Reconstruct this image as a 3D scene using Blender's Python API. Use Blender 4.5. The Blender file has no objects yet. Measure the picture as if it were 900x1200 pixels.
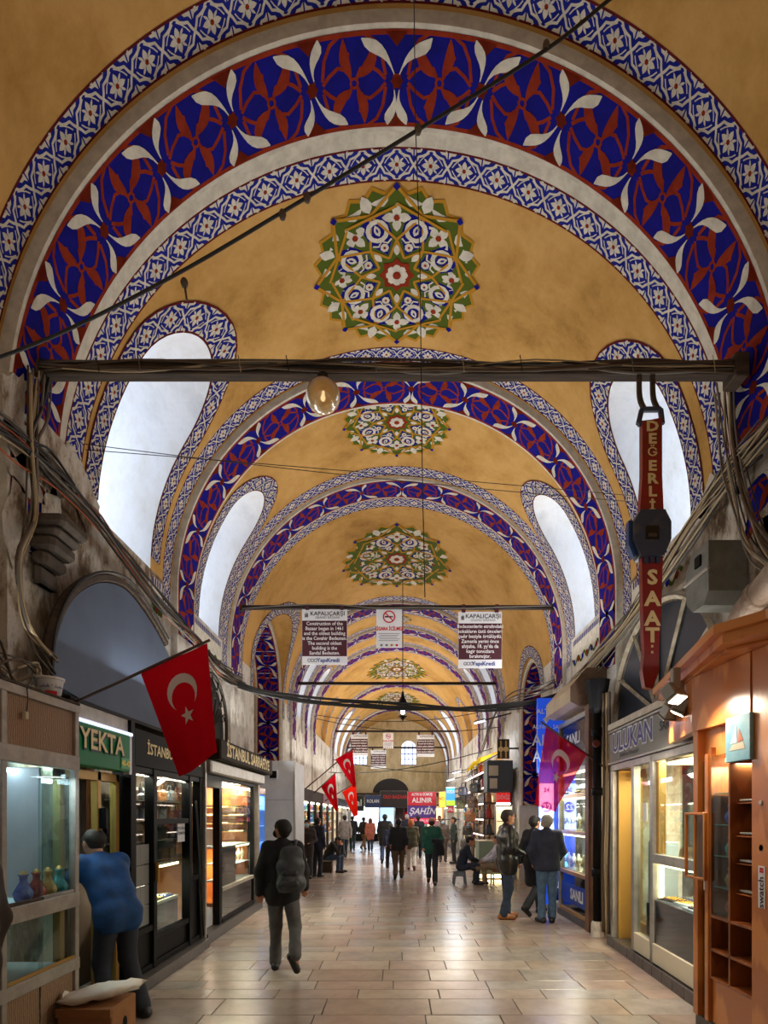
import bpy, math, random
import numpy as np
from mathutils import Vector, Matrix
from mathutils.geometry import tessellate_polygon
random.seed(7)
PI = math.pi
C = bpy.context.scene.collection
SC = bpy.context.scene

# ------------------------------------------------------------------ camera, sky, light, exposure
EYE = 1.72                      # camera height
FOC = 650.0                     # focal length in pixels of the 900 x 1200 frame
VX, VY = 465.0, 955.0           # vanishing point of the street
cam_d = bpy.data.cameras.new('camera')
cam_d.sensor_fit = 'VERTICAL'; cam_d.sensor_height = 36.0; cam_d.sensor_width = 27.0
cam_d.lens = FOC / 1200.0 * 36.0
cam_d.shift_x = -(VX - 450.0) / 1200.0
cam_d.shift_y = (VY - 600.0) / 1200.0
cam_d.clip_end = 200
cam = bpy.data.objects.new('camera', cam_d); C.objects.link(cam)
cam.location = (0, 0, EYE); cam.rotation_euler = (PI / 2, 0, 0)
SC.camera = cam

world = bpy.data.worlds.new('sky'); SC.world = world
world.use_nodes = True
wn = world.node_tree.nodes; wl = world.node_tree.links
bgn = wn['Background']; bgn.inputs['Color'].default_value = (0.80, 0.90, 1.0, 1); bgn.inputs['Strength'].default_value = 1.6

vs = SC.view_settings
SC.display_settings.display_device = 'sRGB'
vs.view_transform = 'Standard'; vs.look = 'None'; vs.gamma = 1.0; vs.use_curve_mapping = False
vs.exposure = 0.35
try:
    SC.cycles.use_denoising = True
    SC.cycles.max_bounces = 8; SC.cycles.diffuse_bounces = 5; SC.cycles.transparent_max_bounces = 12
    SC.cycles.sample_clamp_indirect = 4.0
    SC.cycles.caustics_reflective = False; SC.cycles.caustics_refractive = False
except Exception:
    pass
WINDOW_LIGHT = 2.3             # daylight on the panes of the vault windows
SHOP_LIGHT = 1.0                # scale of the shop lamps

def lamp(name, kind, loc, power, color=(1, .9, .75), size=.3, size_y=None, rot=None, spot=None, parent=None):
    l = bpy.data.lights.new(name, kind); l.energy = power * SHOP_LIGHT; l.color = color
    if kind == 'AREA':
        l.size = size
        if size_y: l.shape = 'RECTANGLE'; l.size_y = size_y
    elif kind in ('POINT', 'SPOT'):
        l.shadow_soft_size = size
        if spot: l.spot_size = spot; l.spot_blend = .6
    o = bpy.data.objects.new(name, l); C.objects.link(o); o.location = loc
    if rot: o.rotation_euler = rot
    return o

# added fill lights without fixtures above the shopfronts, brightening vault and street
for sg in (-1, 1):
    for y0, y1, pw in ((-8.0, -3.0, 48), (-2.5, 2.4, 12), (3.2, 5.4, 5), (5.6, 7.7, 26), (8.4, 11.6, 56), (16.2, 20.0, 76), (20.4, 26.0, 112), (26.4, 32.0, 120)):
        lamp('vault_fill_light', 'AREA', (sg * 2.75, (y0 + y1) / 2, 4.05 if (sg > 0 and 8 < y0 < 9) else 3.05), pw, (1, .96, .90), .25, y1 - y0, (0, sg * 2.35, 0))

# ------------------------------------------------------------------ pixel to place
def PX(px, d): return (px - VX) / FOC * d
def PZ(py, d): return EYE + (VY - py) / FOC * d

# ------------------------------------------------------------------ materials
def lin(c):
    r = []
    for v in c[:3]:
        v = v / 255.0
        r.append(v / 12.92 if v <= .04045 else ((v + .055) / 1.055) ** 2.4)
    return (*r, 1.0)
MATS = {}
def mat(name, col, rough=.6, metal=0.0, var=0.0, col2=None, scale=3.0, bump=0.0, bscale=30.0, spec=.5,
        emit=0.0, trans=0.0, alpha=1.0, stretch=None, detail=6.0, wave=None, coat=0.0, ramp=(.35, .65), sss=0):
    if name in MATS: return MATS[name]
    m = bpy.data.materials.new(name); MATS[name] = m
    m.use_nodes = True
    n = m.node_tree.nodes; l = m.node_tree.links
    b = n['Principled BSDF']
    b.inputs['Base Color'].default_value = lin(col)
    b.inputs['Roughness'].default_value = rough
    b.inputs['Metallic'].default_value = metal
    b.inputs['Specular IOR Level'].default_value = spec
    if coat: b.inputs['Coat Weight'].default_value = coat; b.inputs['Coat Roughness'].default_value = .15
    if trans: b.inputs['Transmission Weight'].default_value = trans
    if alpha < 1: b.inputs['Alpha'].default_value = alpha
    if emit:
        b.inputs['Emission Color'].default_value = lin(col); b.inputs['Emission Strength'].default_value = emit
    if col2 is not None or bump or wave:
        tc = n.new('ShaderNodeTexCoord'); mp = n.new('ShaderNodeMapping')
        l.new(tc.outputs['Object'], mp.inputs['Vector'])
        if stretch: mp.inputs['Scale'].default_value = stretch
    if col2 is not None:
        if wave:
            t = n.new('ShaderNodeTexWave'); t.wave_type = 'BANDS'; t.bands_direction = wave
            t.inputs['Scale'].default_value = scale; t.inputs['Distortion'].default_value = 5.0
            t.inputs['Detail'].default_value = 3.0; t.inputs['Detail Scale'].default_value = 1.2
            fac = t.outputs['Fac']
        else:
            t = n.new('ShaderNodeTexNoise'); t.inputs['Scale'].default_value = scale
            t.inputs['Detail'].default_value = detail; t.inputs['Roughness'].default_value = .62
            fac = t.outputs['Fac']
        l.new(mp.outputs['Vector'], t.inputs['Vector'])
        r = n.new('ShaderNodeValToRGB')
        r.color_ramp.elements[0].position = ramp[0]; r.color_ramp.elements[1].position = ramp[1]
        r.color_ramp.elements[0].color = lin(col); r.color_ramp.elements[1].color = lin(col2)
        l.new(fac, r.inputs['Fac']); l.new(r.outputs['Color'], b.inputs['Base Color'])
        if emit: l.new(r.outputs['Color'], b.inputs['Emission Color'])
    if bump:
        t2 = n.new('ShaderNodeTexNoise'); t2.inputs['Scale'].default_value = bscale; t2.inputs['Detail'].default_value = 5
        l.new(mp.outputs['Vector'], t2.inputs['Vector'])
        bp = n.new('ShaderNodeBump'); bp.inputs['Strength'].default_value = bump; bp.inputs['Distance'].default_value = .02
        l.new(t2.outputs['Fac'], bp.inputs['Height']); l.new(bp.outputs['Normal'], b.inputs['Normal'])
    return m
def stained(name, cols, scale=1.5, bump=.5, rough=.85, stretch=(1, 1, .45), sc2=7.0):
    """plaster with several stains: list of (position, colour)"""
    if name in MATS: return MATS[name]
    m = mat(name, cols[0][1], rough, spec=.15)
    n = m.node_tree.nodes; l = m.node_tree.links; b = n['Principled BSDF']
    tc = n.new('ShaderNodeTexCoord'); mp = n.new('ShaderNodeMapping'); mp.inputs['Scale'].default_value = stretch
    l.new(tc.outputs['Object'], mp.inputs['Vector'])
    t = n.new('ShaderNodeTexNoise'); t.inputs['Scale'].default_value = scale; t.inputs['Detail'].default_value = 9
    t.inputs['Roughness'].default_value = .72; t.inputs['Distortion'].default_value = .15
    l.new(mp.outputs['Vector'], t.inputs['Vector'])
    r = n.new('ShaderNodeValToRGB'); e = r.color_ramp.elements
    e[0].position = cols[0][0]; e[0].color = lin(cols[0][1])
    e[1].position = cols[-1][0]; e[1].color = lin(cols[-1][1])
    for p, c in cols[1:-1]:
        q = e.new(p); q.color = lin(c)
    l.new(t.outputs['Fac'], r.inputs['Fac']); l.new(r.outputs['Color'], b.inputs['Base Color'])
    t2 = n.new('ShaderNodeTexNoise'); t2.inputs['Scale'].default_value = sc2; t2.inputs['Detail'].default_value = 8
    l.new(tc.outputs['Object'], t2.inputs['Vector'])
    bp = n.new('ShaderNodeBump'); bp.inputs['Strength'].default_value = bump; bp.inputs['Distance'].default_value = .03
    l.new(t2.outputs['Fac'], bp.inputs['Height']); l.new(bp.outputs['Normal'], b.inputs['Normal'])
    return m
def glass_mat(name, tint=(235, 245, 245), rough=.02, mix=.88):
    """thin pane: mostly see-through with a real mirror share by angle"""
    if name in MATS: return MATS[name]
    m = bpy.data.materials.new(name); MATS[name] = m; m.use_nodes = True
    n = m.node_tree.nodes; l = m.node_tree.links
    n.remove(n['Principled BSDF'])
    t = n.new('ShaderNodeBsdfTransparent'); t.inputs['Color'].default_value = lin(tint)
    g = n.new('ShaderNodeBsdfGlossy'); g.inputs['Roughness'].default_value = rough
    f = n.new('ShaderNodeLayerWeight'); f.inputs['Blend'].default_value = .5
    pw = n.new('ShaderNodeMath'); pw.operation = 'POWER'; pw.inputs[1].default_value = 4.5; l.new(f.outputs['Facing'], pw.inputs[0])
    ad = n.new('ShaderNodeMath'); ad.operation = 'MULTIPLY_ADD'; ad.inputs[1].default_value = .8; ad.inputs[2].default_value = .045; l.new(pw.outputs[0], ad.inputs[0]); f = ad
    mx = n.new('ShaderNodeMixShader')
    l.new(f.outputs[0], mx.inputs['Fac']); l.new(t.outputs['BSDF'], mx.inputs[1]); l.new(g.outputs['BSDF'], mx.inputs[2])
    l.new(mx.outputs['Shader'], n['Material Output'].inputs['Surface'])
    return m
def light_mat(name, col, strength):
    if name in MATS: return MATS[name]
    m = bpy.data.materials.new(name); MATS[name] = m; m.use_nodes = True
    n = m.node_tree.nodes; b = n['Principled BSDF']
    b.inputs['Base Color'].default_value = lin(col)
    b.inputs['Emission Color'].default_value = lin(col); b.inputs['Emission Strength'].default_value = strength
    return m

M_OCHRE = stained('ochre_plaster', [(.30, (148, 108, 54)), (.45, (186, 143, 78)), (.58, (203, 160, 95)), (.75, (176, 132, 68))], scale=.7, bump=.12, stretch=(1, 1, 1), sc2=4)
M_BLUE = mat('painted_blue', (8, 7, 108), .75, col2=(14, 13, 130), scale=6, spec=.12)
M_BLUE2 = mat('painted_royal_blue', (16, 24, 118), .75, col2=(28, 38, 138), scale=6, spec=.12)
M_WHITE = mat('painted_white', (216, 210, 194), .8, col2=(190, 184, 170), scale=9, spec=.12)
M_RED = mat('painted_red_brown', (122, 34, 12), .8, col2=(142, 48, 20), scale=8, spec=.12)
M_DRED = mat('painted_dark_red', (92, 22, 22), .8, spec=.12)
M_GREEN = mat('painted_olive_green', (78, 92, 26), .8, spec=.12)
M_GOLD = mat('painted_gold', (176, 126, 32), .75, spec=.12)
M_SHAFT = stained('white_plaster_shaft', [(.3, (200, 202, 206)), (.5, (226, 227, 229)), (.62, (216, 214, 210)), (.8, (176, 170, 162))], scale=1.1, bump=.25, stretch=(1, 1, .5), sc2=9)
M_WALL = stained('stained_wall_plaster', [(.30, (62, 50, 40)), (.41, (122, 104, 84)), (.47, (178, 168, 152)), (.54, (200, 194, 184)), (.60, (150, 134, 114)), (.68, (104, 86, 68)), (.78, (170, 160, 144))], scale=1.7, bump=.7)
M_WALLW = stained('pale_wall_plaster', [(.30, (104, 94, 82)), (.42, (170, 163, 152)), (.52, (212, 209, 202)), (.62, (186, 179, 168)), (.74, (118, 104, 88))], scale=1.5, bump=.5, stretch=(1, 1, .7))
M_ENDW = stained('end_wall_plaster', [(.28, (150, 124, 84)), (.42, (204, 180, 132)), (.55, (232, 214, 172)), (.7, (200, 178, 134)), (.82, (140, 118, 88))], scale=.8, bump=.4)
M_BLACK = mat('black_paint', (16, 16, 18), .5, spec=.12)
M_IRON = mat('dark_iron', (34, 30, 28), .55, metal=.5, col2=(58, 44, 36), scale=14)
M_GLASS = glass_mat('clear_glass')
M_DAY = light_mat('daylight_pane', (226, 238, 255), WINDOW_LIGHT)

# ------------------------------------------------------------------ mesh builder
WORG = {}
class MB:
    def __init__(s): s.v = []; s.f = []; s.m = []; s.mats = []
    def mi(s, m):
        if m not in s.mats: s.mats.append(m)
        return s.mats.index(m)
    def face(s, idx, m): s.f.append(tuple(idx)); s.m.append(s.mi(m))
    def poly(s, pts, m):
        b = len(s.v); s.v += [tuple(p) for p in pts]; s.face(range(b, b + len(pts)), m)
    def cpoly(s, pts2, mp, m):
        """possibly concave 2-D outline, mapped by mp"""
        b = len(s.v); s.v += [tuple(mp(*p)) for p in pts2]
        for t in tessellate_polygon([[Vector((p[0], p[1], 0)) for p in pts2]]):
            s.face([b + i for i in t], m)
    def grid(s, rows, m, closed=False):
        b = len(s.v); nr = len(rows); nc = len(rows[0])
        for r in rows: s.v += [tuple(p) for p in r]
        for i in range(nr - 1):
            for j in range(nc if closed else nc - 1):
                k = (j + 1) % nc
                s.face((b + i * nc + j, b + i * nc + k, b + (i + 1) * nc + k, b + (i + 1) * nc + j), m)
    def box(s, x0, x1, y0, y1, z0, z1, m, mtx=None):
        p = [(x, y, z) for x in (x0, x1) for y in (y0, y1) for z in (z0, z1)]
        if mtx is not None: p = [tuple(mtx @ Vector(q)) for q in p]
        b = len(s.v); s.v += p
        for q in ((0, 1, 3, 2), (4, 6, 7, 5), (0, 4, 5, 1), (2, 3, 7, 6), (0, 2, 6, 4), (1, 5, 7, 3)):
            s.face([b + i for i in q], m)
    def bbox(s, x0, x1, y0, y1, z0, z1, m, c=.01, mtx=None):
        """box with chamfered vertical and horizontal edges (three stacked rings)"""
        c = min(c, abs(x1 - x0) * .45, abs(y1 - y0) * .45, abs(z1 - z0) * .45)
        def ring(z, i):
            return [(x0 + i + c, y0 + i, z), (x1 - i - c, y0 + i, z), (x1 - i, y0 + i + c, z), (x1 - i, y1 - i - c, z),
                    (x1 - i - c, y1 - i, z), (x0 + i + c, y1 - i, z), (x0 + i, y1 - i - c, z), (x0 + i, y0 + i + c, z)]
        rows = [ring(z0, c), ring(z0 + c, 0), ring(z1 - c, 0), ring(z1, c)]
        if mtx is not None: rows = [[tuple(mtx @ Vector(p)) for p in r] for r in rows]
        b = len(s.v); s.grid(rows, m, closed=True)
        s.face([b + 7 - i for i in range(8)], m); s.face([b + 24 + i for i in range(8)], m)
    def tube(s, pts, r, m, n=6, cap=True):
        pts = [Vector(p) for p in pts]; rows = []
        rr = r if isinstance(r, (list, tuple)) else [r] * len(pts)
        up = None
        for i, p in enumerate(pts):
            d = (pts[min(i + 1, len(pts) - 1)] - pts[max(i - 1, 0)])
            d = d.normalized() if d.length > 1e-9 else Vector((0, 0, 1))
            if up is None: up = Vector((0, 0, 1)) if abs(d.z) < .9 else Vector((1, 0, 0))
            a = d.cross(up); a = a.normalized() if a.length > 1e-6 else d.orthogonal().normalized()
            bb = a.cross(d).normalized(); up = bb
            rows.append([p + a * (rr[i] * math.cos(2 * PI * k / n)) + bb * (rr[i] * math.sin(2 * PI * k / n)) for k in range(n)])
        b = len(s.v); s.grid(rows, m, closed=True)
        if cap:
            s.face([b + n - 1 - k for k in range(n)], m); s.face([b + (len(rows) - 1) * n + k for k in range(n)], m)
    def lathe(s, prof, o, m, n=16, axis='z', sx=1.0, sy=1.0):
        rows = []
        for r, h in prof:
            row = []
            for k in range(n):
                a = 2 * PI * k / n; u, w = r * math.cos(a) * sx, r * math.sin(a) * sy
                row.append({'z': (o[0] + u, o[1] + w, o[2] + h), 'x': (o[0] + h, o[1] + u, o[2] + w), 'y': (o[0] + u, o[1] + h, o[2] + w)}[axis])
            rows.append(row)
        s.grid(rows, m, closed=True)
    def prism(s, out, fr, t, m, mside=None):
        """2-D outline extruded: fr(u, v, w) -> point, w from 0 to t"""
        n = len(out); b = len(s.v)
        s.v += [tuple(fr(u, v, 0)) for u, v in out] + [tuple(fr(u, v, t)) for u, v in out]
        for tr in tessellate_polygon([[Vector((p[0], p[1], 0)) for p in out]]):
            s.face([b + i for i in tr], m); s.face([b + n + i for i in reversed(tr)], m)
        for i in range(n):
            j = (i + 1) % n; s.face((b + i, b + j, b + n + j, b + n + i), mside or m)
    def build(s, name, parent=None, smooth=False, kind=None, label=None, cat=None, group=None, origin=None):
        me = bpy.data.meshes.new(name)
        o3 = Vector(origin) if origin is not None else (WORG.get(parent.name, Vector((0, 0, 0))) if parent is not None else Vector((0, 0, 0)))
        vv = np.array(s.v, dtype=np.float64).reshape(-1, 3) - np.array(o3)
        me.from_pydata(vv.tolist(), [], s.f)
        for m in s.mats: me.materials.append(m)
        me.polygons.foreach_set('material_index', s.m)
        if smooth: me.polygons.foreach_set('use_smooth', [True] * len(s.f))
        me.validate(); me.update()
        ob = bpy.data.objects.new(name, me); C.objects.link(ob)
        if parent is not None: ob.parent = parent
        else: ob.location = o3
        WORG[ob.name] = o3
        tagp(ob, label, cat, group, kind)
        return ob
def tagp(o, label=None, cat=None, group=None, kind=None):
    if label: o['label'] = label
    if cat: o['category'] = cat
    if group: o['group'] = group
    if kind: o['kind'] = kind
    return o
def thing(name, label, cat, loc=(0, 0, 0), group=None, kind=None):
    o = bpy.data.objects.new(name, None); C.objects.link(o); o.location = loc; o.empty_display_size = .1
    WORG[o.name] = Vector(loc)
    return tagp(o, label, cat, group, kind)
def part(name, parent, fn, smooth=False, label=None, kind=None):
    b = MB(); fn(b); return b.build(name, parent, smooth=smooth, label=label, kind=kind)
def bxo(name, parent, ext, m, c=.006, label=None):
    b = MB(); b.bbox(*ext, m, c); return b.build(name, parent, label=label)
def smooth_path(pts, n=6):
    """Catmull-Rom through the points"""
    P = [Vector(p) for p in pts]; P = [P[0] * 2 - P[1]] + P + [P[-1] * 2 - P[-2]]; out = []
    for i in range(1, len(P) - 2):
        for k in range(n):
            t = k / n
            out.append(.5 * ((2 * P[i]) + (P[i + 1] - P[i - 1]) * t + (2 * P[i - 1] - 5 * P[i] + 4 * P[i + 1] - P[i + 2]) * t * t
                             + (-P[i - 1] + 3 * P[i] - 3 * P[i + 1] + P[i + 2]) * t ** 3))
    out.append(P[-2]); return out
def text_mesh(b, s, size, mp, m, bold=.0, xs=1.0, align='CENTER', shear=0.0, spacing=1.0):
    """flat lettering added to builder b; mp(u, v) -> point; u right, v up, origin at align/centre"""
    cu = bpy.data.curves.new('lettering', 'FONT'); cu.body = s; cu.size = size; cu.align_x = align; cu.align_y = 'CENTER'
    cu.offset = bold * size; cu.resolution_u = 2; cu.shear = shear; cu.space_character = spacing
    ob = bpy.data.objects.new('lettering', cu)
    me = bpy.data.meshes.new_from_object(ob)
    k = len(b.v)
    for v in me.vertices: b.v.append(tuple(mp(v.co.x * xs, v.co.y)))
    for p in me.polygons: b.face([k + i for i in p.vertices], m)
    bpy.data.objects.remove(ob); bpy.data.curves.remove(cu); bpy.data.meshes.remove(me)
# ------------------------------------------------------------------ the vaulted street
R = 3.2                          # radius of the barrel vault
SP = EYE + R                     # springing height
YB, YE = -10.0, 37.0             # back end and far end of the street
def prof(h): return R if h <= 0 else math.sqrt(max(R * R - h * h, 0))
def thin(p, q):                  # polyline helper: unit normal
    dx, dy = q[0] - p[0], q[1] - p[1]; n = math.hypot(dx, dy) or 1; return -dy / n, dx / n

# rings: (near border start, rib start, rib end, far border start, far border end, protrusion, leg length left, right)
RINGS = [(4.12, 4.40, 5.10, 5.31, 5.60, .11, 1.0, 1.0),
         (7.58, 7.86, 8.54, 8.55, 8.72, .09, .62, 1.05),
         (10.17, 10.48, 11.10, 11.20, 11.50, .06, .5, .7),
         (16.20, 16.60, 17.25, 17.35, 17.62, .07, .9, .9),
         (18.55, 18.80, 19.40, 19.48, 19.72, .07, .9, .9),
         (20.50, 20.75, 21.40, 21.48, 21.74, .07, .9, .9),
         (26.60, 26.85, 27.50, 27.58, 27.84, .07, .9, .9),
         (32.90, 33.15, 33.85, 33.93, 34.20, .07, .9, .9)]
def H(sgn, yl, yr, top, h0=0.0, kind='window'):
    a = (yr - yl) / 2
    return dict(sgn=sgn, yc=(yl + yr) / 2, a=a, hc=top - a, ht=top, h0=h0, kind=kind)
HOLES = [H(-1, 5.92, 7.20, 2.30), H(1, 6.02, 7.12, 1.92),
         H(-1, 8.95, 9.95, 2.25), H(1, 8.95, 9.95, 2.18),
         H(-1, 12.40, 15.50, 1.75, -SP, 'street'), H(1, 12.30, 14.50, .55, -SP, 'street'),
         H(-1, 17.72, 18.45, 2.1), H(1, 17.72, 18.45, 2.1), H(-1, 19.80, 20.42, 2.1), H(1, 19.80, 20.42, 2.1),
         H(-1, 23.5, 24.7, 1.7, 0, 'niche'), H(1, 23.5, 24.7, 1.7, 0, 'niche'),
         H(-1, 28.4, 29.6, 2.2), H(1, 28.4, 29.6, 2.2), H(-1, 30.9, 32.1, 2.2), H(1, 30.9, 32.1, 2.2),
         H(-1, 34.9, 36.1, 2.2), H(1, 34.9, 36.1, 2.2)]
XO = 3.95                        # outer end of the window shafts
def hw(o, h): return o['a'] if h <= o['hc'] else math.sqrt(max(o['a'] ** 2 - (h - o['hc']) ** 2, 0))
def levels(o, lo, hi):
    L = [R * math.sin(PI / 2 * k / 30) for k in range(31)] + [-4.92 + .41 * k for k in range(13)] + [0.0]
    if o:
        L += [o['hc'] + o['a'] * math.sin(PI / 2 * k / 14) for k in range(15)] + [o['h0']]
    L = sorted(v for v in L if lo - 1e-6 <= v <= hi + 1e-6)
    L = [lo] + [v for v in L if lo + .004 < v < hi - .004] + [hi]
    out = [L[0]]
    for v in L[1:]:
        if v - out[-1] > .003: out.append(v)
    return out
def sheet(b, sgn, y0, y1, lo, hi, o, m):
    """one side of the street between y0 and y1 from height lo to hi above the springing, with an arched hole"""
    L = levels(o, lo, hi)
    def P(h, y): return (sgn * prof(h), y, SP + h)
    for h0, h1 in zip(L, L[1:]):
        if o and h0 >= o['h0'] - 1e-4 and h1 <= o['ht'] + 1e-3:
            w0, w1 = hw(o, h0), hw(o, h1); c = o['yc']
            b.poly([P(h0, y0), P(h0, c - w0), P(h1, c - w1), P(h1, y0)], m)
            b.poly([P(h0, c + w0), P(h0, y1), P(h1, y1), P(h1, c + w1)], m)
        else:
            b.poly([P(h0, y0), P(h0, y1), P(h1, y1), P(h1, y0)], m)
cuts = [YB, -4.0, 3.0] + [v for r in RINGS for v in (r[0], r[4])] + [YE]
seg = sorted(set(cuts + [29.9, 30.6]))
ceiling = thing('ceiling', 'ochre barrel vault with painted blue and white ribs and star medallions', 'vault', (0, 16, SP), kind='structure')
ceiling.pop('category', None)
wall_l = thing('wall_left', 'stained plaster wall along the left side of the street', 'wall', (-R, 16, 0), kind='structure')
wall_r = thing('wall_right', 'stained plaster wall along the right side of the street', 'wall', (R, 16, 0), kind='structure')
def hole_in(sgn, y0, y1):
    for o in HOLES:
        if o['sgn'] == sgn and y0 - 1e-6 <= o['yc'] <= y1 + 1e-6: return o
SHOPTOP = 2.45
for y0, y1 in zip(seg, seg[1:]):
    b = MB()
    for sgn in (-1, 1):
        sheet(b, sgn, y0, y1, 0, R, hole_in(sgn, y0, y1), M_OCHRE)
    b.build('vault_bay', ceiling, smooth=True)
    for sgn, w in ((-1, wall_l), (1, wall_r)):
        o = hole_in(sgn, y0, y1); o = o if o and o['kind'] == 'street' else None
        b = MB(); m = M_WALL if y0 < 7.5 else M_WALLW
        is_ring = any(abs(r[0] - y0) < .01 for r in RINGS)
        low = -SP if (is_ring or o or y0 > 17 or y0 < 3) else -(SP - SHOPTOP)
        sheet(b, sgn, y0, y1, low, 0, o, m)
        if low > -SP + .1:      # lintel underside and nothing below: the shops stand here
            b.poly([(sgn * R, y0, SHOPTOP), (sgn * R, y1, SHOPTOP), (sgn * 3.7, y1, SHOPTOP), (sgn * 3.7, y0, SHOPTOP)], m)
        if is_ring:
            for y in (y0, y1): b.poly([(sgn * R, y, 0), (sgn * R, y, SHOPTOP), (sgn * 3.9, y, SHOPTOP), (sgn * 3.9, y, 0)], m)
        b.build('wall_bay', w)
# back wall of the shops' rooms, so that no sky shows through the shopfronts
for sgn, w in ((-1, wall_l), (1, wall_r)):
    b = MB(); b.box(sgn * 5.2, sgn * 5.3, 2.5, 12.2, 0, 3.2, M_WALLW); b.box(sgn * 3.7, sgn * 5.3, 2.5, 12.2, SHOPTOP, SHOPTOP + .1, M_WALLW)
    b.build('shop_back_wall', w)

# ------------------------------------------------------------------ window shafts, panes and side streets
wi = 0
for o in HOLES:
    sgn, c, a = o['sgn'], o['yc'], o['a']
    L = levels(o, max(o['h0'], -SP), o['ht']); L = [h for h in L if h <= o['ht'] + 1e-4]
    if o['kind'] in ('window', 'niche'):
        wi += 1
        xo = XO if o['kind'] == 'window' else 3.45
        fl = .10 if o['kind'] == 'window' else 0
        W = thing('window_%d' % wi, 'deep white light shaft through the vault' if o['kind'] == 'window' else 'blind arched niche in the vault', 'window', (sgn * R, c, SP), kind='structure')
        W.pop('category')
        b = MB(); m = M_SHAFT if o['kind'] == 'window' else M_OCHRE
        near = [(sgn * prof(h), c - hw(o, h), SP + h) for h in L]; far = [(sgn * prof(h), c + hw(o, h), SP + h) for h in L]
        out = lambda p: (sgn * xo, p[1], p[2])
        for row in (near, far):
            b.grid([row, [out(p) for p in row]], m)
        b.poly([near[0], far[0], out(far[0]), out(near[0])], m)
        b.build('shaft', W, smooth=False)
        b = MB(); out2 = [(c - hw(o, h), SP + h) for h in L] + [(c + hw(o, h), SP + h) for h in reversed(L)]
        b.cpoly(out2[:-1], lambda u, v: (sgn * xo, u, v), M_DAY if o['kind'] == 'window' else M_OCHRE)
        b.build('pane', W)
        if o['kind'] == 'window':
            b = MB(); x0, x1 = sorted((sgn * (xo - .06), sgn * (xo - .01)))
            z0, z1 = SP, SP + o['ht']
            b.box(x0, x1, c - .025, c + .025, z0, z1, M_WHITE)
            for k in range(1, 5):
                z = z0 + (z1 - z0) * k / 5; w = hw(o, z - SP); b.box(x0, x1, c - w, c + w, z - .02, z + .02, M_WHITE)
            b.build('glazing_bars', W)
    else:
        XT = 10.5
        s = thing('wall_side_street_%s' % ('left' if sgn < 0 else 'right'), 'vaulted side street opening', 'wall', (sgn * R, c, 0), kind='structure'); s.pop('category')
        b = MB(); xs = [None, 3.6, 4.3, 5.2, 7, XT]
        for sd in (-1, 1):
            rows = []
            for x in xs:
                rows.append([(sgn * (prof(h) if x is None else x), c + sd * hw(o, h), SP + h) for h in L])
            lowr = [[p for p, h in zip(r, L) if h <= o['hc'] + 1e-4] for r in rows]; hir = [[p for p, h in zip(r, L) if h >= o['hc'] - 1e-4] for r in rows]
            b.grid(lowr, M_SHAFT if sgn > 0 else M_WALLW); b.grid(hir, M_OCHRE)
        b.box(sgn * XT, sgn * (XT + .1), c - a - .2, c + a + .2, 0, SP + o['ht'] + .2, M_WALLW)
        b.build('side_vault', s, smooth=False)

# ------------------------------------------------------------------ painted ornament
def leaf(p, q, w, bend=0.0, n=4):
    """leaf outline from p to q"""
    dx, dy = q[0] - p[0], q[1] - p[1]; L = math.hypot(dx, dy); ux, uy = dx / L, dy / L; vx, vy = -uy, ux
    A, B = [], []
    for k in range(n + 1):
        t = k / n; e = w * math.sin(PI * min(1, t * 1.0)) ** .8 * (1.15 - .3 * t); bb = bend * L * math.sin(PI * t)
        A.append((p[0] + dx * t + vx * (bb + e), p[1] + dy * t + vy * (bb + e)))
        B.append((p[0] + dx * t + vx * (bb - e), p[1] + dy * t + vy * (bb - e)))
    return A + B[-2:0:-1]
def stroke(pts, w, closed=False):
    """list of quads of a thick line"""
    n = len(pts); Lp = []
    for i in range(n):
        p = pts[(i - 1) % n] if (closed or i > 0) else pts[i]; q = pts[(i + 1) % n] if (closed or i < n - 1) else pts[i]
        nx, ny = thin(p, q); Lp.append(((pts[i][0] + nx * w / 2, pts[i][1] + ny * w / 2), (pts[i][0] - nx * w / 2, pts[i][1] - ny * w / 2)))
    return [[Lp[i][0], Lp[(i + 1) % n][0], Lp[(i + 1) % n][1], Lp[i][1]] for i in range(n if closed else n - 1)]
def disc(c, r, n=7, sy=1.0, a0=0): return [(c[0] + r * math.cos(a0 + 2 * PI * k / n), c[1] + r * sy * math.sin(a0 + 2 * PI * k / n)) for k in range(n)]
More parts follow.
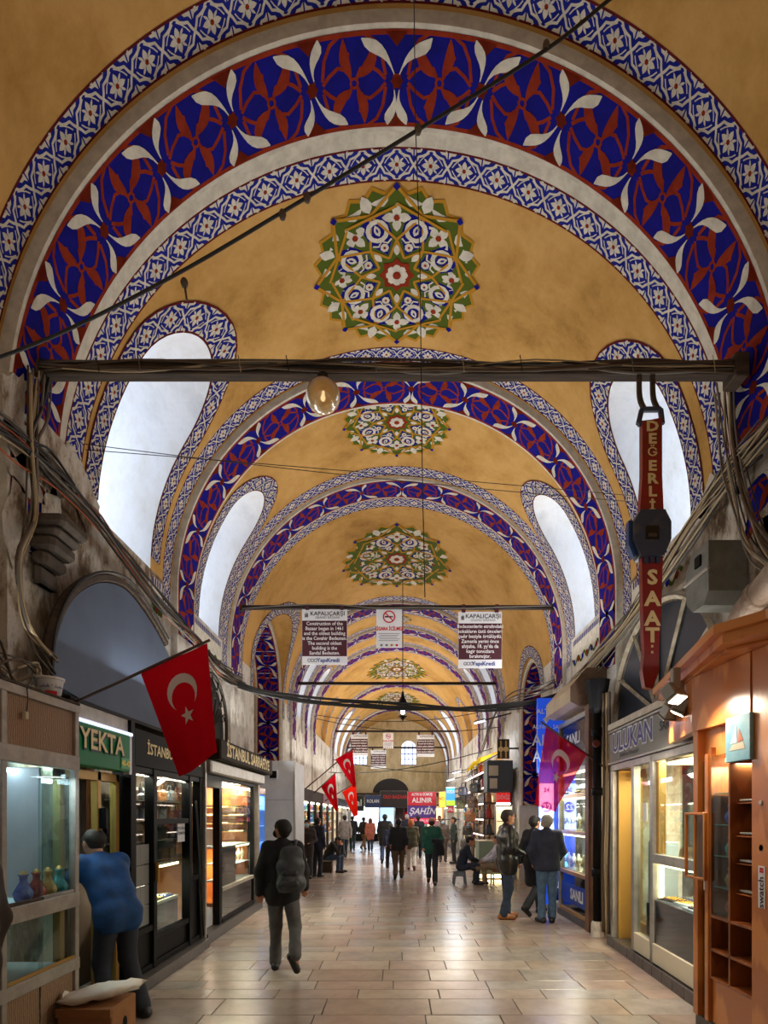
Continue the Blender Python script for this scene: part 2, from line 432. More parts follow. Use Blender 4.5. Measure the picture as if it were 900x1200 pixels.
def unit_border(u0, L):
    """quatrefoil unit; returns list of (outline, material, layer); s in metres / width units, t in 0..1"""
    o = []; cx = u0 + L / 2
    X = lambda s, t: (u0 + s * L, t)
    half = [(0, .5), (.07, .60), (.14, .74), (.26, .77), (.36, .82), (.43, .92), (.5, .95)]
    up = half + [(1 - s, t) for s, t in half[-2::-1]]
    lo = [(s, 1 - t) for s, t in up]
    for ln in (up, lo):
        for q in stroke([X(*p) for p in ln], .07): o.append((q, M_WHITE, 1))
    for sx in (-1, 1):
        for sy in (-1, 1):
            o.append((leaf((cx + sx * .07 * L, .5 + sy * .07), (cx + sx * .20 * L, .5 + sy * .20), .035, 0, 3), M_WHITE, 1))
            for q in stroke([(cx + sx * .36 * L, .5 + sy * .04), (cx + sx * .28 * L, .5 + sy * .16), (cx + sx * .16 * L, .5 + sy * .28), (cx + sx * .05 * L, .5 + sy * .36)], .032): o.append((q, M_WHITE, 1))
    for dx, dy, w in ((.27 * L, 0, .085), (-.27 * L, 0, .085), (0, .28, .085), (0, -.28, .085)):
        o.append((leaf((cx, .5), (cx + dx, .5 + dy), w, 0, 4), M_WHITE, 1))
    o.append((disc((cx, .5), .07, 6), M_RED, 2))
    for sx in (0, 1):
        for t, d in ((.97, -1), (.03, 1)):
            s0 = u0 + sx * L; g = 1 if sx == 0 else -1
            o.append(([(s0 + g * .02 * L, t), (s0 + g * .02 * L, t + d * .22), (s0 + g * .09 * L, t + d * .12), (s0 + g * .2 * L, t + d * .10), (s0 + g * .27 * L, t)], M_WHITE, 1))
    return o
def sprig(p, q, w, bend, n=7):
    """slender leaf on a thin stem, widest near its outer end"""
    dx, dy = q[0] - p[0], q[1] - p[1]; L = math.hypot(dx, dy); vx, vy = -dy / L, dx / L; A, B = [], []
    for k in range(n + 1):
        t = k / n; e = .008 + w * math.sin(PI * t ** 1.9) ** 1.1 if 0 < t < 1 else .006; bb = bend * L * math.sin(2 * PI * t * .75)
        A.append((p[0] + dx * t + vx * (bb + e * 1.25), p[1] + dy * t + vy * (bb + e * 1.25))); B.append((p[0] + dx * t + vx * (bb - e * .75), p[1] + dy * t + vy * (bb - e * .75)))
    return A + B[::-1]
def barb(p, q, w, bend, side):
    """leaf with a small barb on one flank"""
    o = leaf(p, q, w, bend, 6); dx, dy = q[0] - p[0], q[1] - p[1]; L = math.hypot(dx, dy); nx, ny = -dy / L * side, dx / L * side
    i = 3 if side > 0 else 8; j = i + 1 if side > 0 else i - 1
    m, e = o[i], o[j]; tip = (m[0] * .6 + e[0] * .4 + nx * w * .30 + dx * .05, m[1] * .6 + e[1] * .4 + ny * w * .30 + dy * .05)
    o.insert(max(i, j), tip); return o
def unit_main(u0, L, mir=False):
    """arabesque unit of the rib: red vines and leaves, white leaves, a red flower at each end"""
    o = []; g = -1 if mir else 1; X = lambda s, t: (u0 + (.5 + g * (s - .5)) * L, t)
    for sx in (-1, 1):
        for sy in (-1, 1):
            a = [X(.5 + sx * .5 * f, .5 + sy * e) for f, e in ((.05, .03), (.16, .14), (.36, .17), (.58, .10), (.74, .02))]
            for q in stroke(a, .042): o.append((q, M_RED, 1))
            a = [X(.5 + sx * .5 * f, .5 + sy * e) for f, e in ((.74, .06), (.66, .26), (.50, .40), (.28, .47))]
            for q in stroke(a, .042): o.append((q, M_RED, 1))
            if sx * sy > 0: o.append((barb(X(.5 + sx * .03, .5 + sy * .05), X(.5 + sx * .10, .5 + sy * .45), .066, -.10 * g, 1), M_RED, 2))
            else: o.append((barb(X(.5 + sx * .03, .5 + sy * .05), X(.5 + sx * .27, .5 + sy * .40), .070, .14 * g, -1), M_RED, 2))
            # white leaves radiating from the flowers at the unit's ends
            if sx * sy < 0: o.append((sprig(X(.5 + sx * .47, .5 + sy * .07), X(.5 + sx * .13, .5 + sy * .46), .062, .07 * g), M_WHITE, 3))
            else: o.append((sprig(X(.5 + sx * .47, .5 + sy * .09), X(.5 + sx * .41, .5 + sy * .48), .058, -.08 * g), M_WHITE, 3))
    for q in stroke(disc(X(.5, .5), .05, 8), .03, True): o.append((q, M_RED, 2))
    for s in (0, 1):
        o.append(([X(s + .075 * f, .5 + .10 * e) for f, e in ((-1, 0), (-.62, .35), (-.55, .85), (0, .7), (.55, .85), (.62, .35), (1, 0), (.62, -.35), (.55, -.85), (0, -.7), (-.55, -.85), (-.62, -.35))], M_RED, 2))
        for t, d in ((1, -1), (0, 1)):
            o.append(([X(s - .12, t), X(s - .07, t + d * .08), X(s, t + d * .16), X(s + .07, t + d * .08), X(s + .12, t)], M_RED, 2))
    return o
def band(b, mp, L, W, unit, n, bg, edge=M_DRED, edge_w=.05, off=.003):
    """a decorated strip of length L and width W; mp(s, t, o) -> point, s, t in metres, o offset above the surface"""
    K = max(8, int(L / .12))
    def stripe(t0, t1, m, o):
        b.grid([[mp(L * k / K, t, o) for k in range(K + 1)] for t in ([t0, t1] if t1 - t0 < W * .5 else [t0 + (t1 - t0) * i / 5 for i in range(6)])], m)
    stripe(0, W, bg, off)
    if edge:
        stripe(0, W * edge_w, edge, off * 2); stripe(W * (1 - edge_w), W, edge, off * 2)
    ul = L / n
    for k in range(n):
        for outl, m, ly in (unit(k * ul / W, ul / W, k >= n / 2) if unit is unit_main else unit(k * ul / W, ul / W)):
            if ly == 9: continue
            b.cpoly([(min(max(p[0], 0), L / W), min(max(p[1], .02), .98)) for p in outl], lambda s, t: mp(s * W, t * W, off * (1 + ly)), m)
def arch_map(rad, y0, legl, legr, dirn=1):
    """strip across the vault: s from the left foot over the crown to the right foot"""
    def mp(s, t, o):
        r = rad - o; y = y0 + t
        la = PI * rad
        if s < legl: return (-r, y, SP - (legl - s))
        if s > legl + la: return (r, y, SP - (s - legl - la))
        th = PI - (s - legl) / rad
        return (r * math.cos(th), y, SP + r * math.sin(th))
    return mp
def arch_map2(rad, y0, a0, a1):
    def mp(s, t, o):
        th = PI - a0 - s / rad; r = rad - o
        return (r * math.cos(th), y0 + t, SP + r * math.sin(th))
    return mp
def rib_solid(b, r, x_out=.12):
    y0, y1, p, ll, lr = r[1], r[2], r[5], r[6], r[7]
    ll, lr = max(ll, 0), max(lr, 0); ri, ro = R - p, R + x_out; N = 64
    sec = []
    if ll: sec.append(((-ri, SP - ll), (-ro, SP - ll)))
    for k in range(N + 1):
        th = PI - PI * k / N; sec.append(((ri * math.cos(th), SP + ri * math.sin(th)), (ro * math.cos(th), SP + ro * math.sin(th))))
    if lr: sec.append(((ri, SP - lr), (ro, SP - lr)))
    inn = [s[0] for s in sec]; ou = [s[1] for s in sec]
    b.grid([[(x, y0, z) for x, z in ou], [(x, y0, z) for x, z in inn], [(x, y1, z) for x, z in inn], [(x, y1, z) for x, z in ou]], M_WHITE)
    for k in (0, -1):
        b.poly([(inn[k][0], y0, inn[k][1]), (ou[k][0], y0, ou[k][1]), (ou[k][0], y1, ou[k][1]), (inn[k][0], y1, inn[k][1])], M_WHITE)
for i, r in enumerate(RINGS):
    b = MB(); rib_solid(b, r); rib = b.build('rib', ceiling, smooth=False)
    for sgn, w, lg in ((-1, wall_l, r[6]), (1, wall_r, r[7])):
        b = MB(); b.box(sgn * (R - r[5]), sgn * (R + .1), r[1], r[2], 0, SP - max(lg, 0), M_WALL if i == 0 else M_WALLW); b.build('pier', w)
    ri = R - r[5]; ll, lr = r[6], r[7]
    b = MB()
    if ll < 0:
        a0 = -ll / ri; a1 = -lr / ri; L = ri * (PI - a0 - a1); mp = arch_map2(ri, r[1] + .035, a0, a1)
    else:
        L = PI * ri + ll + lr; mp = arch_map(ri, r[1] + .035, ll, lr)
    W = r[2] - r[1] - .07
    band(b, mp, L, W, unit_main, 2 * max(4, int(round(L / 1.54))), M_BLUE, M_RED, .05, .0016)
    b.build('painted_arabesque', rib)
    for j, (y0, y1) in enumerate(((r[0], r[1]), (r[3], r[4]))):
        if i == 1 and j == 1: continue
        b = MB(); w = (y1 - y0) - (.03 if j == 0 else 0)
        l2, r2 = (.0, .0) if i == 0 else (min(ll, .45), min(lr, .45))
        if i == 0: L = R * (PI - .12); mp = arch_map2(R, y0, .06, .06)
        else: L = PI * R + l2 + r2; mp = arch_map(R, y0, l2, r2)
        # near borders that meet the window borders stop where the bay's plaster is plain
        band(b, mp, L, w, unit_border, int(round(L / (w * 1.16))), M_BLUE2, M_DRED, .06, .0014)
        b.build('painted_border', ceiling)
        if j == 1 and r[3] - r[2] > .05:
            b = MB(); K = 60
            b.grid([[mp(L * k / K, r[2] - .02 - y0 if t == 0 else 0, .002) for k in range(K + 1)] for t in (0, 1)], M_WHITE)
            b.build('painted_white_line', ceiling)
rgp = random.Random(17)
def patch(b, sgn, cy, ch, ry, rh, off, m):
    out = [(cy + ry * (1 + .35 * rgp.uniform(-1, 1)) * math.cos(a), ch + rh * (1 + .35 * rgp.uniform(-1, 1)) * math.sin(a)) for a in np.linspace(0, 2 * PI, 15)[:-1]]
    b.grid([[(sgn * (prof(ch + (v - ch) * f) - off), cy + (u - cy) * f, SP + ch + (v - ch) * f) for u, v in out] for f in (1, .6, .3, .01)], m, closed=True)
for sgn, w in ((-1, wall_l), (1, wall_r)):
    pts = [(4.75, -.15, .42, .22), (4.5, -.85, .2, .3), (4.95, -.65, .18, .35), (4.62, -.42, .22, .16), (4.45, .1, .14, .3), (5.0, -.95, .25, .22), (4.9, .12, .3, .12)] if sgn < 0 else [(4.8, -.2, .4, .14), (4.5, -.75, .18, .2), (5.0, -.6, .16, .4), (4.62, -.95, .35, .2)]
    for cy, ch, ry, rh in pts:
        b = MB(); patch(b, sgn, cy, ch, ry, rh, .11 + .014, M_WALL); b.build('plaster_patch', w)
    for cy, ch, ry, rh in ((5.5, .12, .32, .26), (5.75, -.05, .25, .2)) if sgn < 0 else ((5.55, .0, .3, .2), (5.8, -.05, .25, .14)):
        b = MB(); patch(b, sgn, cy, ch, ry, rh, .02, M_WALL); b.build('plaster_patch', w)
# borders round the window openings
for o in HOLES:
    if o['kind'] == 'street' and o['sgn'] > 0: w = .28
    elif o['a'] < .4: w = .10
    else: w = .26 if o['yc'] < 8 else .21
    if o['kind'] == 'street': w = .28
    if o['yc'] < 0: continue
    sgn, a, c = o['sgn'], o['a'], o['yc']; h0 = max(o['h0'], -.12 if o['kind'] != 'street' else -.5)
    if o['yc'] < 8: h0 = .16 if sgn < 0 else -.1
    la = max(o['hc'] - h0, 0); aa = 0
    if o['hc'] < h0: aa = math.asin((h0 - o['hc']) / a)
    arc = (PI - 2 * aa) * (a + w / 2); L = la * 2 + arc
    def mp(s, t, off, sgn=sgn, a=a, c=c, h0=h0, la=la, arc=arc, aa=aa, o=o):
        if s < la: y, h = c - a - t, h0 + s
        elif s > la + arc: y, h = c + a + t, h0 + (2 * la + arc - s)
        else:
            th = PI - aa - (s - la) / arc * (PI - 2 * aa); y, h = c + (a + t) * math.cos(th), o['hc'] + (a + t) * math.sin(th)
        return (sgn * (prof(h) - off * (1.6 if h > 0 else 1)), y, SP + h - (off * h / R if h > 0 else 0))
    b = MB(); band(b, mp, L, w, unit_border, max(6, int(round(L / (w * 1.16)))), M_BLUE2, M_DRED, .07, .003)
    b.build('painted_window_border', ceiling)
for sg in (-1, 1): lamp('side_street_fill', 'AREA', (sg * 5.6, 13.6, 3.6), 45, (1, .96, .9), 1.2, .6, (0, sg * -2.4, 0))  # unseen fill light added in each side street, no fixture
# ribs of the side streets
for o in HOLES:
    if o['kind'] != 'street': continue
    sgn, c, a = o['sgn'], o['yc'], o['a'] - .10; x0 = 3.22; W = .70
    base = bpy.data.objects['wall_side_street_%s' % ('left' if sgn < 0 else 'right')]
    b = MB(); leg = 2.4; N = 30
    prof2 = [(c - a, -leg)] + [(c + a * math.cos(PI - PI * k / N), a * math.sin(PI * k / N)) for k in range(N + 1)] + [(c + a, -leg)]
    prof3 = [(c + (y - c) * (a + .2) / a, z * (1 if z < 0 else (a + .2) / a)) for y, z in prof2]
    zc = SP + o['hc']
    b.grid([[(sgn * x0, y, zc + z) for y, z in prof3], [(sgn * x0, y, zc + z) for y, z in prof2], [(sgn * (x0 + W), y, zc + z) for y, z in prof2], [(sgn * (x0 + W), y, zc + z) for y, z in prof3]], M_WHITE)
    rb = b.build('side_rib', base)
    def mp(s, t, off, sgn=sgn, c=c, a=a, zc=zc, x0=x0):
        x = sgn * (x0 + .05 + t); r = a - off; ar = PI * a
        if s < leg: return (x, c - r, zc - leg + s)
        if s > leg + ar: return (x, c + r, zc - (s - leg - ar))
        th = PI - (s - leg) / a; return (x, c + r * math.cos(th), zc + r * math.sin(th))
    b = MB(); L = 2 * leg + PI * a; band(b, mp, L, W - .1, unit_main, int(L / .75), M_BLUE, M_RED, .05, .0016); b.build('painted_side_arabesque', rb)

# ------------------------------------------------------------------ star medallions
def pol(r, deg): a = math.radians(deg); return (r * math.cos(a), r * math.sin(a))
def rosette(b, yc, rx, ry, detail=1):
    def mp(p, q, o):
        th = PI / 2 - p * rx / R; r = R - .006 - o; return (r * math.cos(th), yc + q * ry, SP + r * math.sin(th))
    lay = .0026
    def put(out, m, ly):
        b.cpoly(out, lambda u, v: mp(u, v, lay * ly), m)
    def fan(out, m, ly):         # a star-shaped outline in rings, so that it follows the vault
        n = len(out); rows = [[mp(x * f, y * f, lay * ly) for x, y in out] for f in (1, .66, .33, .02)]
        b.grid(rows, m, closed=True)
    def fanc(out, m, ly):        # convex outline subdivided towards its centre
        cx, cy = sum(p[0] for p in out) / len(out), sum(p[1] for p in out) / len(out); o2 = []
        for p, q in zip(out, out[1:] + out[:1]): o2 += [p, ((p[0] + q[0]) / 2, (p[1] + q[1]) / 2)]
        b.grid([[mp(cx + (x - cx) * f, cy + (y - cy) * f, lay * ly) for x, y in o2] for f in (1, .7, .4, .02)], m, closed=True)
    outer = []
    for k in range(24):
        outer.append(pol(1.0, 15 * k + 90)); outer.append(pol(.915, 15 * k + 97.5))
    fan(outer, M_GOLD, 0)
    fan([(x * .965, y *   .955) for x, y in outer], M_GREEN, 1)
    for k in range(8):
        A = 90 + 45 * k; Bm = A + 22.5
        sq = pol(.965, A); put([(sq[0] + d[0] * .04, sq[1] + d[1] * .04) for d in ((0, 1), (1, 0), (0, -1), (-1, 0))], M_BLUE, 4)
        # straps between the squares and to the inner star
        for q in stroke([pol(.97, A), pol(.74, Bm), pol(.97, A + 45)], .034): put(q, M_GOLD, 3)
        for q in stroke([pol(.80, A), pol(.80 * .97, A + 45)], .028): put(q, M_GOLD, 3)
        for q in stroke([pol(.74, Bm), pol(.42, A), pol(.22, A - 22.5)], .028): put(q, M_GOLD, 3)
        for q in stroke([pol(.74, Bm), pol(.42, A + 45), pol(.22, A + 67.5)], .028): put(q, M_GOLD, 3)
        # outer leaves
        put(leaf(pol(.76, Bm), pol(.955, Bm), .062, 0, 4), M_WHITE, 2)
        for s in (-1, 1):
            put(leaf(pol(.85, Bm + s * 3), pol(.91, Bm + s * 18), .042, s * .22, 4), M_WHITE, 2)
        # crosses
        c = pol(.655, A)
        for d in (0, 90, 180, 270):
            e = pol(.165 if d % 180 else .15, A + d); put(leaf(c, (c[0] + e[0], c[1] + e[1]), .05, 0, 4), M_WHITE, 2)
        put(disc(c, .035, 6), M_RED, 4)
        # blue kites
        fanc([pol(.26, Bm), pol(.46, Bm - 17), pol(.70, Bm - 13), pol(.73, Bm), pol(.70, Bm + 13), pol(.46, Bm + 17)], M_BLUE, 2)
        d = pol(.56, Bm)
        for q in stroke(disc(d, .105, 12), .05, True): put(q, M_WHITE, 4)
        put(leaf(pol(.50, Bm), pol(.63, Bm), .036, 0, 4), M_WHITE, 4)
        put(leaf(pol(.54, Bm), pol(.60, Bm), .012, 0, 4), M_BLUE, 5)
        e = pol(.36, Bm)
        for q in stroke([pol(.44, Bm - 15), pol(.40, Bm - 8), pol(.44, Bm), pol(.40, Bm + 8), pol(.44, Bm + 15)], .02): put(q, M_WHITE, 4)
        put(disc(e, .05, 7), M_WHITE, 4); put(disc(e, .018, 5), M_RED, 5)
        put(leaf(pol(.24, A), pol(.37, A), .035, 0, 4), M_WHITE, 4)
    st = []
    for k in range(8): st += [pol(.21, 45 * k + 90), pol(.16, 45 * k + 112.5)]
    fan(st, M_RED, 4)
    for k in range(8): put(disc(pol(.085, 45 * k), .048, 7), M_WHITE, 5)
    fan(disc((0, 0), .10, 10), M_WHITE, 5); fan(disc((0, 0), .05, 10), M_RED, 6.5)
for yc, rx, ry in ((6.56, 1.0, .96), (9.02, .90, .87), (13.85, 1.42, 1.7), (18.1, .5, .42), (24.3, 1.38, 1.75), (30.4, 1.36, 1.7)):
    b = MB(); rosette(b, yc, rx, ry); b.build('star_medallion', ceiling)

# ------------------------------------------------------------------ end walls
we = thing('wall_end', 'pale ochre end wall with two windows above the far shops', 'wall', (0, YE, 0), kind='structure'); we.pop('category')
def arch_out(x0, x1, z0, zs, n=12):
    r = (x1 - x0) / 2; c = (x0 + x1) / 2
    return [(x0, z0), (x1, z0)] + [(c + r * math.cos(PI * k / n), zs + r * math.sin(PI * k / n)) for k in range(n + 1)]
b = MB()
N = 40
ring = [(R * math.cos(PI * k / N), SP + R * math.sin(PI * k / N)) for k in range(N + 1)]
# a wall with one arched and one square window: outer outline bridged strip by strip in x
W1 = (.28, 1.31, 5.05, 6.16); W2 = (-3.0, -2.0, 5.05, 6.05)
def vaulttop(x): return SP + math.sqrt(max(R * R - x * x, 0))
xs = sorted(set([-R, R, W1[0], W1[1], W2[0], W2[1]] + [R * math.cos(PI * k / N) for k in range(N + 1)] + [W1[0] + (W1[1] - W1[0]) * k / 12 for k in range(13)]))
for x0, x1 in zip(xs, xs[1:]):
    xm = (x0 + x1) / 2
    def colm(za0, za1, zb0, zb1): b.poly([(x0, YE, za0), (x1, YE, za1), (x1, YE, zb1), (x0, YE, zb0)], M_ENDW)
    if W1[0] < xm < W1[1]:
        r = (W1[1] - W1[0]) / 2; cx = (W1[0] + W1[1]) / 2; f = lambda x: W1[3] + math.sqrt(max(r * r - (x - cx) ** 2, 0))
        colm(0, 0, W1[2], W1[2]); colm(f(x0), f(x1), vaulttop(x0), vaulttop(x1))
    elif W2[0] < xm < W2[1]:
        colm(0, 0, W2[2], W2[2])
        if vaulttop(xm) > W2[3]: colm(W2[3], W2[3], vaulttop(x0), vaulttop(x1))
    else: colm(0, 0, vaulttop(x0), vaulttop(x1))
b.build('plaster', we)
M_DAY2 = light_mat('daylight_far_pane', (214, 226, 255), 2.2)
def far_window(n, out, bars, lab):
    W = thing('window_%d' % n, lab, 'window', (out[0][0], YE + .2, out[0][1]), kind='structure'); W.pop('category')
    b = MB(); b.cpoly(out, lambda u, v: (u, YE + .30, v), M_DAY2); b.build('pane', W)
    b = MB()
    m = len(out)
    for k in range(m):
        p, q = out[k], out[(k + 1) % m]; b.poly([(p[0], YE, p[1]), (q[0], YE, q[1]), (q[0], YE + .3, q[1]), (p[0], YE + .3, p[1])], M_WHITE)
    b.build('reveal', W)
    b = MB()
    for x0, x1, z0, z1 in bars: b.box(x0, x1, YE + .2, YE + .26, z0, z1, mat('blue_grey_window_paint', (84, 96, 150), .6))
    b.build('glazing_bars', W)
x0, x1 = W1[0], W1[1]; cx = (x0 + x1) / 2
far_window(wi + 1, arch_out(x0, x1, W1[2], W1[3]), [(x0 + (x1 - x0) * k / 4 - .025, x0 + (x1 - x0) * k / 4 + .025, W1[2], W1[3] + (.4 if 0 < k < 4 else .05)) for k in range(5)] + [(x0, x1, z - .025, z + .025) for z in (5.08, 5.45, 5.82, 6.18)], 'arched window with blue glazing bars in the far end wall')
x0, x1 = W2[0], W2[1]
far_window(wi + 2, [(x0, W2[2]), (x1, W2[2]), (x1, W2[3]), (x0, W2[3])], [(x0 + (x1 - x0) * k / 4 - .025, x0 + (x1 - x0) * k / 4 + .025, W2[2], W2[3]) for k in range(5)] + [(x0, x1, z - .025, z + .025) for z in (5.08, 5.55, 6.02)], 'square barred window in the far end wall')
b = MB(); b.box(-4, 4, YB - .1, YB, 0, 9, M_WALLW); b.build('wall_light_block', None, kind='structure', label='unseen plaster wall added behind the viewer to keep sky light out')  # added wall, shuts sky light out of the open back end

# ------------------------------------------------------------------ floor of stone slabs
M_JOINT = mat('dark_mortar', (70, 60, 52), .9)
M_SLAB = [mat('stone_slab_%s' % n, c, .24, col2=c2, scale=4.0, bump=.12, bscale=14, spec=.5, ramp=(.3, .7)) for n, c, c2 in
          (('tan', (172, 157, 143), (146, 130, 118)), ('rose', (170, 150, 138), (146, 126, 116)), ('grey', (166, 157, 149), (138, 129, 122)), ('pale', (182, 169, 156), (156, 142, 130)), ('brown', (161, 144, 132), (138, 121, 110)))]
floor = thing('floor', 'polished pale stone slab paving of the street', 'floor', (0, 0, 0), kind='structure'); floor.pop('category')
b = MB(); b.box(-12, 12, YB, YE + .5, -.12, -.012, M_JOINT); b.build('bed', floor)
rnd = random.Random(3)
slabs = []; y = 3.6
XL, XR = -3.2, 3.2
while y < YE:
    hgt = rnd.choice((.28, .33, .38, .42)); x = XL - rnd.random() * .6
    while x < XR:
        w = rnd.choice((.5, .64, .78, .95)); slabs.append((max(x, XL), min(x + w, XR), y, min(y + hgt, YE))); x += w
    y += hgt
shared = {}
rest = MB(); cnt = 0
for (x0, x1, y0, y1) in slabs:
    if x1 - x0 < .06: continue
    g = .004; dz = rnd.uniform(-.0015, .0015); m = rnd.choice(M_SLAB)
    vis = abs((x0 + x1) / 2) < 2.95
    if cnt < 300 and vis and y0 < 20:
        key = (round(x1 - x0, 3), round(y1 - y0, 3), m.name)
        if key not in shared:
            bb = MB(); bb.bbox(-(x1 - x0) / 2 + g, (x1 - x0) / 2 - g, -(y1 - y0) / 2 + g, (y1 - y0) / 2 - g, -.03, 0, m, .003)
            so = bb.build('slab', floor, origin=(0, 0, 0)); shared[key] = so.data
        else:
            so = bpy.data.objects.new('slab', shared[key]); C.objects.link(so); so.parent = floor
        so.location = ((x0 + x1) / 2, (y0 + y1) / 2, dz); cnt += 1
    else:
        rest.bbox(x0 + g, x1 - g, y0 + g, y1 - g, -.03, dz, m, .003)
for yy in np.arange(YB, 3.6, .45):
    rest.box(XL, XR, yy + .004, yy + .446, -.03, 0, M_SLAB[0])
for sg in (-1, 1): rest.box(sg * 3.2, sg * 11, 12.3, 15.5, -.03, 0, M_SLAB[2])
rest.build('distant_slabs', floor, kind='stuff')
# ------------------------------------------------------------------ tie beams across the vault
def sag(p, q, s, n=14, wob=0.0, rg=random):
    p, q = Vector(p), Vector(q)
    return [p.lerp(q, k / n) + Vector((rg.uniform(-wob, wob), rg.uniform(-wob, wob), -s * 4 * (k / n) * (1 - k / n) + rg.uniform(-wob, wob))) for k in range(n + 1)]
CB = [mat('cable_black', (26, 25, 24), .6), mat('cable_grey', (110, 106, 98), .65), mat('cable_beige', (166, 148, 116), .65), mat('cable_brown', (84, 68, 52), .7), mat('cable_orange', (176, 84, 42), .6)]
M_OLDWOOD = mat('old_dark_wood', (46, 36, 28), .8, col2=(78, 62, 46), scale=4, stretch=(.6, 6, 6), bump=.4)
def tie_beam(y, z, x0, x1, th, label, wires=0, m=M_IRON):
    t = thing('tie_beam', label, 'beam', ((x0 + x1) / 2, y, z), 'tie beams across the vault')
    bxo('bar', t, (x0, x1, y - th / 2, y + th / 2, z - th / 2, z + th / 2), m, .008)
    for sg, x in ((-1, x0), (1, x1)):
        bxo('end_plate', t, (min(x, x + sg * .12), max(x, x + sg * .12), y - th, y + th, z - th, z + th), m, .01)
    rg = random.Random(int(y * 10))
    for k in range(wires):
        zz = z + (th / 2 + .012) * rg.choice((1, 1, -1)); yy = y - th / 2 - .012 - .012 * (k % 2)
        pts = smooth_path([(x0 + (x1 - x0) * i / 7, yy + rg.uniform(-.01, .01), z + th * rg.uniform(-.55, .62)) for i in range(8)], 4)
        b = MB(); b.tube(pts, rg.choice((.008, .011, .006)), rg.choice(CB[:4]), 5); b.build('wrapped_cable', t, smooth=True)
    for k in range(wires):
        x = x0 + (x1 - x0) * (k + .5 + rg.uniform(-.3, .3)) / wires; b = MB()
        b.tube([(x - .012, y - th / 2 - .04, z + th / 2 + .02), (x, y - th / 2 - .045, z), (x + .01, y - th / 2 - .04, z - th / 2 - .02)], .004, CB[k % 3], 4); b.build('cable_tie', t)
    return t
tie_beam(4.75, PZ(436, 4.75), PX(52, 4.75), PX(854, 4.75), .10, 'dark wooden beam wrapped in cables, nearest of the beams across the vault', 9, M_OLDWOOD)
tie_beam(10.8, PZ(712, 10.8), -3.0, 3.0, .075, 'black iron beam carrying three large hanging notice boards', 1)
tie_beam(16.95, PZ(801, 16.95), -3.05, 3.05, .085, 'black iron beam just above the hanging lantern')
tie_beam(27.2, PZ(857, 27.2), -3.05, 3.05, .09, 'far iron beam carrying small notice boards')
tie_beam(33.5, PZ(876, 33.5), -3.05, 3.05, .09, 'farthest iron beam, right in front of the end wall')

# ------------------------------------------------------------------ hanging notice boards
M_MAROON = mat('maroon_print', (70, 20, 36), .6); M_PAPER = mat('white_print', (226, 228, 232), .6)
M_INKW = mat('white_ink', (236, 236, 236), .6); M_INKB = mat('black_ink', (30, 30, 34), .6); M_INKR = mat('red_ink', (200, 24, 30), .6); M_INKBL = mat('blue_ink', (24, 62, 140), .6); M_INKG = mat('grey_ink', (110, 112, 118), .6)
def front(x, y, z): return lambda u, v: (x + u, y, z + v)
def notice_board(y, px0, px1, py0, py1, zbar, lines, label, far=False):
    x0, x1, z1, z0 = PX(px0, y), PX(px1, y), PZ(py0, y), PZ(py1, y); w, h = x1 - x0, z1 - z0; cx = (x0 + x1) / 2
    t = thing('notice_board', label, 'sign', (cx, y, z0), 'notice boards hanging under the vault')
    bxo('panel', t, (x0, x1, y - .012, y + .012, z0, z1), M_PAPER, .003)
    b = MB(); zt, zb = z1 - h * .21, z0 + h * .15; b.poly([(x0 + .004, y - .014, zb), (x1 - .004, y - .014, zb), (x1 - .004, y - .014, zt), (x0 + .004, y - .014, zt)], M_MAROON); b.build('printed_field', t)
    e = y - .017; s = h / 1.12; b = MB()
    text_mesh(b, 'KAPALIÇARŞI', .115 * s, front(cx + .06 * s, e, z1 - h * .085), M_INKB, .012); b.build('title_lettering', t); b = MB()
    if not far:
        text_mesh(b, 'GRAND BAZAAR', .065 * s, front(cx + .06 * s, e, z1 - h * .155), M_INKG); b.build('subtitle_lettering', t); b = MB()
        ex = cx - w * .40; ez = z1 - h * .115
        for k in (-1, 0, 1): b.box(ex + k * .022 - .006, ex + k * .022 + .006, e - .001, e, ez - .04, ez + (.035 if k else .055), M_INKB)
        b.build('emblem', t, kind='stuff'); b = MB()
    n = len(lines)
    for k, ln in enumerate(lines):
        b = MB(); text_mesh(b, ln, (.098 if not far else .11) * s, front(cx, e, zt - (zt - zb) * (k + .62) / (n + .25)), M_INKW, .012 if not far else .02, xs=.93); b.build('line_of_text', t)
    b = MB()
    if not far:
        for k in (-.34, -.27, -.20):
            for q in stroke(disc((cx + k * w, (z0 + zb) / 2), .03 * s, 12), .012, True): b.poly([(u, e, v) for u, v in q], M_INKG)
        text_mesh(b, 'YapıKredi', .115 * s, front(cx + w * .08, e, (z0 + zb) / 2), M_INKBL, .02); b.build('sponsor_mark', t, kind='stuff')
    for x in (x0 + w * .12, x1 - w * .12):
        b = MB(); b.box(x - .035, x + .035, y - .05, y + .05, z1 - .02, zbar + .045, M_MAROON); b.build('hanging_strap', t)
    return t
zb2 = PZ(712, 10.8)
notice_board(10.8, 354, 407, 714, 779, zb2, ['Construction of the', 'Bazaar began in 1461', 'and the oldest building', 'is the Cevahir Bedesten.', 'The second oldest', 'building is the', 'Sandal Bedesten.'], 'maroon notice board in English about the construction of the bazaar')
notice_board(10.8, 537, 588, 717, 783, zb2, ['Bedestenlerin etrafındaki', 'sokakların üstü önceleri', 'çadır beziyle örtülüydü.', 'Zamanla yerini önce', "ahşaba, 18. yy'da da", 'kagir tonozlara', 'bırakmıştır.'], 'maroon notice board in Turkish hanging from the black iron beam')
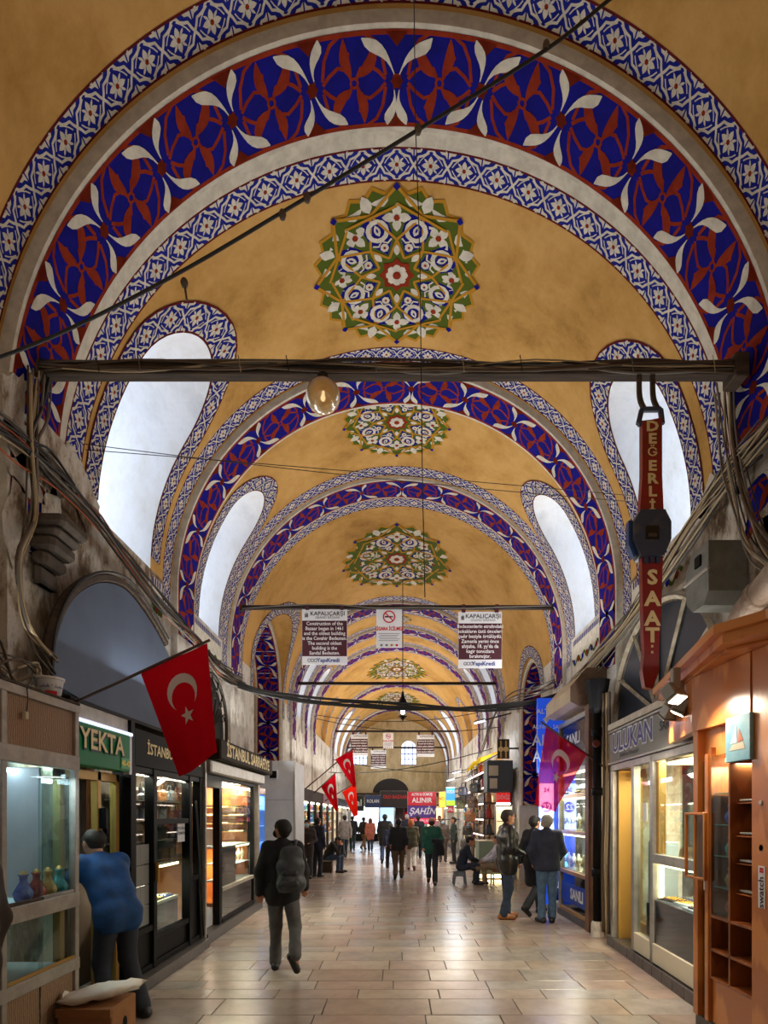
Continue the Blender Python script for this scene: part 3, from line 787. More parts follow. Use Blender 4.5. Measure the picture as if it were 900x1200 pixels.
def no_smoking(y, px0, px1, py0, py1, zbar, label):
    x0, x1, z1, z0 = PX(px0, y), PX(px1, y), PZ(py0, y), PZ(py1, y); w, h = x1 - x0, z1 - z0; cx = (x0 + x1) / 2
    t = thing('no_smoking_sign', label, 'sign', (cx, y, z0), 'no smoking signs hanging under the vault')
    bxo('panel', t, (x0, x1, y - .010, y + .010, z0, z1), M_PAPER, .003)
    b = MB(); e = y - .013; cz = z1 - h * .21; r = w * .22
    b.box(cx - r * .75, cx + r * .45, e - .001, e, cz - r * .13, cz + r * .13, M_INKB); b.box(cx + r * .5, cx + r * .72, e - .001, e, cz - r * .13, cz + r * .13, M_INKG)
    for q in stroke(disc((cx, cz), r, 24), r * .22, True) + stroke([(cx - r * .7, cz + r * .7), (cx + r * .7, cz - r * .7)], r * .2): b.poly([(u, e - .002, v) for u, v in q], M_INKR)
    b.build('prohibition_symbol', t)
    b = MB(); text_mesh(b, 'SİGARA İÇİLMEZ', h * .125, front(cx, e, z1 - h * .52), M_INKR, .03, xs=.74)
    for k in range(5): b.box(cx - w * (.42 - .05 * (k % 2)), cx + w * (.42 - .06 * (k % 3)), e - .001, e, z1 - h * (.65 + .045 * k), z1 - h * (.638 + .045 * k), M_INKG)
    for k, m in enumerate((M_INKG, M_INKG, M_GOLD, M_INKR)): b.poly([(p[0], e, p[1]) for p in disc((cx + w * (-.3 + .2 * k), z0 + h * .06), w * .05, 8)], m)
    b.build('printed_text', t, kind='stuff')
    for x in (x0 + .04, x1 - .04): b = MB(); b.tube([(x, y, z1 - .02), (x, y, zbar)], .006, M_INKB, 4); b.build('hanging_wire', t)
no_smoking(10.8, 441, 471, 713.5, 759, zb2, 'white no smoking sign between the two large maroon notice boards')
zb4 = PZ(857, 27.2); zb5 = PZ(876, 33.5)
far_lines = ['Kapalıçarşı esnafının', 'önemli bir bölümü', 'sabah erken dükkan', 'açar, akşam kapanır', 'çarşı kapıları kilitlenir']
notice_board(27.2, 411, 431, 860.5, 886, zb4, far_lines, 'small maroon notice board in front of the square barred window', True)
notice_board(27.2, 488.5, 509, 861, 887, zb4, far_lines, 'small maroon notice board right of the arched end window', True)
notice_board(33.5, 434.5, 452.5, 879, 901, zb5, far_lines, 'lowest and farthest of the small maroon notice boards', True)
no_smoking(27.2, 449, 461, 859, 877, zb4, 'tiny no smoking sign hanging between the far notice boards')

# ------------------------------------------------------------------ giant wrist watch sign
M_WRED = mat('glossy_red_enamel', (148, 16, 20), .35, col2=(116, 12, 16), scale=4, coat=.4); M_CREAM = mat('cream_letters', (226, 204, 150), .6); M_WBLK = mat('worn_blue_black_metal', (56, 63, 82), .5, metal=.2, col2=(86, 84, 82), scale=9, ramp=(.5, .75))
yW = 4.62
def wz(py): return PZ(py, yW)
def wx(px): return PX(px, yW)
watch = thing('watch_sign', 'giant red wristwatch sign with cream letters hanging vertically from the beam', 'sign', (wx(762), yW, wz(808)))
def slab_out(out, name, m, y0=yW - .03, y1=yW + .03, parent=watch):
    b = MB(); b.prism([(wx(p), wz(q)) for p, q in out], lambda u, v, w: (u, y0 + w, v), y1 - y0, m); return b.build(name, parent)
slab_out([(751, 497), (774, 492), (774, 560), (776, 606), (748, 606), (751, 560)], 'upper_strap', M_WRED)
slab_out([(750, 652), (775, 652), (773, 720), (770, 768), (771, 786), (763, 808), (754, 806), (751, 786), (753, 768)], 'lower_strap', M_WRED)
case = slab_out([(747, 602), (775, 602), (782, 616), (782, 636), (774, 655), (747, 655), (739, 636), (739, 616)], 'watch_case', M_WBLK, yW - .07, yW + .06)
b = MB(); fr = [(752, 621), (768, 621), (768, 637), (752, 637)]
b.prism([(wx(p), wz(q)) for p, q in fr], lambda u, v, w: (u, yW - .072 + w, v), .004, mat('watch_dial_black', (10, 10, 12), .3)); b.build('dial', case)
b = MB(); b.box(wx(755), wx(765), yW - .076, yW - .072, wz(634), wz(630), M_OLDWOOD); b.build('dial_digits', case)
slab_out([(735, 612), (740, 612), (744, 652), (741, 655), (735, 640)], 'side_button', mat('blue_button_paint', (30, 66, 120), .5), parent=case)
for k in range(3): slab_out([(752 + 7 * k, 650), (757 + 7 * k, 650), (757 + 7 * k, 662), (752 + 7 * k, 662)], 'strap_lug', M_WBLK, yW - .045, yW + .03, case)
e = yW - .033
for ch, py in zip('DEĞERLİ', (503, 517.5, 533, 549, 564, 579, 596)): b = MB(); text_mesh(b, ch, .116 if ch not in 'Ğİ' else .098, front(wx(762.5), e, wz(py)), M_CREAM, .04 if ch != 'Ğ' else .012, xs=1.2); b.build('letter', watch)
for ch, py in zip('SAAT', (679, 704, 727, 746.5)): b = MB(); text_mesh(b, ch, .165, front(wx(762.5), e, wz(py)), M_CREAM, .04, xs=1.1); b.build('letter', watch)
for py in (760, 767): b = MB(); b.box(wx(761), wx(763.5), e, e + .004, wz(py), wz(py) + .02, M_CREAM); b.build('dot', watch)
b = MB()
for p in ((748, 497, 752, 480), (776, 497, 774, 480), (752, 480, 774, 480), (748, 497, 776, 494)): b.tube([(wx(p[0]), yW, wz(p[1])), (wx(p[2]), yW, wz(p[3]))], .022, M_WBLK, 6)
b.build('buckle', watch)
for px in (755, 771):
    b = MB(); b.tube(smooth_path([(wx(px), yW, wz(480)), (wx(px) - .02, yW + .04, wz(462)), (wx(px), yW + .10, wz(430))], 4), .022, M_OLDWOOD, 6); b.build('hanger_strap', watch)

# ------------------------------------------------------------------ lamps under the vault
g = thing('globe_lamp', 'amber glass globe lamp hanging under the cable-wrapped beam', 'lamp', (PX(378.5, 4.7), 4.7, PZ(482, 4.7)))
M_AMBER = mat('dusty_amber_glass', (226, 196, 138), .2, trans=.25, col2=(196, 162, 104), scale=5, coat=.5)
b = MB(); rr = .135; b.lathe([(.03, .145)] + [(rr * math.sin(PI * k / 12), rr * math.cos(PI * k / 12)) for k in range(1, 13)], (PX(378.5, 4.7), 4.7, PZ(464, 4.7)), M_AMBER, 20, sx=1.08); b.build('globe', g, smooth=True)
b = MB(); b.lathe([(.045, .13), (.05, .16), (.03, .19), (.0, .19)], (PX(378.5, 4.7), 4.7, PZ(464, 4.7)), M_IRON, 12); b.build('cap', g)
b = MB(); b.lathe([(0, -.06), (.02, -.055), (.03, -.03), (.02, .02), (.018, .06)], (PX(378.5, 4.7), 4.7, PZ(464, 4.7)), light_mat('bulb_glow', (255, 236, 210), 4), 10); b.build('bulb', g, smooth=True)
yl = 15.0
ln = thing('hanging_lantern', 'black metal lantern with a bright bulb hanging on a long chain', 'lamp', (PX(472, yl), yl, PZ(845, yl)))
lx = PX(472, yl)
b = MB(); b.lathe([(.0, PZ(808, yl)), (.03, PZ(812, yl)), (.05, PZ(817, yl)), (.15, PZ(826, yl)), (.16, PZ(827, yl)), (0, PZ(827, yl))], (lx, yl, 0), M_BLACK, 6); b.build('cone_roof', ln)
for k in range(6):
    a = 2 * PI * k / 6; b = MB(); b.tube([(lx + .14 * math.cos(a), yl + .14 * math.sin(a), PZ(827, yl)), (lx + .10 * math.cos(a), yl + .10 * math.sin(a), PZ(840, yl))], .008, M_BLACK, 4); b.build('rib', ln)
b = MB(); b.lathe([(0, PZ(846, yl)), (.03, PZ(843, yl)), (.105, PZ(840, yl)), (.105, PZ(839, yl)), (0, PZ(839, yl))], (lx, yl, 0), M_BLACK, 6); b.build('base', ln)
b = MB(); b.lathe([(0, PZ(837, yl)), (.05, PZ(836, yl)), (.06, PZ(834, yl)), (.04, PZ(831, yl)), (0, PZ(830, yl))], (lx, yl, 0), light_mat('cool_bulb', (220, 236, 255), 30), 10); b.build('bulb', ln)
b = MB(); b.tube([(lx, yl, PZ(808, yl)), (lx, yl, SP + R - .02)], .012, M_BLACK, 5); b.build('chain', ln)

# ------------------------------------------------------------------ cables
def cable_thing(name, paths, label, cat='cables', group=None, rs=None, mats=None):
    c = paths[0][0]; t = thing(name, label, cat, tuple(c), group)
    for k, p in enumerate(paths):
        b = MB(); b.tube(p, (rs[k % len(rs)] if rs else .01), (mats[k % len(mats)] if mats else CB[0]), 5); b.build('cable', t, smooth=True)
    return t
rg = random.Random(11)
P_ = lambda px, py, d: Vector((PX(px, d), d, PZ(py, d)))
t = cable_thing('power_cable', [smooth_path([Vector((-3.19, 3.9, 4.80)), P_(60, 395, 3.9), P_(200, 325, 3.9), P_(335, 246, 3.9), P_(490, 152, 3.9), P_(640, 58, 3.9), P_(716, -2, 3.9), Vector((1.73, 3.9, 7.61))], 6)], 'dusty black cable running slantwise below the nearest painted arch', 'cable', rs=[.012])
for px, py in ((331, 250), (490, 150), (360, 230), (640, 52), (216, 330)):
    b = MB(); c = P_(px, py, 3.9); b.lathe([(0, -.03), (.02, -.025), (.028, 0), (.02, .025), (0, .03)], (c.x, c.y, c.z - .01), CB[3], 7); b.build('dust_knot', t, smooth=True)
b = MB(); b.tube([P_(216, 330, 3.9), P_(219, 352, 3.9)], .008, CB[3], 5); b.build('loose_end', t)
cable_thing('pull_rope', [[Vector((PX(485, 4.3), 4.3, 8.12)), P_(487, 150, 4.3), P_(492, 300, 4.3), P_(495, 560, 4.3), P_(498, 700, 4.3)]], 'thin dark rope hanging straight down from the crown of the vault', 'rope', rs=[.004])
cable_thing('span_wire', [sag(P_(96, 520, 5.6), P_(742, 588, 7.0), .04), sag(P_(100, 527, 5.6), P_(742, 581, 7.1), -.01)], 'pair of thin wires crossing the vault below the amber lamp', 'wire', rs=[.004])
cable_thing('cable_bundle', [smooth_path([P_(240, 782 + rg.uniform(-4, 4), 10), P_(290, 806 + rg.uniform(-3, 3), 10), P_(360, 820 + rg.uniform(-4, 4), 10.1), P_(470, 829 + rg.uniform(-5, 5), 10.2), P_(570, 830 + rg.uniform(-4, 4), 10.1), P_(655, 816 + rg.uniform(-4, 4), 10), P_(690, 785, 9.2)], 5) for k in range(9)], 'heavy bundle of black cables sagging across the street above the flags', 'cables', rs=[.022, .016, .012])
cable_thing('far_span_cable', [sag(P_(372, 838, 18), P_(560, 835, 18), .25), sag(P_(370, 842, 18), P_(600, 850, 17), .3)], 'thin black cables sagging behind the hanging lantern', 'cables', rs=[.012])
cable_thing('far_span_cable', [sag(P_(385, 905, 26), P_(600, 870, 18), .35), sag(P_(390, 890, 26), P_(545, 905, 26), .2)], 'black cable swinging from far left up to the bag stall side', 'cables', rs=[.018])
def wall_bundle(label, ctrl, n, spread, group=None, seed=1, mats=CB):
    rg = random.Random(seed); paths = []
    for k in range(n):
        o = Vector((rg.uniform(-1, 1) * .03, rg.uniform(-1, 1) * spread, rg.uniform(-1, 1) * spread))
        paths.append(smooth_path([Vector(p) + o * rg.uniform(.3, 1.2) + Vector((0, rg.uniform(-.05, .05), rg.uniform(-.05, .05))) for p in ctrl], 5))
    return cable_thing('cable_bundle', paths, label, 'cables', group, rs=[.008, .011, .006, .014], mats=mats)
xl = -2.98
def onl(px, py, x=xl): d = x * FOC / (px - VX); return (x, d, PZ(py, d))
xr = 2.98
wall_bundle('tangled brown and orange cables slanting along the left wall above the grey arch', [onl(-40, 478), onl(20, 520), onl(70, 565), onl(115, 610), onl(150, 660), onl(195, 715), onl(232, 752), onl(258, 783), onl(285, 800, -2.85)], 16, .10, seed=4, mats=[CB[3], CB[1], CB[2], CB[0], CB[4], CB[3]])
wall_bundle('beige cables running down the left pier beside the stone bracket', [onl(40, 440, -3.0), onl(38, 520), onl(36, 600), onl(22, 660, -2.9), onl(30, 735, -2.85), onl(62, 778, -2.8)], 9, .05, seed=5, mats=[CB[2], CB[3], CB[1]])
wall_bundle('loose cables hanging from the left end of the wooden beam', [onl(56, 440, -3.0), onl(48, 480), onl(40, 520), onl(62, 545), onl(90, 580)], 6, .08, seed=6, mats=[CB[3], CB[0], CB[1]])
wall_bundle('dark cables running along the left wall above the second gold sign', [onl(235, 760, -2.95), onl(262, 795, -2.9), onl(300, 812, -2.8), onl(325, 830, -2.6)], 7, .05, seed=9, mats=[CB[1], CB[0], CB[3]])
wall_bundle('grey and beige cables slanting up the right wall behind the watch sign', [onl(668, 808, xr), onl(690, 785, xr), onl(725, 742, xr), onl(765, 690, xr), onl(810, 625, xr), onl(850, 565, xr), onl(905, 500, xr)], 28, .14, seed=7, mats=[CB[1], CB[2], CB[3], CB[2], CB[1], CB[0]])
wall_bundle('cables fanning out over the metal box on the right pier', [onl(850, 440, 2.95), onl(855, 520, xr), onl(870, 590, 2.9), onl(890, 640, 2.85), onl(930, 670, 2.8)], 12, .12, seed=8, mats=[CB[1], CB[2], CB[0], CB[3]])
wall_bundle('cables looped along the right wall above the bag stall', [(2.9, 20, 3.7), (2.85, 18.5, 3.9), (2.8, 16.8, 4.3), (2.75, 15.2, 4.6), (2.8, 13.5, 4.6), (2.9, 11.5, 4.3), (2.95, 10.4, 4.2)], 9, .12, seed=10, mats=[CB[1], CB[3], CB[0]])
rg = random.Random(21); paths = []
for k in range(14):
    cx, cy, cz = -2.75 + rg.uniform(-.15, .1), 3.75 + rg.uniform(-.25, .25), 2.66
    paths.append(smooth_path([(cx + rg.uniform(-.1, .1), cy + .45 * math.sin(a + k) + rg.uniform(-.1, .1), max(2.60, cz + .16 * math.sin(a * 1.7 + k) + rg.uniform(-.03, .10))) for a in (0, .9, 1.8, 2.7, 3.6)], 5))
cable_thing('cable_tangle', paths, 'pile of tangled grey cables lying on top of the aluminium kiosk', 'cables', rs=[.007, .01], mats=[CB[1], CB[2], CB[3]])

# ------------------------------------------------------------------ flags
def cloth_mat(name, col, tl=.35, alpha=1.0):
    if name in MATS: return MATS[name]
    m = bpy.data.materials.new(name); MATS[name] = m; m.use_nodes = True
    n = m.node_tree.nodes; l = m.node_tree.links; n.remove(n['Principled BSDF'])
    d = n.new('ShaderNodeBsdfDiffuse'); d.inputs['Color'].default_value = lin(col); t = n.new('ShaderNodeBsdfTranslucent'); t.inputs['Color'].default_value = lin(col)
    mx = n.new('ShaderNodeMixShader'); mx.inputs['Fac'].default_value = tl; l.new(d.outputs[0], mx.inputs[1]); l.new(t.outputs[0], mx.inputs[2]); out = mx.outputs[0]
    if alpha < 1:
        tr = n.new('ShaderNodeBsdfTransparent'); tr.inputs['Color'].default_value = lin(tuple(min(255, int(c * .6 + 110)) for c in col)); m2 = n.new('ShaderNodeMixShader'); m2.inputs['Fac'].default_value = alpha
        l.new(tr.outputs[0], m2.inputs[1]); l.new(out, m2.inputs[2]); out = m2.outputs[0]
    l.new(out, n['Material Output'].inputs['Surface']); return m
M_FLAG = cloth_mat('red_flag_cloth', (176, 14, 26)); M_FLAGB = cloth_mat('bright_red_flag_cloth', (226, 36, 22), .45); M_FLAGT = cloth_mat('sheer_red_flag_cloth', (206, 20, 40), .5, .62)
M_FW = cloth_mat('white_flag_cloth', (230, 228, 222), .3); M_FWT = cloth_mat('sheer_white_flag_cloth', (230, 222, 226), .4, .75)
def flag(label, A, B, Cc, D, pole0, pole1, m=M_FLAG, mw=M_FW, ripple=.03, pr=.012, mid=.0, emblem=True, flip=1, group='red crescent flags'):
    """hoist from A to B, fly edge from D (below A) to Cc (below B); pole from pole0 to pole1"""
    A, B, Cc, D = map(Vector, (A, B, Cc, D)); t = thing('flag', label, 'flag', tuple(pole0), group)
    nrm = (B - A).cross(D - A).normalized()
    if nrm.y > 0: nrm = -nrm
    def S(f, h, o=0.0):          # f along the fly 0..1, h along the hoist 0..1
        p = A.lerp(B, h).lerp(D.lerp(Cc, h), f); w = math.sin(h * 7.5 + f * 1.7) * f + .5 * math.sin(h * 13 + 1 + f)
        return p + nrm * (ripple * w * (.35 + f) + o) + Vector((0, 0, -mid * math.sin(PI * h) * f))
    n1, n2 = 18, 18; b = MB(); b.grid([[S(i / n1, j / n2) for j in range(n2 + 1)] for i in range(n1 + 1)], m); cl = b.build('cloth', t, smooth=True)
    if emblem:
        b = MB()
        def cres():
            o = []; R1, R2 = .25, .20; c1, c2 = (.32 if True else 0), .37
            a0 = math.acos((R1 ** 2 + (c2 - c1) ** 2 * 2.25 - R2 ** 2) / (2 * R1 * (c2 - c1) * 1.5)); n = 18
            outer = [(c1 * 1.5 + R1 * math.cos(a), .5 + R1 * math.sin(a)) for a in np.linspace(a0, 2 * PI - a0, n)]
            ym = outer[0][1] - .5; b0 = math.asin(max(-1, min(1, ym / R2))); xx = outer[0][0] - c2 * 1.5; b0 = math.atan2(ym, xx)
            inner = [(c2 * 1.5 + R2 * math.cos(a), .5 + R2 * math.sin(a)) for a in np.linspace(b0, 2 * PI - b0, n)]
            return [[outer[i], outer[i + 1], inner[i + 1], inner[i]] for i in range(n - 1)]
        star = []
        for k in range(10):
            a = PI + k * PI / 5; r = .125 if k % 2 == 0 else .05; star.append((.80 + r * math.cos(a), .5 + r * math.sin(a)))
        for sd in (1, -1):
            for q in cres(): b.poly([S(u / 1.5, .5 + flip * (v - .5), sd * .004) for u, v in q], mw)
        b.build('crescent', cl); b = MB()
        for sd in (1, -1):
            for k in range(10): b.poly([S(.80 / 1.5, .5, sd * .004), S(star[k][0] / 1.5, .5 + flip * (star[k][1] - .5), sd * .004), S(star[(k + 1) % 10][0] / 1.5, .5 + flip * (star[(k + 1) % 10][1] - .5), sd * .004)], mw)
        b.build('star', cl)
    b = MB(); b.tube([pole0, pole1], pr, mat('flag_pole_wood', (72, 48, 34), .6), 7); b.build('pole', t, smooth=True)
    b = MB(); v = (Vector(pole0) - Vector(pole1)).normalized() * .06; b.tube([Vector(pole0) - v * .2, Vector(pole0) + v], pr * 1.8, M_IRON, 7); b.build('socket', t)
    return t
flag('large red crescent flag on a slanting pole above the green sign', P_(165, 789, 4.52), P_(243, 754, 4.58), P_(255, 882, 4.60), P_(212, 911, 4.54), P_(88, 823, 4.42), P_(246, 750, 4.58), ripple=.025)
flag('dark red crescent flag, highest of the three far flags', P_(393, 890, 17.0), P_(413, 877.5, 17.2), P_(417, 922, 17.2), P_(413, 922.5, 17.1), P_(350, 931, 16.8), P_(414, 877, 17.2), ripple=.03, pr=.02)
flag('dark red crescent flag hanging lowest left of the three far flags', P_(376, 922, 18.2), P_(393, 906, 18.4), P_(395.5, 950, 18.4), P_(393, 951, 18.3), (-2.76, 18.0, 2.36), P_(394, 905, 18.4), ripple=.03, pr=.02)
flag('bright orange-red crescent flag behind the two dark red ones', P_(401, 928, 21), P_(417, 918, 21.3), P_(419, 955, 21.3), P_(414, 958, 21.2), (-2.74, 20.6, 2.2), P_(417.5, 917, 21.3), m=M_FLAGB, ripple=.03, pr=.02)
flag('sheer red flag on a slanting pole in front of the blue gold-buying sign', P_(688, 884, 7.9), P_(640, 852, 8.5), P_(629, 945, 8.5), P_(655, 952, 8.0), P_(710, 900, 7.75), P_(634, 846, 8.55), m=M_FLAGT, mw=M_FWT, ripple=.06, pr=.016, flip=-1)
flag('small red flag spread in front of the far shops', P_(474, 952, 35), P_(475, 972, 35), P_(495, 966, 35), P_(495, 948, 35), P_(470, 978, 35.15), P_(476, 930, 35.15), ripple=.03, pr=.02)
# ------------------------------------------------------------------ shop helpers
M_ALU = mat('brushed_aluminium', (176, 174, 168), .4, metal=.55, col2=(150, 146, 138), scale=6)
M_ALUD = mat('dull_aluminium', (176, 170, 160), .5, metal=.1, col2=(152, 144, 132), scale=8)
M_RIBBED = mat('ribbed_brown_panel', (164, 134, 104), .7, col2=(128, 100, 76), scale=16, wave='Y', bump=.3)
M_WOOD = mat('orange_cherry_wood', (214, 136, 66), .32, col2=(186, 108, 48), scale=1.2, wave='Z', stretch=(3, 3, .35), coat=.3)
M_WOODD = mat('dark_cherry_wood', (160, 92, 44), .4, col2=(130, 72, 34), scale=1.5, wave='Z', stretch=(3, 3, .4))
M_BRASS = mat('brass_frame', (176, 138, 70), .4, metal=.5)
M_SILL = mat('dark_granite', (58, 54, 54), .35, col2=(80, 76, 74), scale=20)
M_DGLASS = mat('dark_reflecting_glass', (30, 34, 36), .06, spec=.8)
M_CREAMP = mat('cream_panel', (206, 196, 172), .6); M_WHITEP = mat('white_panel', (222, 226, 230), .5, col2=(206, 212, 218), scale=3)
M_GREYT = mat('grey_tile', (136, 138, 136), .25)
M_TUBE = light_mat('white_tube_light', (226, 242, 255), 14.0); M_WARM = light_mat('warm_strip_light', (255, 226, 170), 9.0)
M_LETG = mat('gold_letters', (214, 192, 130), .45, metal=.2)
class Front:
    """a shopfront facing the street: y along the wall, z up, d towards the street"""
    def __init__(s, sgn, X): s.sgn = sgn; s.X = X
    def x(s, d): return s.sgn * (s.X - d)
    def box(s, name, par, y0, y1, z0, z1, d0, d1, m, c=.004, label=None):
        xa, xb = sorted((s.x(d0), s.x(d1))); return bxo(name, par, (xa, xb, y0, y1, z0, z1), m, c, label)
    def text(s, par, tx, size, y, z, d, m, bold=.02, xs=1.0, shear=0, name='lettering'):
        b = MB(); g = -s.sgn; text_mesh(b, tx, size, lambda u, v: (s.x(d), y + g * u, z + v), m, bold, xs, 'CENTER', shear); return b.build(name, par)
def dup(root, loc, rotz=0.0, scale=None, label=None, group=None):
    r = root.copy(); C.objects.link(r); r.location = loc; r.rotation_euler = (0, 0, rotz)
    if scale: r.scale = scale if isinstance(scale, tuple) else (scale,) * 3
    if label: r['label'] = label
    if group: r['group'] = group
    for ch in list(root.children):
        c = ch.copy(); C.objects.link(c); c.parent = r
        for g in ch.children:
            e = g.copy(); C.objects.link(e); e.parent = c
    return r
USED = set()
def place(root, loc, rotz, scale, label, group):
    if root.name not in USED:
        USED.add(root.name); root.location = loc; root.rotation_euler = (0, 0, rotz); root.scale = scale if isinstance(scale, tuple) else (scale,) * 3
        root['label'] = label; root['group'] = group; return root
    return dup(root, loc, rotz, scale, label, group)
ORD = ['first', 'second', 'third', 'fourth', 'fifth', 'sixth', 'seventh', 'eighth', 'ninth', 'tenth', 'eleventh', 'twelfth']
# ------------------------------------------------------------------ goods (each built once, then copied)
def make_bag(col, name, tag):
    m = mat('leather_' + tag, col, .45, col2=tuple(int(c * .75) for c in col), scale=20)
    t = thing('handbag', name, 'bag', (0, 0, 0))
    b = MB(); w, d, h = .15, .06, .22
    rows = [[(w * sx * f, d * g * f, z) for sx, g in ((-1, -.4), (-.8, -1), (.8, -1), (1, -.4), (1, .4), (.8, 1), (-.8, 1), (-1, .4))] for z, f in ((0, .9), (.02, 1.05), (.1, 1.0), (.19, .86), (h, .7))]
    b.grid(rows, m, closed=True); k = len(b.v); b.face([k - 8 + i for i in range(8)], m); b.face([7 - i for i in range(8)], m); b.build('body', t, origin=(0, 0, 0))
    b = MB(); b.grid([[(x, y, z) for x in (-.11, -.05, .05, .11)] for y, z in ((.02, .225), (-.045, .225), (-.068, .17), (-.066, .12))], m); b.build('flap', t, origin=(0, 0, 0))
    b = MB(); b.tube(smooth_path([(-.08, 0, .2), (-.07, 0, .29), (0, 0, .33), (.07, 0, .29), (.08, 0, .2)], 3), .009, m, 5); b.build('handle', t, origin=(0, 0, 0))
    b = MB(); b.box(-.02, .02, -.075, -.066, .12, .15, M_BRASS); b.build('clasp', t, origin=(0, 0, 0))
    return t
BAGC = [('black', (34, 32, 32)), ('tan', (168, 104, 56)), ('brown', (98, 58, 36)), ('navy', (36, 44, 74)), ('grey', (110, 112, 114)), ('cream', (206, 190, 160)), ('red', (160, 32, 34)), ('olive', (86, 88, 52))]
BAGS = {n: make_bag(c, n, n) for n, c in BAGC}
def make_tray(tag, col, dots):
    t = thing('jewellery_tray', 'tray', 'tray', (0, 0, 0)); m = mat('velvet_' + tag, col, .8); g = mat('gold_jewellery', (214, 170, 74), .25, metal=.9)
    b = MB(); b.box(-.13, .13, -.09, .09, 0, .02, m); b.build('base', t, origin=(0, 0, 0))
    for i in range(3):
        b = MB()
        for j in range(5): b.lathe([(.006, .0), (.016, .008), (.006, .018)], (-.10 + .05 * j, -.055 + .055 * i, .02), g if dots else mat('silver_jewellery', (200, 204, 208), .2, metal=.9), 6)
        b.build('ring_row', t, origin=(0, 0, 0), kind='stuff')
    return t
TRAYS = [make_tray('white', (222, 220, 212), True), make_tray('dark', (52, 30, 34), True), make_tray('blue', (60, 80, 130), False)]
def make_bust():
    t = thing('necklace_bust', 'bust', 'display bust', (0, 0, 0)); m = mat('ivory_velvet', (222, 212, 190), .8)
    b = MB(); b.lathe([(.05, 0), (.055, .01), (.02, .03), (.03, .07), (.075, .12), (.085, .17), (.06, .21), (.03, .235), (.028, .28), (0, .285)], (0, 0, 0), m, 12, sy=.6); b.build('torso', t, smooth=True, origin=(0, 0, 0))
    b = MB(); b.tube([(.05 * math.cos(a), -.05 + .012 * math.sin(a), .165 + .05 * math.sin(a)) for a in np.linspace(PI * .95, PI * 2.05, 10)], .007, mat('gold_jewellery', (214, 170, 74), .25, metal=.9), 5); b.build('necklace', t, origin=(0, 0, 0))
    return t
BUST = make_bust()
def make_vase(tag, col):
    t = thing('ornate_vase', 'vase', 'vase', (0, 0, 0)); m = mat('glazed_' + tag, col, .2, col2=tuple(min(255, c + 60) for c in col), scale=18, coat=.5)
    b = MB(); b.lathe([(0, 0), (.05, 0), (.045, .02), (.07, .07), (.08, .12), (.05, .18), (.028, .22), (.03, .26), (.045, .28), (.035, .28)], (0, 0, 0), m, 12); b.build('body', t, smooth=True, origin=(0, 0, 0))
    b = MB(); b.lathe([(.036, .28), (.03, .29), (.012, .31), (0, .315)], (0, 0, 0), M_BRASS, 10); b.build('lid', t, smooth=True, origin=(0, 0, 0))
    return t
VASES = [make_vase('blue', (30, 60, 150)), make_vase('red', (150, 40, 34)), make_vase('brass', (170, 130, 60)), make_vase('teal', (40, 120, 120))]
def make_plate():
    t = thing('glass_dish', 'dish', 'dish', (0, 0, 0)); b = MB(); m = mat('blue_glassware', (60, 130, 220), .1, coat=.5, col2=(220, 236, 250), scale=16)
    b.lathe([(0, 0), (.04, 0), (.05, .02), (.10, .06), (.105, .062), (.05, .03), (0, .025)], (0, 0, 0), m, 14); b.build('bowl', t, smooth=True, origin=(0, 0, 0))
    b = MB(); b.lathe([(.10, .058), (.108, .062), (.10, .066)], (0, 0, 0), M_BRASS, 14); b.build('rim', t, origin=(0, 0, 0)); return t
DISH = make_plate()

# ------------------------------------------------------------------ left: aluminium kiosk
F = Front(-1, 2.45)
k = thing('display_kiosk', 'aluminium display kiosk with ribbed brown panels at the left edge', 'kiosk', (-2.75, 3.7, 0))
Y0, Y1 = 3.0, 4.28
for y in (Y1 - .05, 3.44, Y0): F.box('post', k, y, y + .05, 0, 2.56, -.05, 0, M_ALUD)
F.box('post', k, Y1 - .05, Y1, 0, 2.56, -.62, -.57, M_ALUD)
for z0, z1 in ((2.50, 2.56), (2.06, 2.17), (1.02, 1.13), (.54, .63), (.0, .06)): F.box('rail', k, Y0, Y1, z0, z1, -.052, .006, M_ALUD)
F.box('top_board', k, Y0, Y1, 2.56, 2.58, -.62, .01, M_OLDWOOD)
F.box('ribbed_panel', k, Y0 + .03, Y1 - .05, 2.17, 2.50, -.035, -.02, M_RIBBED); 
for y0, y1 in ((3.03, 3.44), (3.49, 3.83), (3.85, 4.23)): F.box('ribbed_panel', k, y0, y1, .06, .54, -.035, -.02, M_RIBBED)
for y0, y1, dd in ((3.49, 3.88, -.022), (3.85, 4.23, -.034), (3.04, 3.44, -.03)):
    F.box('sliding_pane', k, y0, y1, 1.13, 2.06, dd - .006, dd, M_GLASS, .001); F.box('sliding_pane', k, y0, y1, .63, 1.02, dd - .006, dd, M_GLASS, .001)
F.box('pane_rail', k, 3.85, 4.23, 1.13, 1.155, -.03, -.008, M_ALU); F.box('pane_rail', k, 3.49, 3.86, 1.13, 1.155, -.02, -.002, M_OLDWOOD)
F.box('pane_rail', k, 3.49, 4.23, .63, .655, -.02, -.002, M_BRASS)
F.box('back_panel', k, Y0, Y1, 0, 2.56, -.62, -.60, mat('pale_teal_panel', (126, 152, 156), .5)); F.box('inner_shelf', k, Y0 + .05, Y1 - .05, 1.06, 1.09, -.58, -.06, M_WHITEP)
F.box('inner_shelf', k, Y0 + .05, Y1 - .05, .58, .60, -.58, -.06, M_WHITEP); F.box('side_panel', k, Y1 - .012, Y1 - .006, 1.13, 2.06, -.58, -.05, M_GLASS, .001)
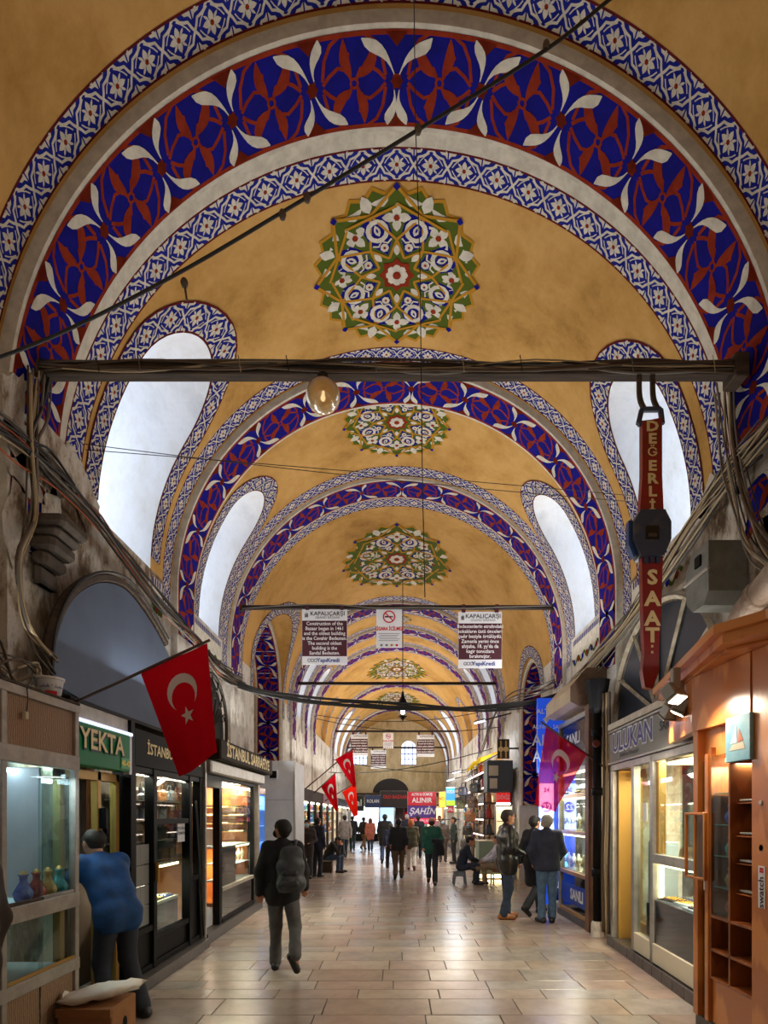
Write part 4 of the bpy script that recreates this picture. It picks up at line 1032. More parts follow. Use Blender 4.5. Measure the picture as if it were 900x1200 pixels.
F.box('tube_light', k, 4.10, 4.22, 1.96, 1.99, -.20, -.17, M_TUBE); F.box('tube_light', k, 3.1, 4.0, 2.02, 2.05, -.30, -.27, M_TUBE)
F.box('divider', k, 3.96, 3.985, 1.13, 2.06, -.5, -.10, M_WHITEP)
b = MB(); b.tube(smooth_path([(-2.44, 3.66, 2.56), (-2.435, 3.66, 2.48), (-2.438, 3.65, 2.40)], 4), .004, CB[0], 4); b.build('plug_cord', k)
F.box('plug', k, 3.635, 3.665, 2.35, 2.40, -.01, .02, M_CREAMP)
lamp('kiosk_tube', 'AREA', (-2.62, 4.1, 2.0), 3.5, (.75, .92, 1), .7, .1, (0, 0, 0))
for i, y in enumerate((3.55, 3.72, 3.88, 4.05)):
    place(VASES[i % 4], (-2.545, 3.78 + (y - 3.55) * .8, 1.09), 0, .8, '%s vase inside the upper case of the aluminium kiosk' % ('blue', 'red', 'brass', 'teal')[i], 'vases in the kiosk')
bk = thing('yoghurt_bucket', 'white plastic yoghurt bucket with blue print standing on the kiosk', 'bucket', (-2.53, 4.05, 2.58))
b = MB(); b.lathe([(0, 0), (.068, 0), (.086, .125)], (-2.53, 4.05, 2.58), M_PAPER, 18); b.build('tub', bk, smooth=True)
b = MB(); b.lathe([(.086, .118), (.094, .12), (.094, .138), (.084, .14), (0, .136)], (-2.53, 4.05, 2.58), M_PAPER, 18); b.build('rim', bk, smooth=True)
def cyl_map(cx, cy, cz, r, a0): return lambda u, v: (cx + (r + .0015 + .12 * v) * math.cos(a0 + u / r), cy + (r + .0015 + .12 * v) * math.sin(a0 + u / r), cz + v + .06)
for a0 in (-.2, -1.5):
    b = MB(); text_mesh(b, 'Yoğurt', .036, cyl_map(-2.53, 4.05, 2.605, .0775, a0), M_INKBL, .03); text_mesh(b, 'kaymaklı', .02, cyl_map(-2.53, 4.05, 2.585, .0765, a0), M_INKBL, .02); b.build('print', bk)
b = MB(); b.grid([[cyl_map(-2.53, 4.05, 2.58, .078, -.8)(u, v - .06) for u in np.linspace(-.05, .03, 8)] for v in (.004, .035)], M_INKR); b.build('red_print', bk)
# cardboard box and bag in front of the kiosk
cbx = thing('cardboard_box', 'brown cardboard box with punched hand hole standing by the kiosk', 'box', (-2.22, 4.12, 0))
M_CARD = mat('cardboard', (162, 112, 70), .85, col2=(140, 94, 58), scale=5)
bxo('carton', cbx, (-2.42, -2.03, 3.95, 4.32, 0, .34), M_CARD, .008)
b = MB(); b.prism(disc((-2.15, .17), .035, 10, 1.5), lambda u, v, w: (u, 3.948 + w, v), .003, M_BLACK); b.build('hand_hole', cbx)
b = MB(); b.prism(disc((4.14, .17), .035, 10, 1.5), lambda u, v, w: (-2.028 - w, u, v), .003, M_BLACK); b.build('hand_hole', cbx)
b = MB(); b.box(-2.42, -2.03, 3.93, 3.95, .28, .34, M_CARD); b.build('flap', cbx)
pb = thing('packing_sack', 'crumpled white sack lying on the cardboard box', 'sack', (-2.22, 4.12, .34))
M_SACK = mat('white_sack_plastic', (226, 218, 204), .55, bump=.4, bscale=9)
b = MB(); rows = []
for i in range(9):
    u = -1 + i / 4; row = []
    for j in range(12):
        a = 2 * PI * j / 12; rr = (1 - .55 * abs(u) ** 3); row.append((-2.20 + .25 * u + .03 * math.sin(3 * a + i), 4.13 + .17 * rr * math.cos(a) + .06 * u, .405 + .05 * rr * math.sin(a) + .035 * u + .012 * math.sin(2 * a + i * 1.7)))
    rows.append(row)
b.grid(rows, M_SACK, closed=True); b.face(range(11, -1, -1), M_SACK); b.face(range(96, 108), M_SACK); b.build('sack_body', pb, smooth=True)
b = MB(); b.tube([(-2.46, 4.05, .372), (-2.44, 4.07, .378), (-2.42, 4.07, .385)], [.012, .03, .05], M_SACK, 7); b.build('gathered_end', pb)

# ------------------------------------------------------------------ left: green-signed shop
F = Front(-1, 2.55)
s = thing('green_sign_shop', 'narrow shop with a green sign and brass-framed glass doors', 'shop', (-2.7, 4.8, 0))
F.box('header', s, 4.30, 5.26, 2.50, 2.62, -.10, .0, M_ALUD)
sb = F.box('sign_box', s, 4.30, 5.20, 2.12, 2.46, -.08, .05, mat('green_sign_face', (8, 122, 70), .45, spec=.2), .006)
F.box('light_strip', sb, 4.30, 5.26, 2.462, 2.492, -.02, .05, light_mat('cool_strip_dim', (214, 226, 255), .9)); F.box('light_strip', sb, 5.205, 5.26, 2.10, 2.46, -.02, .04, mat('silver_edge', (180, 182, 190), .4, metal=.3))
F.text(sb, 'YEKTA', .23, 4.72, 2.32, .058, mat('dark_letter_edge', (20, 30, 40), .5), .05); F.text(sb, 'YEKTA', .23, 4.71, 2.33, .064, mat('pale_yellow_letters', (226, 208, 150), .5), .02)
F.box('number_plate', sb, 5.02, 5.19, 2.14, 2.24, .05, .056, mat('bright_green', (20, 150, 70), .4)); F.text(sb, '40-42', .07, 5.105, 2.19, .060, mat('yellow_ink', (240, 220, 60), .5), .03)
for y0, y1 in ((4.30, 4.36), (4.84, 4.90), (5.16, 5.22)): F.box('door_post', s, y0, y1, .06, 2.10, -.12, -.06, M_BRASS)
for z0, z1 in ((2.02, 2.10), (.06, .14)): F.box('door_rail', s, 4.30, 5.22, z0, z1, -.12, -.06, M_BRASS)
d1 = F.box('door_leaf', s, 4.92, 5.16, .14, 2.02, -.095, -.085, M_GLASS, .001); F.box('handle', d1, 4.92, 4.95, 1.55, 1.75, -.06, -.02, M_BLACK)
bxo('door_leaf', s, (-3.15, -2.68, 4.37, 4.38, .14, 2.02), M_GLASS, .001); F.box('door_closer', s, 4.86, 4.90, 1.60, 1.78, -.06, 0, M_BLACK)
F.box('step', s, 4.30, 5.26, 0, .06, -.3, .05, M_SILL); F.box('back_panel', s, 4.3, 5.26, 0, 2.45, -1.6, -1.55, M_CREAMP)
for z in (.5, .95, 1.35, 1.75): F.box('inner_shelf', s, 4.4, 5.2, z, z + .02, -1.5, -.9, M_WHITEP)
F.box('ceiling_light', s, 4.4, 5.15, 2.30, 2.33, -1.0, -.7, M_TUBE)
F.box('post', s, 5.26, 5.34, 0, 2.62, -.15, .03, M_BLACK)
lamp('green_shop_light', 'AREA', (-3.4, 4.8, 2.25), 66.0, (.8, 1, .95), .8, .5)
for i in range(6): place(VASES[(i * 3 + 1) % 4], (-3.6, 4.5 + .25 * (i % 3), (.97 if i < 3 else 1.37)), 0, .8, '%s jar on the %s shelf behind the brass doors, %s from the kiosk' % (('red', 'teal', 'brass', 'blue')[i % 4], 'lower' if i < 3 else 'upper', ORD[i % 3]), 'jars behind the brass doors')

# ------------------------------------------------------------------ left: black shopfront
s = thing('black_shopfront', 'black-framed shopfront with gold lettering between the green sign and the steel post', 'shop', (-2.7, 6.2, 0))
Y0, Y1 = 5.34, 7.22
F.box('plinth', s, Y0, Y1, 0, .12, -.1, .12, M_SILL)
fas = F.box('fascia', s, Y0, Y1, 2.20, 2.56, -.10, .03, mat('glossy_black_fascia', (18, 18, 20), .55, spec=.1))
F.text(fas, 'İSTANBUL SARRAFİYE', .155, 6.35, 2.385, .036, M_LETG, .022, xs=.98)
for y0, y1 in ((Y0, Y0 + .05), (5.78, 5.86), (6.78, 6.86), (7.14, Y1)): F.box('post', s, y0, y1, .12, 2.20, -.08, .02, M_BLACK)
for y0, y1, zs in ((5.39, 5.78, (.12, .52, 2.14)), (5.86, 6.78, (.12, .40, 1.62, 2.14)), (6.86, 7.14, (.12, .9, 2.14))):
    for z in zs: F.box('rail', s, y0, y1, z, z + .06, -.07, .01, M_BLACK)
F.box('lower_panel', s, 5.39, 5.78, .18, .52, -.05, -.02, mat('matt_black_panel', (24, 24, 25), .55, spec=.12)); F.box('lower_panel', s, 5.86, 6.78, .18, .40, -.05, -.02, MATS['matt_black_panel'])
F.box('lower_panel', s, 6.86, 7.14, .18, .90, -.05, -.02, MATS['matt_black_panel'])
for y0, y1, z0, z1 in ((5.39, 5.78, 1.42, 2.14), (5.86, 6.78, 1.68, 2.14), (5.86, 6.78, .46, 1.62), (6.86, 7.14, .96, 2.14)): F.box('pane', s, y0, y1, z0, z1, -.035, -.03, M_GLASS, .001)
for i in range(4):
    for j in range(2): F.box('grey_tile', s, 5.392 + .195 * j, 5.583 + .195 * j, .585 + .21 * i, .788 + .21 * i, -.05, -.03, M_GREYT, .004)
hd = F.box('door_handle', s, 5.81, 5.83, 1.02, 1.22, .02, .055, M_BRASS)
F.box('paper_notice', s, 6.52, 6.74, 1.40, 1.62, -.028, -.026, M_PAPER, .0005); F.text(s, 'FOTOĞRAF', .045, 6.63, 1.56, -.024, M_INKB, .02); F.text(s, 'ÇEKMEYİN', .045, 6.63, 1.50, -.024, M_INKB, .02)
cs = F.box('lit_counter', s, 5.92, 6.74, .72, .76, -.6, -.1, M_CREAMP); F.box('light_strip', cs, 5.92, 6.74, 1.13, 1.16, -.14, -.10, M_WARM); F.box('counter_top', cs, 5.9, 6.76, 1.16, 1.18, -.6, -.08, M_ALU)
F.box('light_strip', cs, 5.94, 6.00, .76, 1.13, -.12, -.10, M_WARM); F.box('counter_base', s, 5.9, 6.76, .12, .72, -.6, -.12, M_DGLASS)
for z in (1.20, 1.42, 1.64, 1.86): F.box('inner_shelf', s, 5.4, 7.14, z, z + .018, -.30, -.12, M_OLDWOOD)
F.box('back_panel', s, Y0, Y1, 1.2, 2.45, -.36, -.32, mat('dim_brown_panel', (84, 66, 50), .7)); F.box('back_panel', s, Y0, Y1, 0, 1.2, -.66, -.62, MATS['dim_brown_panel'])
lamp('black_shop_light', 'AREA', (-2.60, 6.2, 2.13), 16, (1, .86, .66), .06, 1.5, (0, .45, 0)); lamp('lit_counter_light', 'AREA', (-2.85, 6.33, 1.12), 11.0, (1, .92, .76), .7, .15)
bn = [n for n, _ in BAGC]
for zi, z in enumerate((1.438, 1.658, 1.878)):
    for j in range(7):
        nm = bn[(j * 3 + zi * 2) % 5]; place(BAGS[nm], (-2.74, 5.5 + .235 * j, z), PI / 2, .60, '%s purse on the %s shelf inside the black shopfront, %s from the near post' % (nm, ('lowest', 'middle', 'top')[zi], ORD[j]), 'purses in the black shopfront')
for j in range(3): place(TRAYS[j % 3], (-2.75, 6.05 + .25 * j, .76), PI / 2, .8, '%s jewellery tray in the lit counter of the black shopfront' % ('white', 'dark', 'blue')[j], 'trays in the lit counter')
stp = thing('steel_post', 'slim polished steel post between the two gold-lettered shops', 'post', (-2.5, 7.28, 0)); F.box('shaft', stp, 7.25, 7.30, 0, 2.5, 0, .05, M_ALU); F.box('foot_plate', stp, 7.23, 7.32, 0, .03, -.02, .07, M_ALU)
cable_thing('pier_cable', [[(-2.51, 6.95, 1.9), (-2.50, 7.0, 1.5), (-2.5, 7.02, .8), (-2.49, 7.06, .16)], [(-2.51, 6.92, 1.9), (-2.49, 6.96, 1.3), (-2.50, 7.12, .6), (-2.49, 7.15, .16)]], 'black cables running down the black shopfront beside the steel post', 'cable', rs=[.009])

# ------------------------------------------------------------------ left: second gold-lettered shop
s = thing('gold_letter_shop', 'lit jewellery shop under a projecting brown sign with gold letters', 'shop', (-2.7, 8.8, 0))
Y0, Y1 = 7.32, 10.3
F.box('plinth', s, Y0, Y1, 0, .14, -.3, .06, M_SILL)
sg = F.box('projecting_sign', s, 7.35, Y1 + .1, 2.46, 2.74, -.10, .22, mat('dark_brown_sign', (44, 34, 27), .6, spec=.12), .02)
F.text(sg, 'İSTANBUL SARRAFİYE', .24, 8.85, 2.60, .226, M_LETG, .03, xs=1.05)
F.box('shutter_box', s, 7.35, Y1, 2.28, 2.46, -.1, .10, M_ALU, .02)
for y0, y1 in ((Y0, Y0 + .04), (7.98, 8.10), (9.86, 9.94), (Y1 - .08, Y1)): F.box('post', s, y0, y1, .14, 2.28, -.10, .0, M_BLACK if y1 < 10 else M_ALU)
F.box('rail', s, 8.1, 9.86, .60, .66, -.08, .01, M_ALUD); F.box('rail', s, 8.1, 9.86, .14, .2, -.08, .01, M_BLACK); F.box('rail', s, 7.36, 7.98, 2.10, 2.28, -.08, .0, M_BLACK); F.box('rail', s, 8.1, 9.86, 2.22, 2.28, -.08, .0, M_BLACK)
F.box('lower_panel', s, 8.1, 9.86, .2, .6, -.05, -.02, M_DGLASS); F.box('lower_panel', s, 8.1, 8.85, .66, 1.24, -.05, -.02, M_DGLASS)
F.box('pane', s, 8.1, 9.86, 1.24, 2.22, -.035, -.03, M_GLASS, .001); F.box('pane', s, 8.85, 9.86, .66, 1.24, -.035, -.03, M_GLASS, .001)
F.text(s, 'İSTANBUL SARRAFİYE', .16, 8.98, 2.09, -.02, M_LETG, .03, xs=.95)
F.box('wood_side', s, 7.36, 7.42, .14, 2.1, -1.4, -.12, M_WOOD); F.box('back_panel', s, Y0, Y1, 0, 2.45, -1.55, -1.5, M_WOOD); F.box('wood_side', s, 9.9, 9.96, .14, 2.28, -1.4, -.12, M_WOOD)
F.box('wood_counter', s, 7.5, 8.0, .14, 1.22, -1.3, -.5, M_WOODD); F.box('stone_step', s, 7.4, 7.98, .14, .40, -.6, -.1, M_WHITEP)
em = MB(); em.prism(disc((7.72, 1.78), .17, 18, .55), lambda u, v, w: (-3.08 + w, u, v), .02, M_CREAMP); em.build('oval_plaque', s)
F.box('register', s, 8.25, 8.45, 1.26, 1.52, -.4, -.15, M_WHITEP)
F.box('counter_shelf', s, 8.1, 9.86, 1.22, 1.245, -.6, -.06, M_WHITEP); F.box('counter_shelf', s, 8.87, 9.84, .92, .935, -.5, -.06, M_WHITEP); F.box('counter_shelf', s, 8.87, 9.84, .64, .67, -.5, -.06, M_WHITEP)
F.box('light_strip', s, 8.87, 9.84, 1.195, 1.22, -.10, -.07, M_WARM); F.box('ceiling_light', s, 8.2, 9.8, 2.26, 2.28, -.5, -.3, M_WARM)
for z in (1.42, 1.56, 1.70, 1.84): F.box('wall_shelf', s, 9.62, 9.88, z, z + .015, -1.1, -.12, M_BRASS)
lamp('gold_shop_light', 'AREA', (-3.0, 9.0, 2.22), 92.4, (1, .86, .62), 1.5, .5); lamp('gold_case_light', 'AREA', (-2.8, 9.36, 1.18), 13.2, (1, .9, .7), .9, .15)
for zi, z in enumerate((1.435, 1.575, 1.715, 1.855)):
    for j in range(4): place(TRAYS[(zi + j) % 2], (-2.80 - .27 * j, 9.75, z), 0, 1.0, '%s jewellery tray on the %s end shelf of the gold-lettered shop, %s from the street' % (('white', 'dark')[(zi + j) % 2], ('lowest', 'second', 'third', 'top')[zi], ORD[j]), 'trays on the wall shelves')
for j in range(4): place(BUST, (-2.70, 9.0 + .22 * j, .935), PI / 2, .75, 'ivory necklace bust in the lit case of the gold-lettered shop, %s from its door' % ORD[j], 'busts in the lit case')
# blue glass cabinet
s = thing('glass_cabinet', 'tall glass cabinet glowing blue at the end of the gold-lettered shop', 'cabinet', (-2.85, 10.75, 0))
x0, x1, y0, y1 = -3.08, -2.60, 10.5, 10.95
bxo('base', s, (x0, x1, y0, y1, 0, .42), M_WHITEP); bxo('plinth_board', s, (x0 - .01, x1 + .01, y0 - .01, y1, .42, .52), M_WOOD); bxo('crown', s, (x0 - .01, x1 + .01, y0 - .01, y1, 2.12, 2.24), M_WOOD)
for x in (x0, x1 - .02): bxo('corner_post', s, (x, x + .02, y0, y0 + .02, .52, 2.12), M_ALU, .002)
bxo('front_pane', s, (x0 + .02, x1 - .02, y0 + .005, y0 + .009, .52, 2.12), M_GLASS, .0005); bxo('back_pane', s, (x0, x1, y1 - .02, y1, .52, 2.12), mat('pale_blue_back', (120, 170, 235), .4))
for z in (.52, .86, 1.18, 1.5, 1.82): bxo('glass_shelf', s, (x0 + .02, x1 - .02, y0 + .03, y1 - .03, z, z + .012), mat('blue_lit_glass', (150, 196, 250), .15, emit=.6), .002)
lamp('cabinet_light', 'AREA', (-2.84, 10.7, 2.1), 13.2, (.45, .65, 1), .3); lamp('cabinet_light', 'POINT', (-2.84, 10.62, 1.0), 5.5, (.3, .5, 1), .05)
for zi, z in enumerate((.532, .872, 1.192, 1.512, 1.832)):
    for j in range(2): place(DISH, (-2.97 + .24 * j, 10.72, z), 0, 1.05, 'blue glass dish on the %s shelf of the glowing cabinet, %s side' % (('lowest', 'second', 'third', 'fourth', 'top')[zi], ('wall', 'street')[j]), 'dishes in the glowing cabinet')
# white partition with meter box
s = thing('white_partition', 'tall pale partition panel standing behind the walking man', 'partition', (-2.7, 12.35, 0))
bxo('panel', s, (-3.12, -2.27, 12.3, 12.38, 0, 2.92), M_WHITEP); bxo('edge_strip', s, (-2.285, -2.255, 12.28, 12.40, 0, 2.94), M_ALU); bxo('seam', s, (-3.1, -2.29, 12.296, 12.30, 2.05, 2.06), M_ALU, .001)
mb = bxo('meter_box', s, (-2.83, -2.62, 12.22, 12.30, 2.50, 2.72), M_WHITEP, .02); b = MB(); b.prism([(-2.80, 2.53), (-2.65, 2.53), (-2.65, 2.69), (-2.80, 2.69)], lambda u, v, w: (u, 12.217 + w, v), .004, M_BLACK); b.build('meter_face', mb)
bxo('side_panel', s, (-2.31, -2.27, 12.38, 13.6, 0, 2.92), M_WHITEP)

# ------------------------------------------------------------------ left: arches above the shops
ab = thing('arch_board', 'large blue-grey board filling the arch above the left shops', 'board', onl(150, 880, -2.86))
pts = [(62, 800), (66, 752), (78, 715), (97, 692), (122, 683), (148, 692), (172, 722), (192, 756), (212, 800), (236, 858), (252, 903), (160, 856), (88, 815)]
def yzl(p, X=-2.9): q = onl(p[0], p[1], X); return (q[1], q[2])
b = MB(); top_ = smooth_path([Vector((0,) + yzl(p)) for p in pts[:9]], 5); b.prism([(q.y, q.z) for q in top_] + [yzl(p) for p in pts[9:]], lambda u, v, w: (-2.9 - w, u, v), .06, mat('blue_grey_board', (76, 92, 116), .6, col2=(66, 80, 102), scale=1.5)); b.build('board', ab)
arc = smooth_path([Vector((-2.93,) + yzl(p)) for p in ((58, 800), (62, 752), (75, 712), (95, 687), (122, 677), (150, 687), (175, 718), (196, 754))], 4)
b = MB(); b.tube(arc, .05, M_OLDWOOD, 6); b.build('arch_trim', ab); b = MB(); b.tube([p + Vector((.05, 0, .06)) for p in arc], .014, CB[0], 5); b.build('cable_along_arch', ab)
bxo('lower_ledge', ab, (-2.96, -2.56, 4.35, 10.2, 2.62, 2.66), M_BLACK)
gr = thing('grille_lunette', 'wrought iron grille filling the half-round opening above the gold-lettered shop', 'grille', (-3.12, 9.4, 2.8))
yc, rr, zb = 9.35, .82, 2.78
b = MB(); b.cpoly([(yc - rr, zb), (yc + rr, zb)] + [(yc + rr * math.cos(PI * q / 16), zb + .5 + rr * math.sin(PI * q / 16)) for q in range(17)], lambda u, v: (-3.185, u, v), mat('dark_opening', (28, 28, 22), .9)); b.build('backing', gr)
b = MB(); b.tube([(-3.12, yc - rr, zb)] + [(-3.12, yc + rr * math.cos(PI - PI * q / 16), zb + .5 + rr * math.sin(PI * q / 16)) for q in range(17)] + [(-3.12, yc + rr, zb)], .03, M_IRON, 6); b.build('rim', gr)
for q in range(1, 8):
    a = PI * q / 8; b = MB(); b.tube([(-3.11, yc, zb + .4), (-3.11, yc + rr * math.cos(a), zb + .5 + rr * math.sin(a))], .014, M_IRON, 5); b.build('bar', gr)
for q in range(6):
    a = PI * (q + .5) / 6; c = (yc + .52 * math.cos(a), zb + .48 + .52 * math.sin(a)); b = MB(); b.tube([(-3.10, c[0] + (.12 - .013 * t) * math.cos(t * .8), c[1] + (.12 - .013 * t) * math.sin(t * .8)) for t in range(9)], .011, M_IRON, 4); b.build('scroll', gr)
for zz in (zb + .05, zb + .25): b = MB(); b.tube([(-3.11, yc - rr, zz), (-3.11, yc + rr, zz)], .014, M_IRON, 5); b.build('bar', gr)
cbk = thing('stone_bracket', 'moulded dark stone bracket on the left pier', 'bracket', (-3.0, 4.78, 3.7))
M_STONE = mat('sooty_stone', (92, 82, 70), .85, col2=(58, 50, 44), scale=4, bump=.6, bscale=12)
for nm, o, z0, z1 in (('abacus', .30, 4.14, 4.24), ('cyma', .25, 4.07, 4.14), ('fascia', .20, 3.95, 4.07), ('ovolo', .13, 3.84, 3.95), ('drop', .06, 3.68, 3.84)):
    bxo(nm, cbk, (-3.07, -3.06 + o, 4.66 - o * .2, 4.92 + o * .2, z0, z1), M_STONE, .03)
# painted friezes below the side windows
for sgn, w, ya, yb in ((-1, wall_l, 8.75, 10.1), (1, wall_r, 8.75, 10.1), (-1, wall_l, 7.25, 7.55), (1, wall_r, 6.2, 7.55)):
    b = MB(); X = sgn * (R - .004); z = SP - .16; n = int((yb - ya) / .07)
    b.poly([(X, ya, z - .55), (X, yb, z - .55), (X, yb, z + .1), (X, ya, z + .1)], M_WHITE); X -= sgn * .004
    for q in range(n): b.poly([(X, ya + .07 * q, z), (X, ya + .07 * q + .035, z), (X, ya + .07 * q + .035, z + .09), (X, ya + .07 * q, z + .09)], M_BLUE)
    for q in stroke([(ya + (yb - ya) * i / 30, z - .30 + .06 * math.sin(i * .9)) for i in range(31)], .05): b.poly([(X, u, v) for u, v in q], M_GREEN)
    for i in range(int((yb - ya) / .22)): b.poly([(X - sgn * .003, u, v) for u, v in disc((ya + .12 + .22 * i, z - .30), .05, 8)], M_BLUE if i % 2 else M_RED)
    b.build('painted_frieze', w)
# ------------------------------------------------------------------ right: cherry-wood kiosk
F = Front(1, 2.45)
k = thing('wooden_kiosk', 'orange cherry-wood display kiosk with open cubbyholes at the right edge', 'kiosk', (2.75, 3.9, 0))
Y0, Y1 = 2.9, 4.55
F.box('back_board', k, Y0, Y1, .1, 2.95, -.40, -.36, M_WOOD); F.box('plinth', k, Y0, Y1, 0, .10, -.40, .0, M_SILL)
F.box('base_panel', k, Y0, 4.34, .10, .44, -.36, -.02, M_WOOD); F.box('corner_post', k, 3.58, 3.80, .1, 2.85, -.36, .02, M_WOOD)
for y in (3.81, 4.09, 4.34): F.box('upright', k, y - .012, y + .012, .44, 2.25, -.36, 0, M_WOODD)
for z in (.44, .66, .92): F.box('cubby_shelf', k, 3.80, 4.34, z, z + .022, -.36, 0, M_WOODD)
for i, z in enumerate((1.14, 1.36, 1.56, 1.80)):
    F.box('cubby_shelf', k, 3.80, 4.09, z, z + .008, -.36, -.04, M_WOODD); F.box('hook_rail', k, 3.82, 4.05, z + .02, z + .035, -.10, -.05, M_ALU); F.box('hook', k, 3.83, 3.86, z - .01, z + .05, -.06, -.02, M_ALU)
    b = MB(); b.prism(disc((4.02, z + .12), .03, 14), lambda u, v, w: (2.805 - w, u, v), .006, M_ALU); b.build('magnet_disc', k)
F.box('upper_panel', k, 3.80, 4.55, 2.18, 2.85, -.10, -.04, M_WOOD); F.box('upper_recess', k, 3.84, 4.06, 2.22, 2.80, -.045, -.035, M_WOODD)
cb = F.box('glass_case', k, 4.10, 4.33, .94, .96, -.34, .0, M_GLASS, .002)
F.box('case_front', cb, 4.10, 4.33, .96, 2.18, -.012, -.006, M_GLASS, .001); F.box('case_light', cb, 4.12, 4.31, 2.13, 2.16, -.2, -.1, M_WARM)
for z in (1.16, 1.40, 1.64, 1.88): F.box('glass_shelf', cb, 4.11, 4.32, z, z + .008, -.34, -.02, mat('green_edge_glass', (170, 214, 200), .1, trans=.6), .001)
F.box('frame_post', k, 4.35, 4.40, .1, 2.2, -.3, .01, M_WOOD); F.box('frame_post', k, 4.48, 4.55, .1, 2.85, -.3, .02, M_WOOD); F.box('frame_glass', k, 4.40, 4.48, .18, 2.15, -.03, -.02, M_GLASS, .001); F.box('frame_back', k, 4.36, 4.48, .1, 2.2, -.3, -.28, M_WOODD)
for z in (1.10, 1.62, 1.95): F.box('frame_shelf', k, 4.36, 4.48, z, z + .015, -.28, -.04, M_WOODD)
for z in (1.12, 1.64): F.box('price_card', k, 4.37, 4.46, z, z + .07, -.02, -.015, M_PAPER, .001)
dr = F.box('small_door', k, 4.36, 4.66, 1.20, 1.74, .02, .025, M_GLASS, .001)
for a in ((4.36, 4.38, 1.20, 1.74), (4.64, 4.66, 1.20, 1.74), (4.38, 4.64, 1.20, 1.22), (4.38, 4.64, 1.72, 1.74), (4.50, 4.52, 1.2, 1.74)): F.box('door_frame', dr, a[0], a[1], a[2], a[3], .01, .035, M_WOOD)
bd = F.box('brand_plate', k, 3.655, 3.725, 1.10, 1.38, .02, .024, M_PAPER, .001)
b = MB(); text_mesh(b, 'swatch', .075, lambda u, v: (F.x(.026), 3.690 + v, 1.205 + u), M_INKB, .02); b.build('lettering', bd)
for dz, dy in ((0, 0), (0, .018), (.018, 0), (.018, .018)): F.box('red_square', bd, 3.672 + dy, 3.688 + dy, 1.335 + dz, 1.351 + dz, .024, .027, M_INKR, .0005)
b = MB(); b.lathe([(0, 0), (.022, .0), (.02, .008), (0, .010)], (F.x(.02), 3.70, 1.50), M_CREAMP, 12, axis='x'); b.build('round_knob', k); b = MB(); b.lathe([(0, 0), (.018, .0), (.016, -.008), (0, -.010)], (F.x(.02), 3.70, 1.80), M_ALU, 12, axis='x'); b.build('round_knob', k)
# cornice: polygon projecting over the street
def cornice(z0, z1, o): 
    b = MB(); out = [(2.62 - o, 5.55), (2.16 - o, 3.68), (2.32 - o, 3.40), (2.40 - o, 2.9), (2.95, 2.9), (2.95, 5.55)]
    b.prism(out, lambda u, v, w: (u, v, z0 + w), z1 - z0, M_WOOD); return b.build('cornice', k)
cornice(2.92, 2.98, .06); cornice(2.86, 2.92, .0); 
b = MB(); b.prism([(2.60, 5.45), (2.26, 3.80), (2.44, 3.55), (2.5, 2.9), (2.75, 2.9), (2.75, 5.45)], lambda u, v, w: (u, v, 2.84 + w), .03, M_WOOD); b.build('soffit', k)
b = MB(); b.prism([(2.60, 5.30), (2.42, 4.55), (2.42, 3.8), (2.50, 3.8), (2.50, 4.55), (2.66, 5.30)], lambda u, v, w: (u, v, 2.40 + w), .45, M_WOOD); b.build('fascia_board', k)
bk2 = F.box('model_ship_picture', k, 3.77, 4.05, 2.10, 2.42, .02, .05, mat('picture_blue', (110, 166, 188), .7, col2=(150, 190, 202), scale=6), .003)
b = MB()
for q, m in (([(3.82, 2.18), (4.00, 2.18), (3.97, 2.22), (3.84, 2.23)], M_CREAMP), ([(3.91, 2.23), (3.99, 2.23), (3.92, 2.36)], M_PAPER), ([(3.84, 2.24), (3.90, 2.23), (3.89, 2.33)], mat('pale_rust', (190, 110, 80), .7))): b.poly([(F.x(.052), u, v) for u, v in q], m)
b.build('ship_print', bk2)
lamp('wood_case_light', 'AREA', (2.6, 4.16, 2.1), 8.8, (.95, 1, .9), .2); 
for i, z in enumerate((.96, 1.168, 1.408, 1.648)):
    for j in range(2): place(VASES[(i + 2 * j + 3) % 4], (2.56, 4.16 + .10 * j, z), 0, .5, '%s bottle on the %s shelf of the wooden kiosk glass case, %s side' % (('teal', 'blue', 'red', 'brass')[(i + 2 * j) % 4], ('lowest', 'second', 'third', 'top')[i], ('near', 'far')[j]), 'bottles in the wooden kiosk')
def spotlight(label, loc, aim, warm=True, pw=60):
    t = thing('floodlight', label, 'lamp', loc, 'floodlights on the wooden cornice'); L = Vector(loc); d = (Vector(aim) - L).normalized(); q = d.to_track_quat('-Z', 'Y').to_matrix().to_4x4(); mt = Matrix.Translation(L) @ q
    m = mat('grey_lamp_housing', (150, 144, 132), .5, metal=.3)
    b = MB(); b.bbox(-.07, .07, -.055, .055, -.02, .10, m, .01, mt); b.build('housing', t)
    b = MB(); b.bbox(-.075, .075, -.06, .06, -.035, -.02, M_ALU, .005, mt); b.build('bezel', t)
    b = MB(); b.box(-.06, .06, -.045, .045, -.040, -.036, light_mat('flood_face', (255, 236, 214), 10), mt); b.build('lens', t)
    b = MB(); b.bbox(L.x - .03, L.x + .03, L.y - .03, L.y + .03, L.z + .06, 2.86, m, .008); b.build('bracket', t)
    o = lamp('flood_beam', 'SPOT', tuple(L + d * .06), pw, (1, .86, .66), .06, spot=2.0); o.rotation_euler = d.to_track_quat('-Z', 'Y').to_euler()
spotlight('floodlight on the wooden cornice nearest the picture of a ship', (2.16, 4.30, 2.64), (2.6, 3.5, 1.2), pw=34)
spotlight('middle floodlight on the wooden cornice, facing down the street', (2.42, 4.75, 2.62), (1.2, 5.6, 0), pw=110)
spotlight('floodlight on the wooden cornice beside the grey sign, farthest of the three', (2.50, 5.10, 2.64), (2.2, 6.4, 1.0))

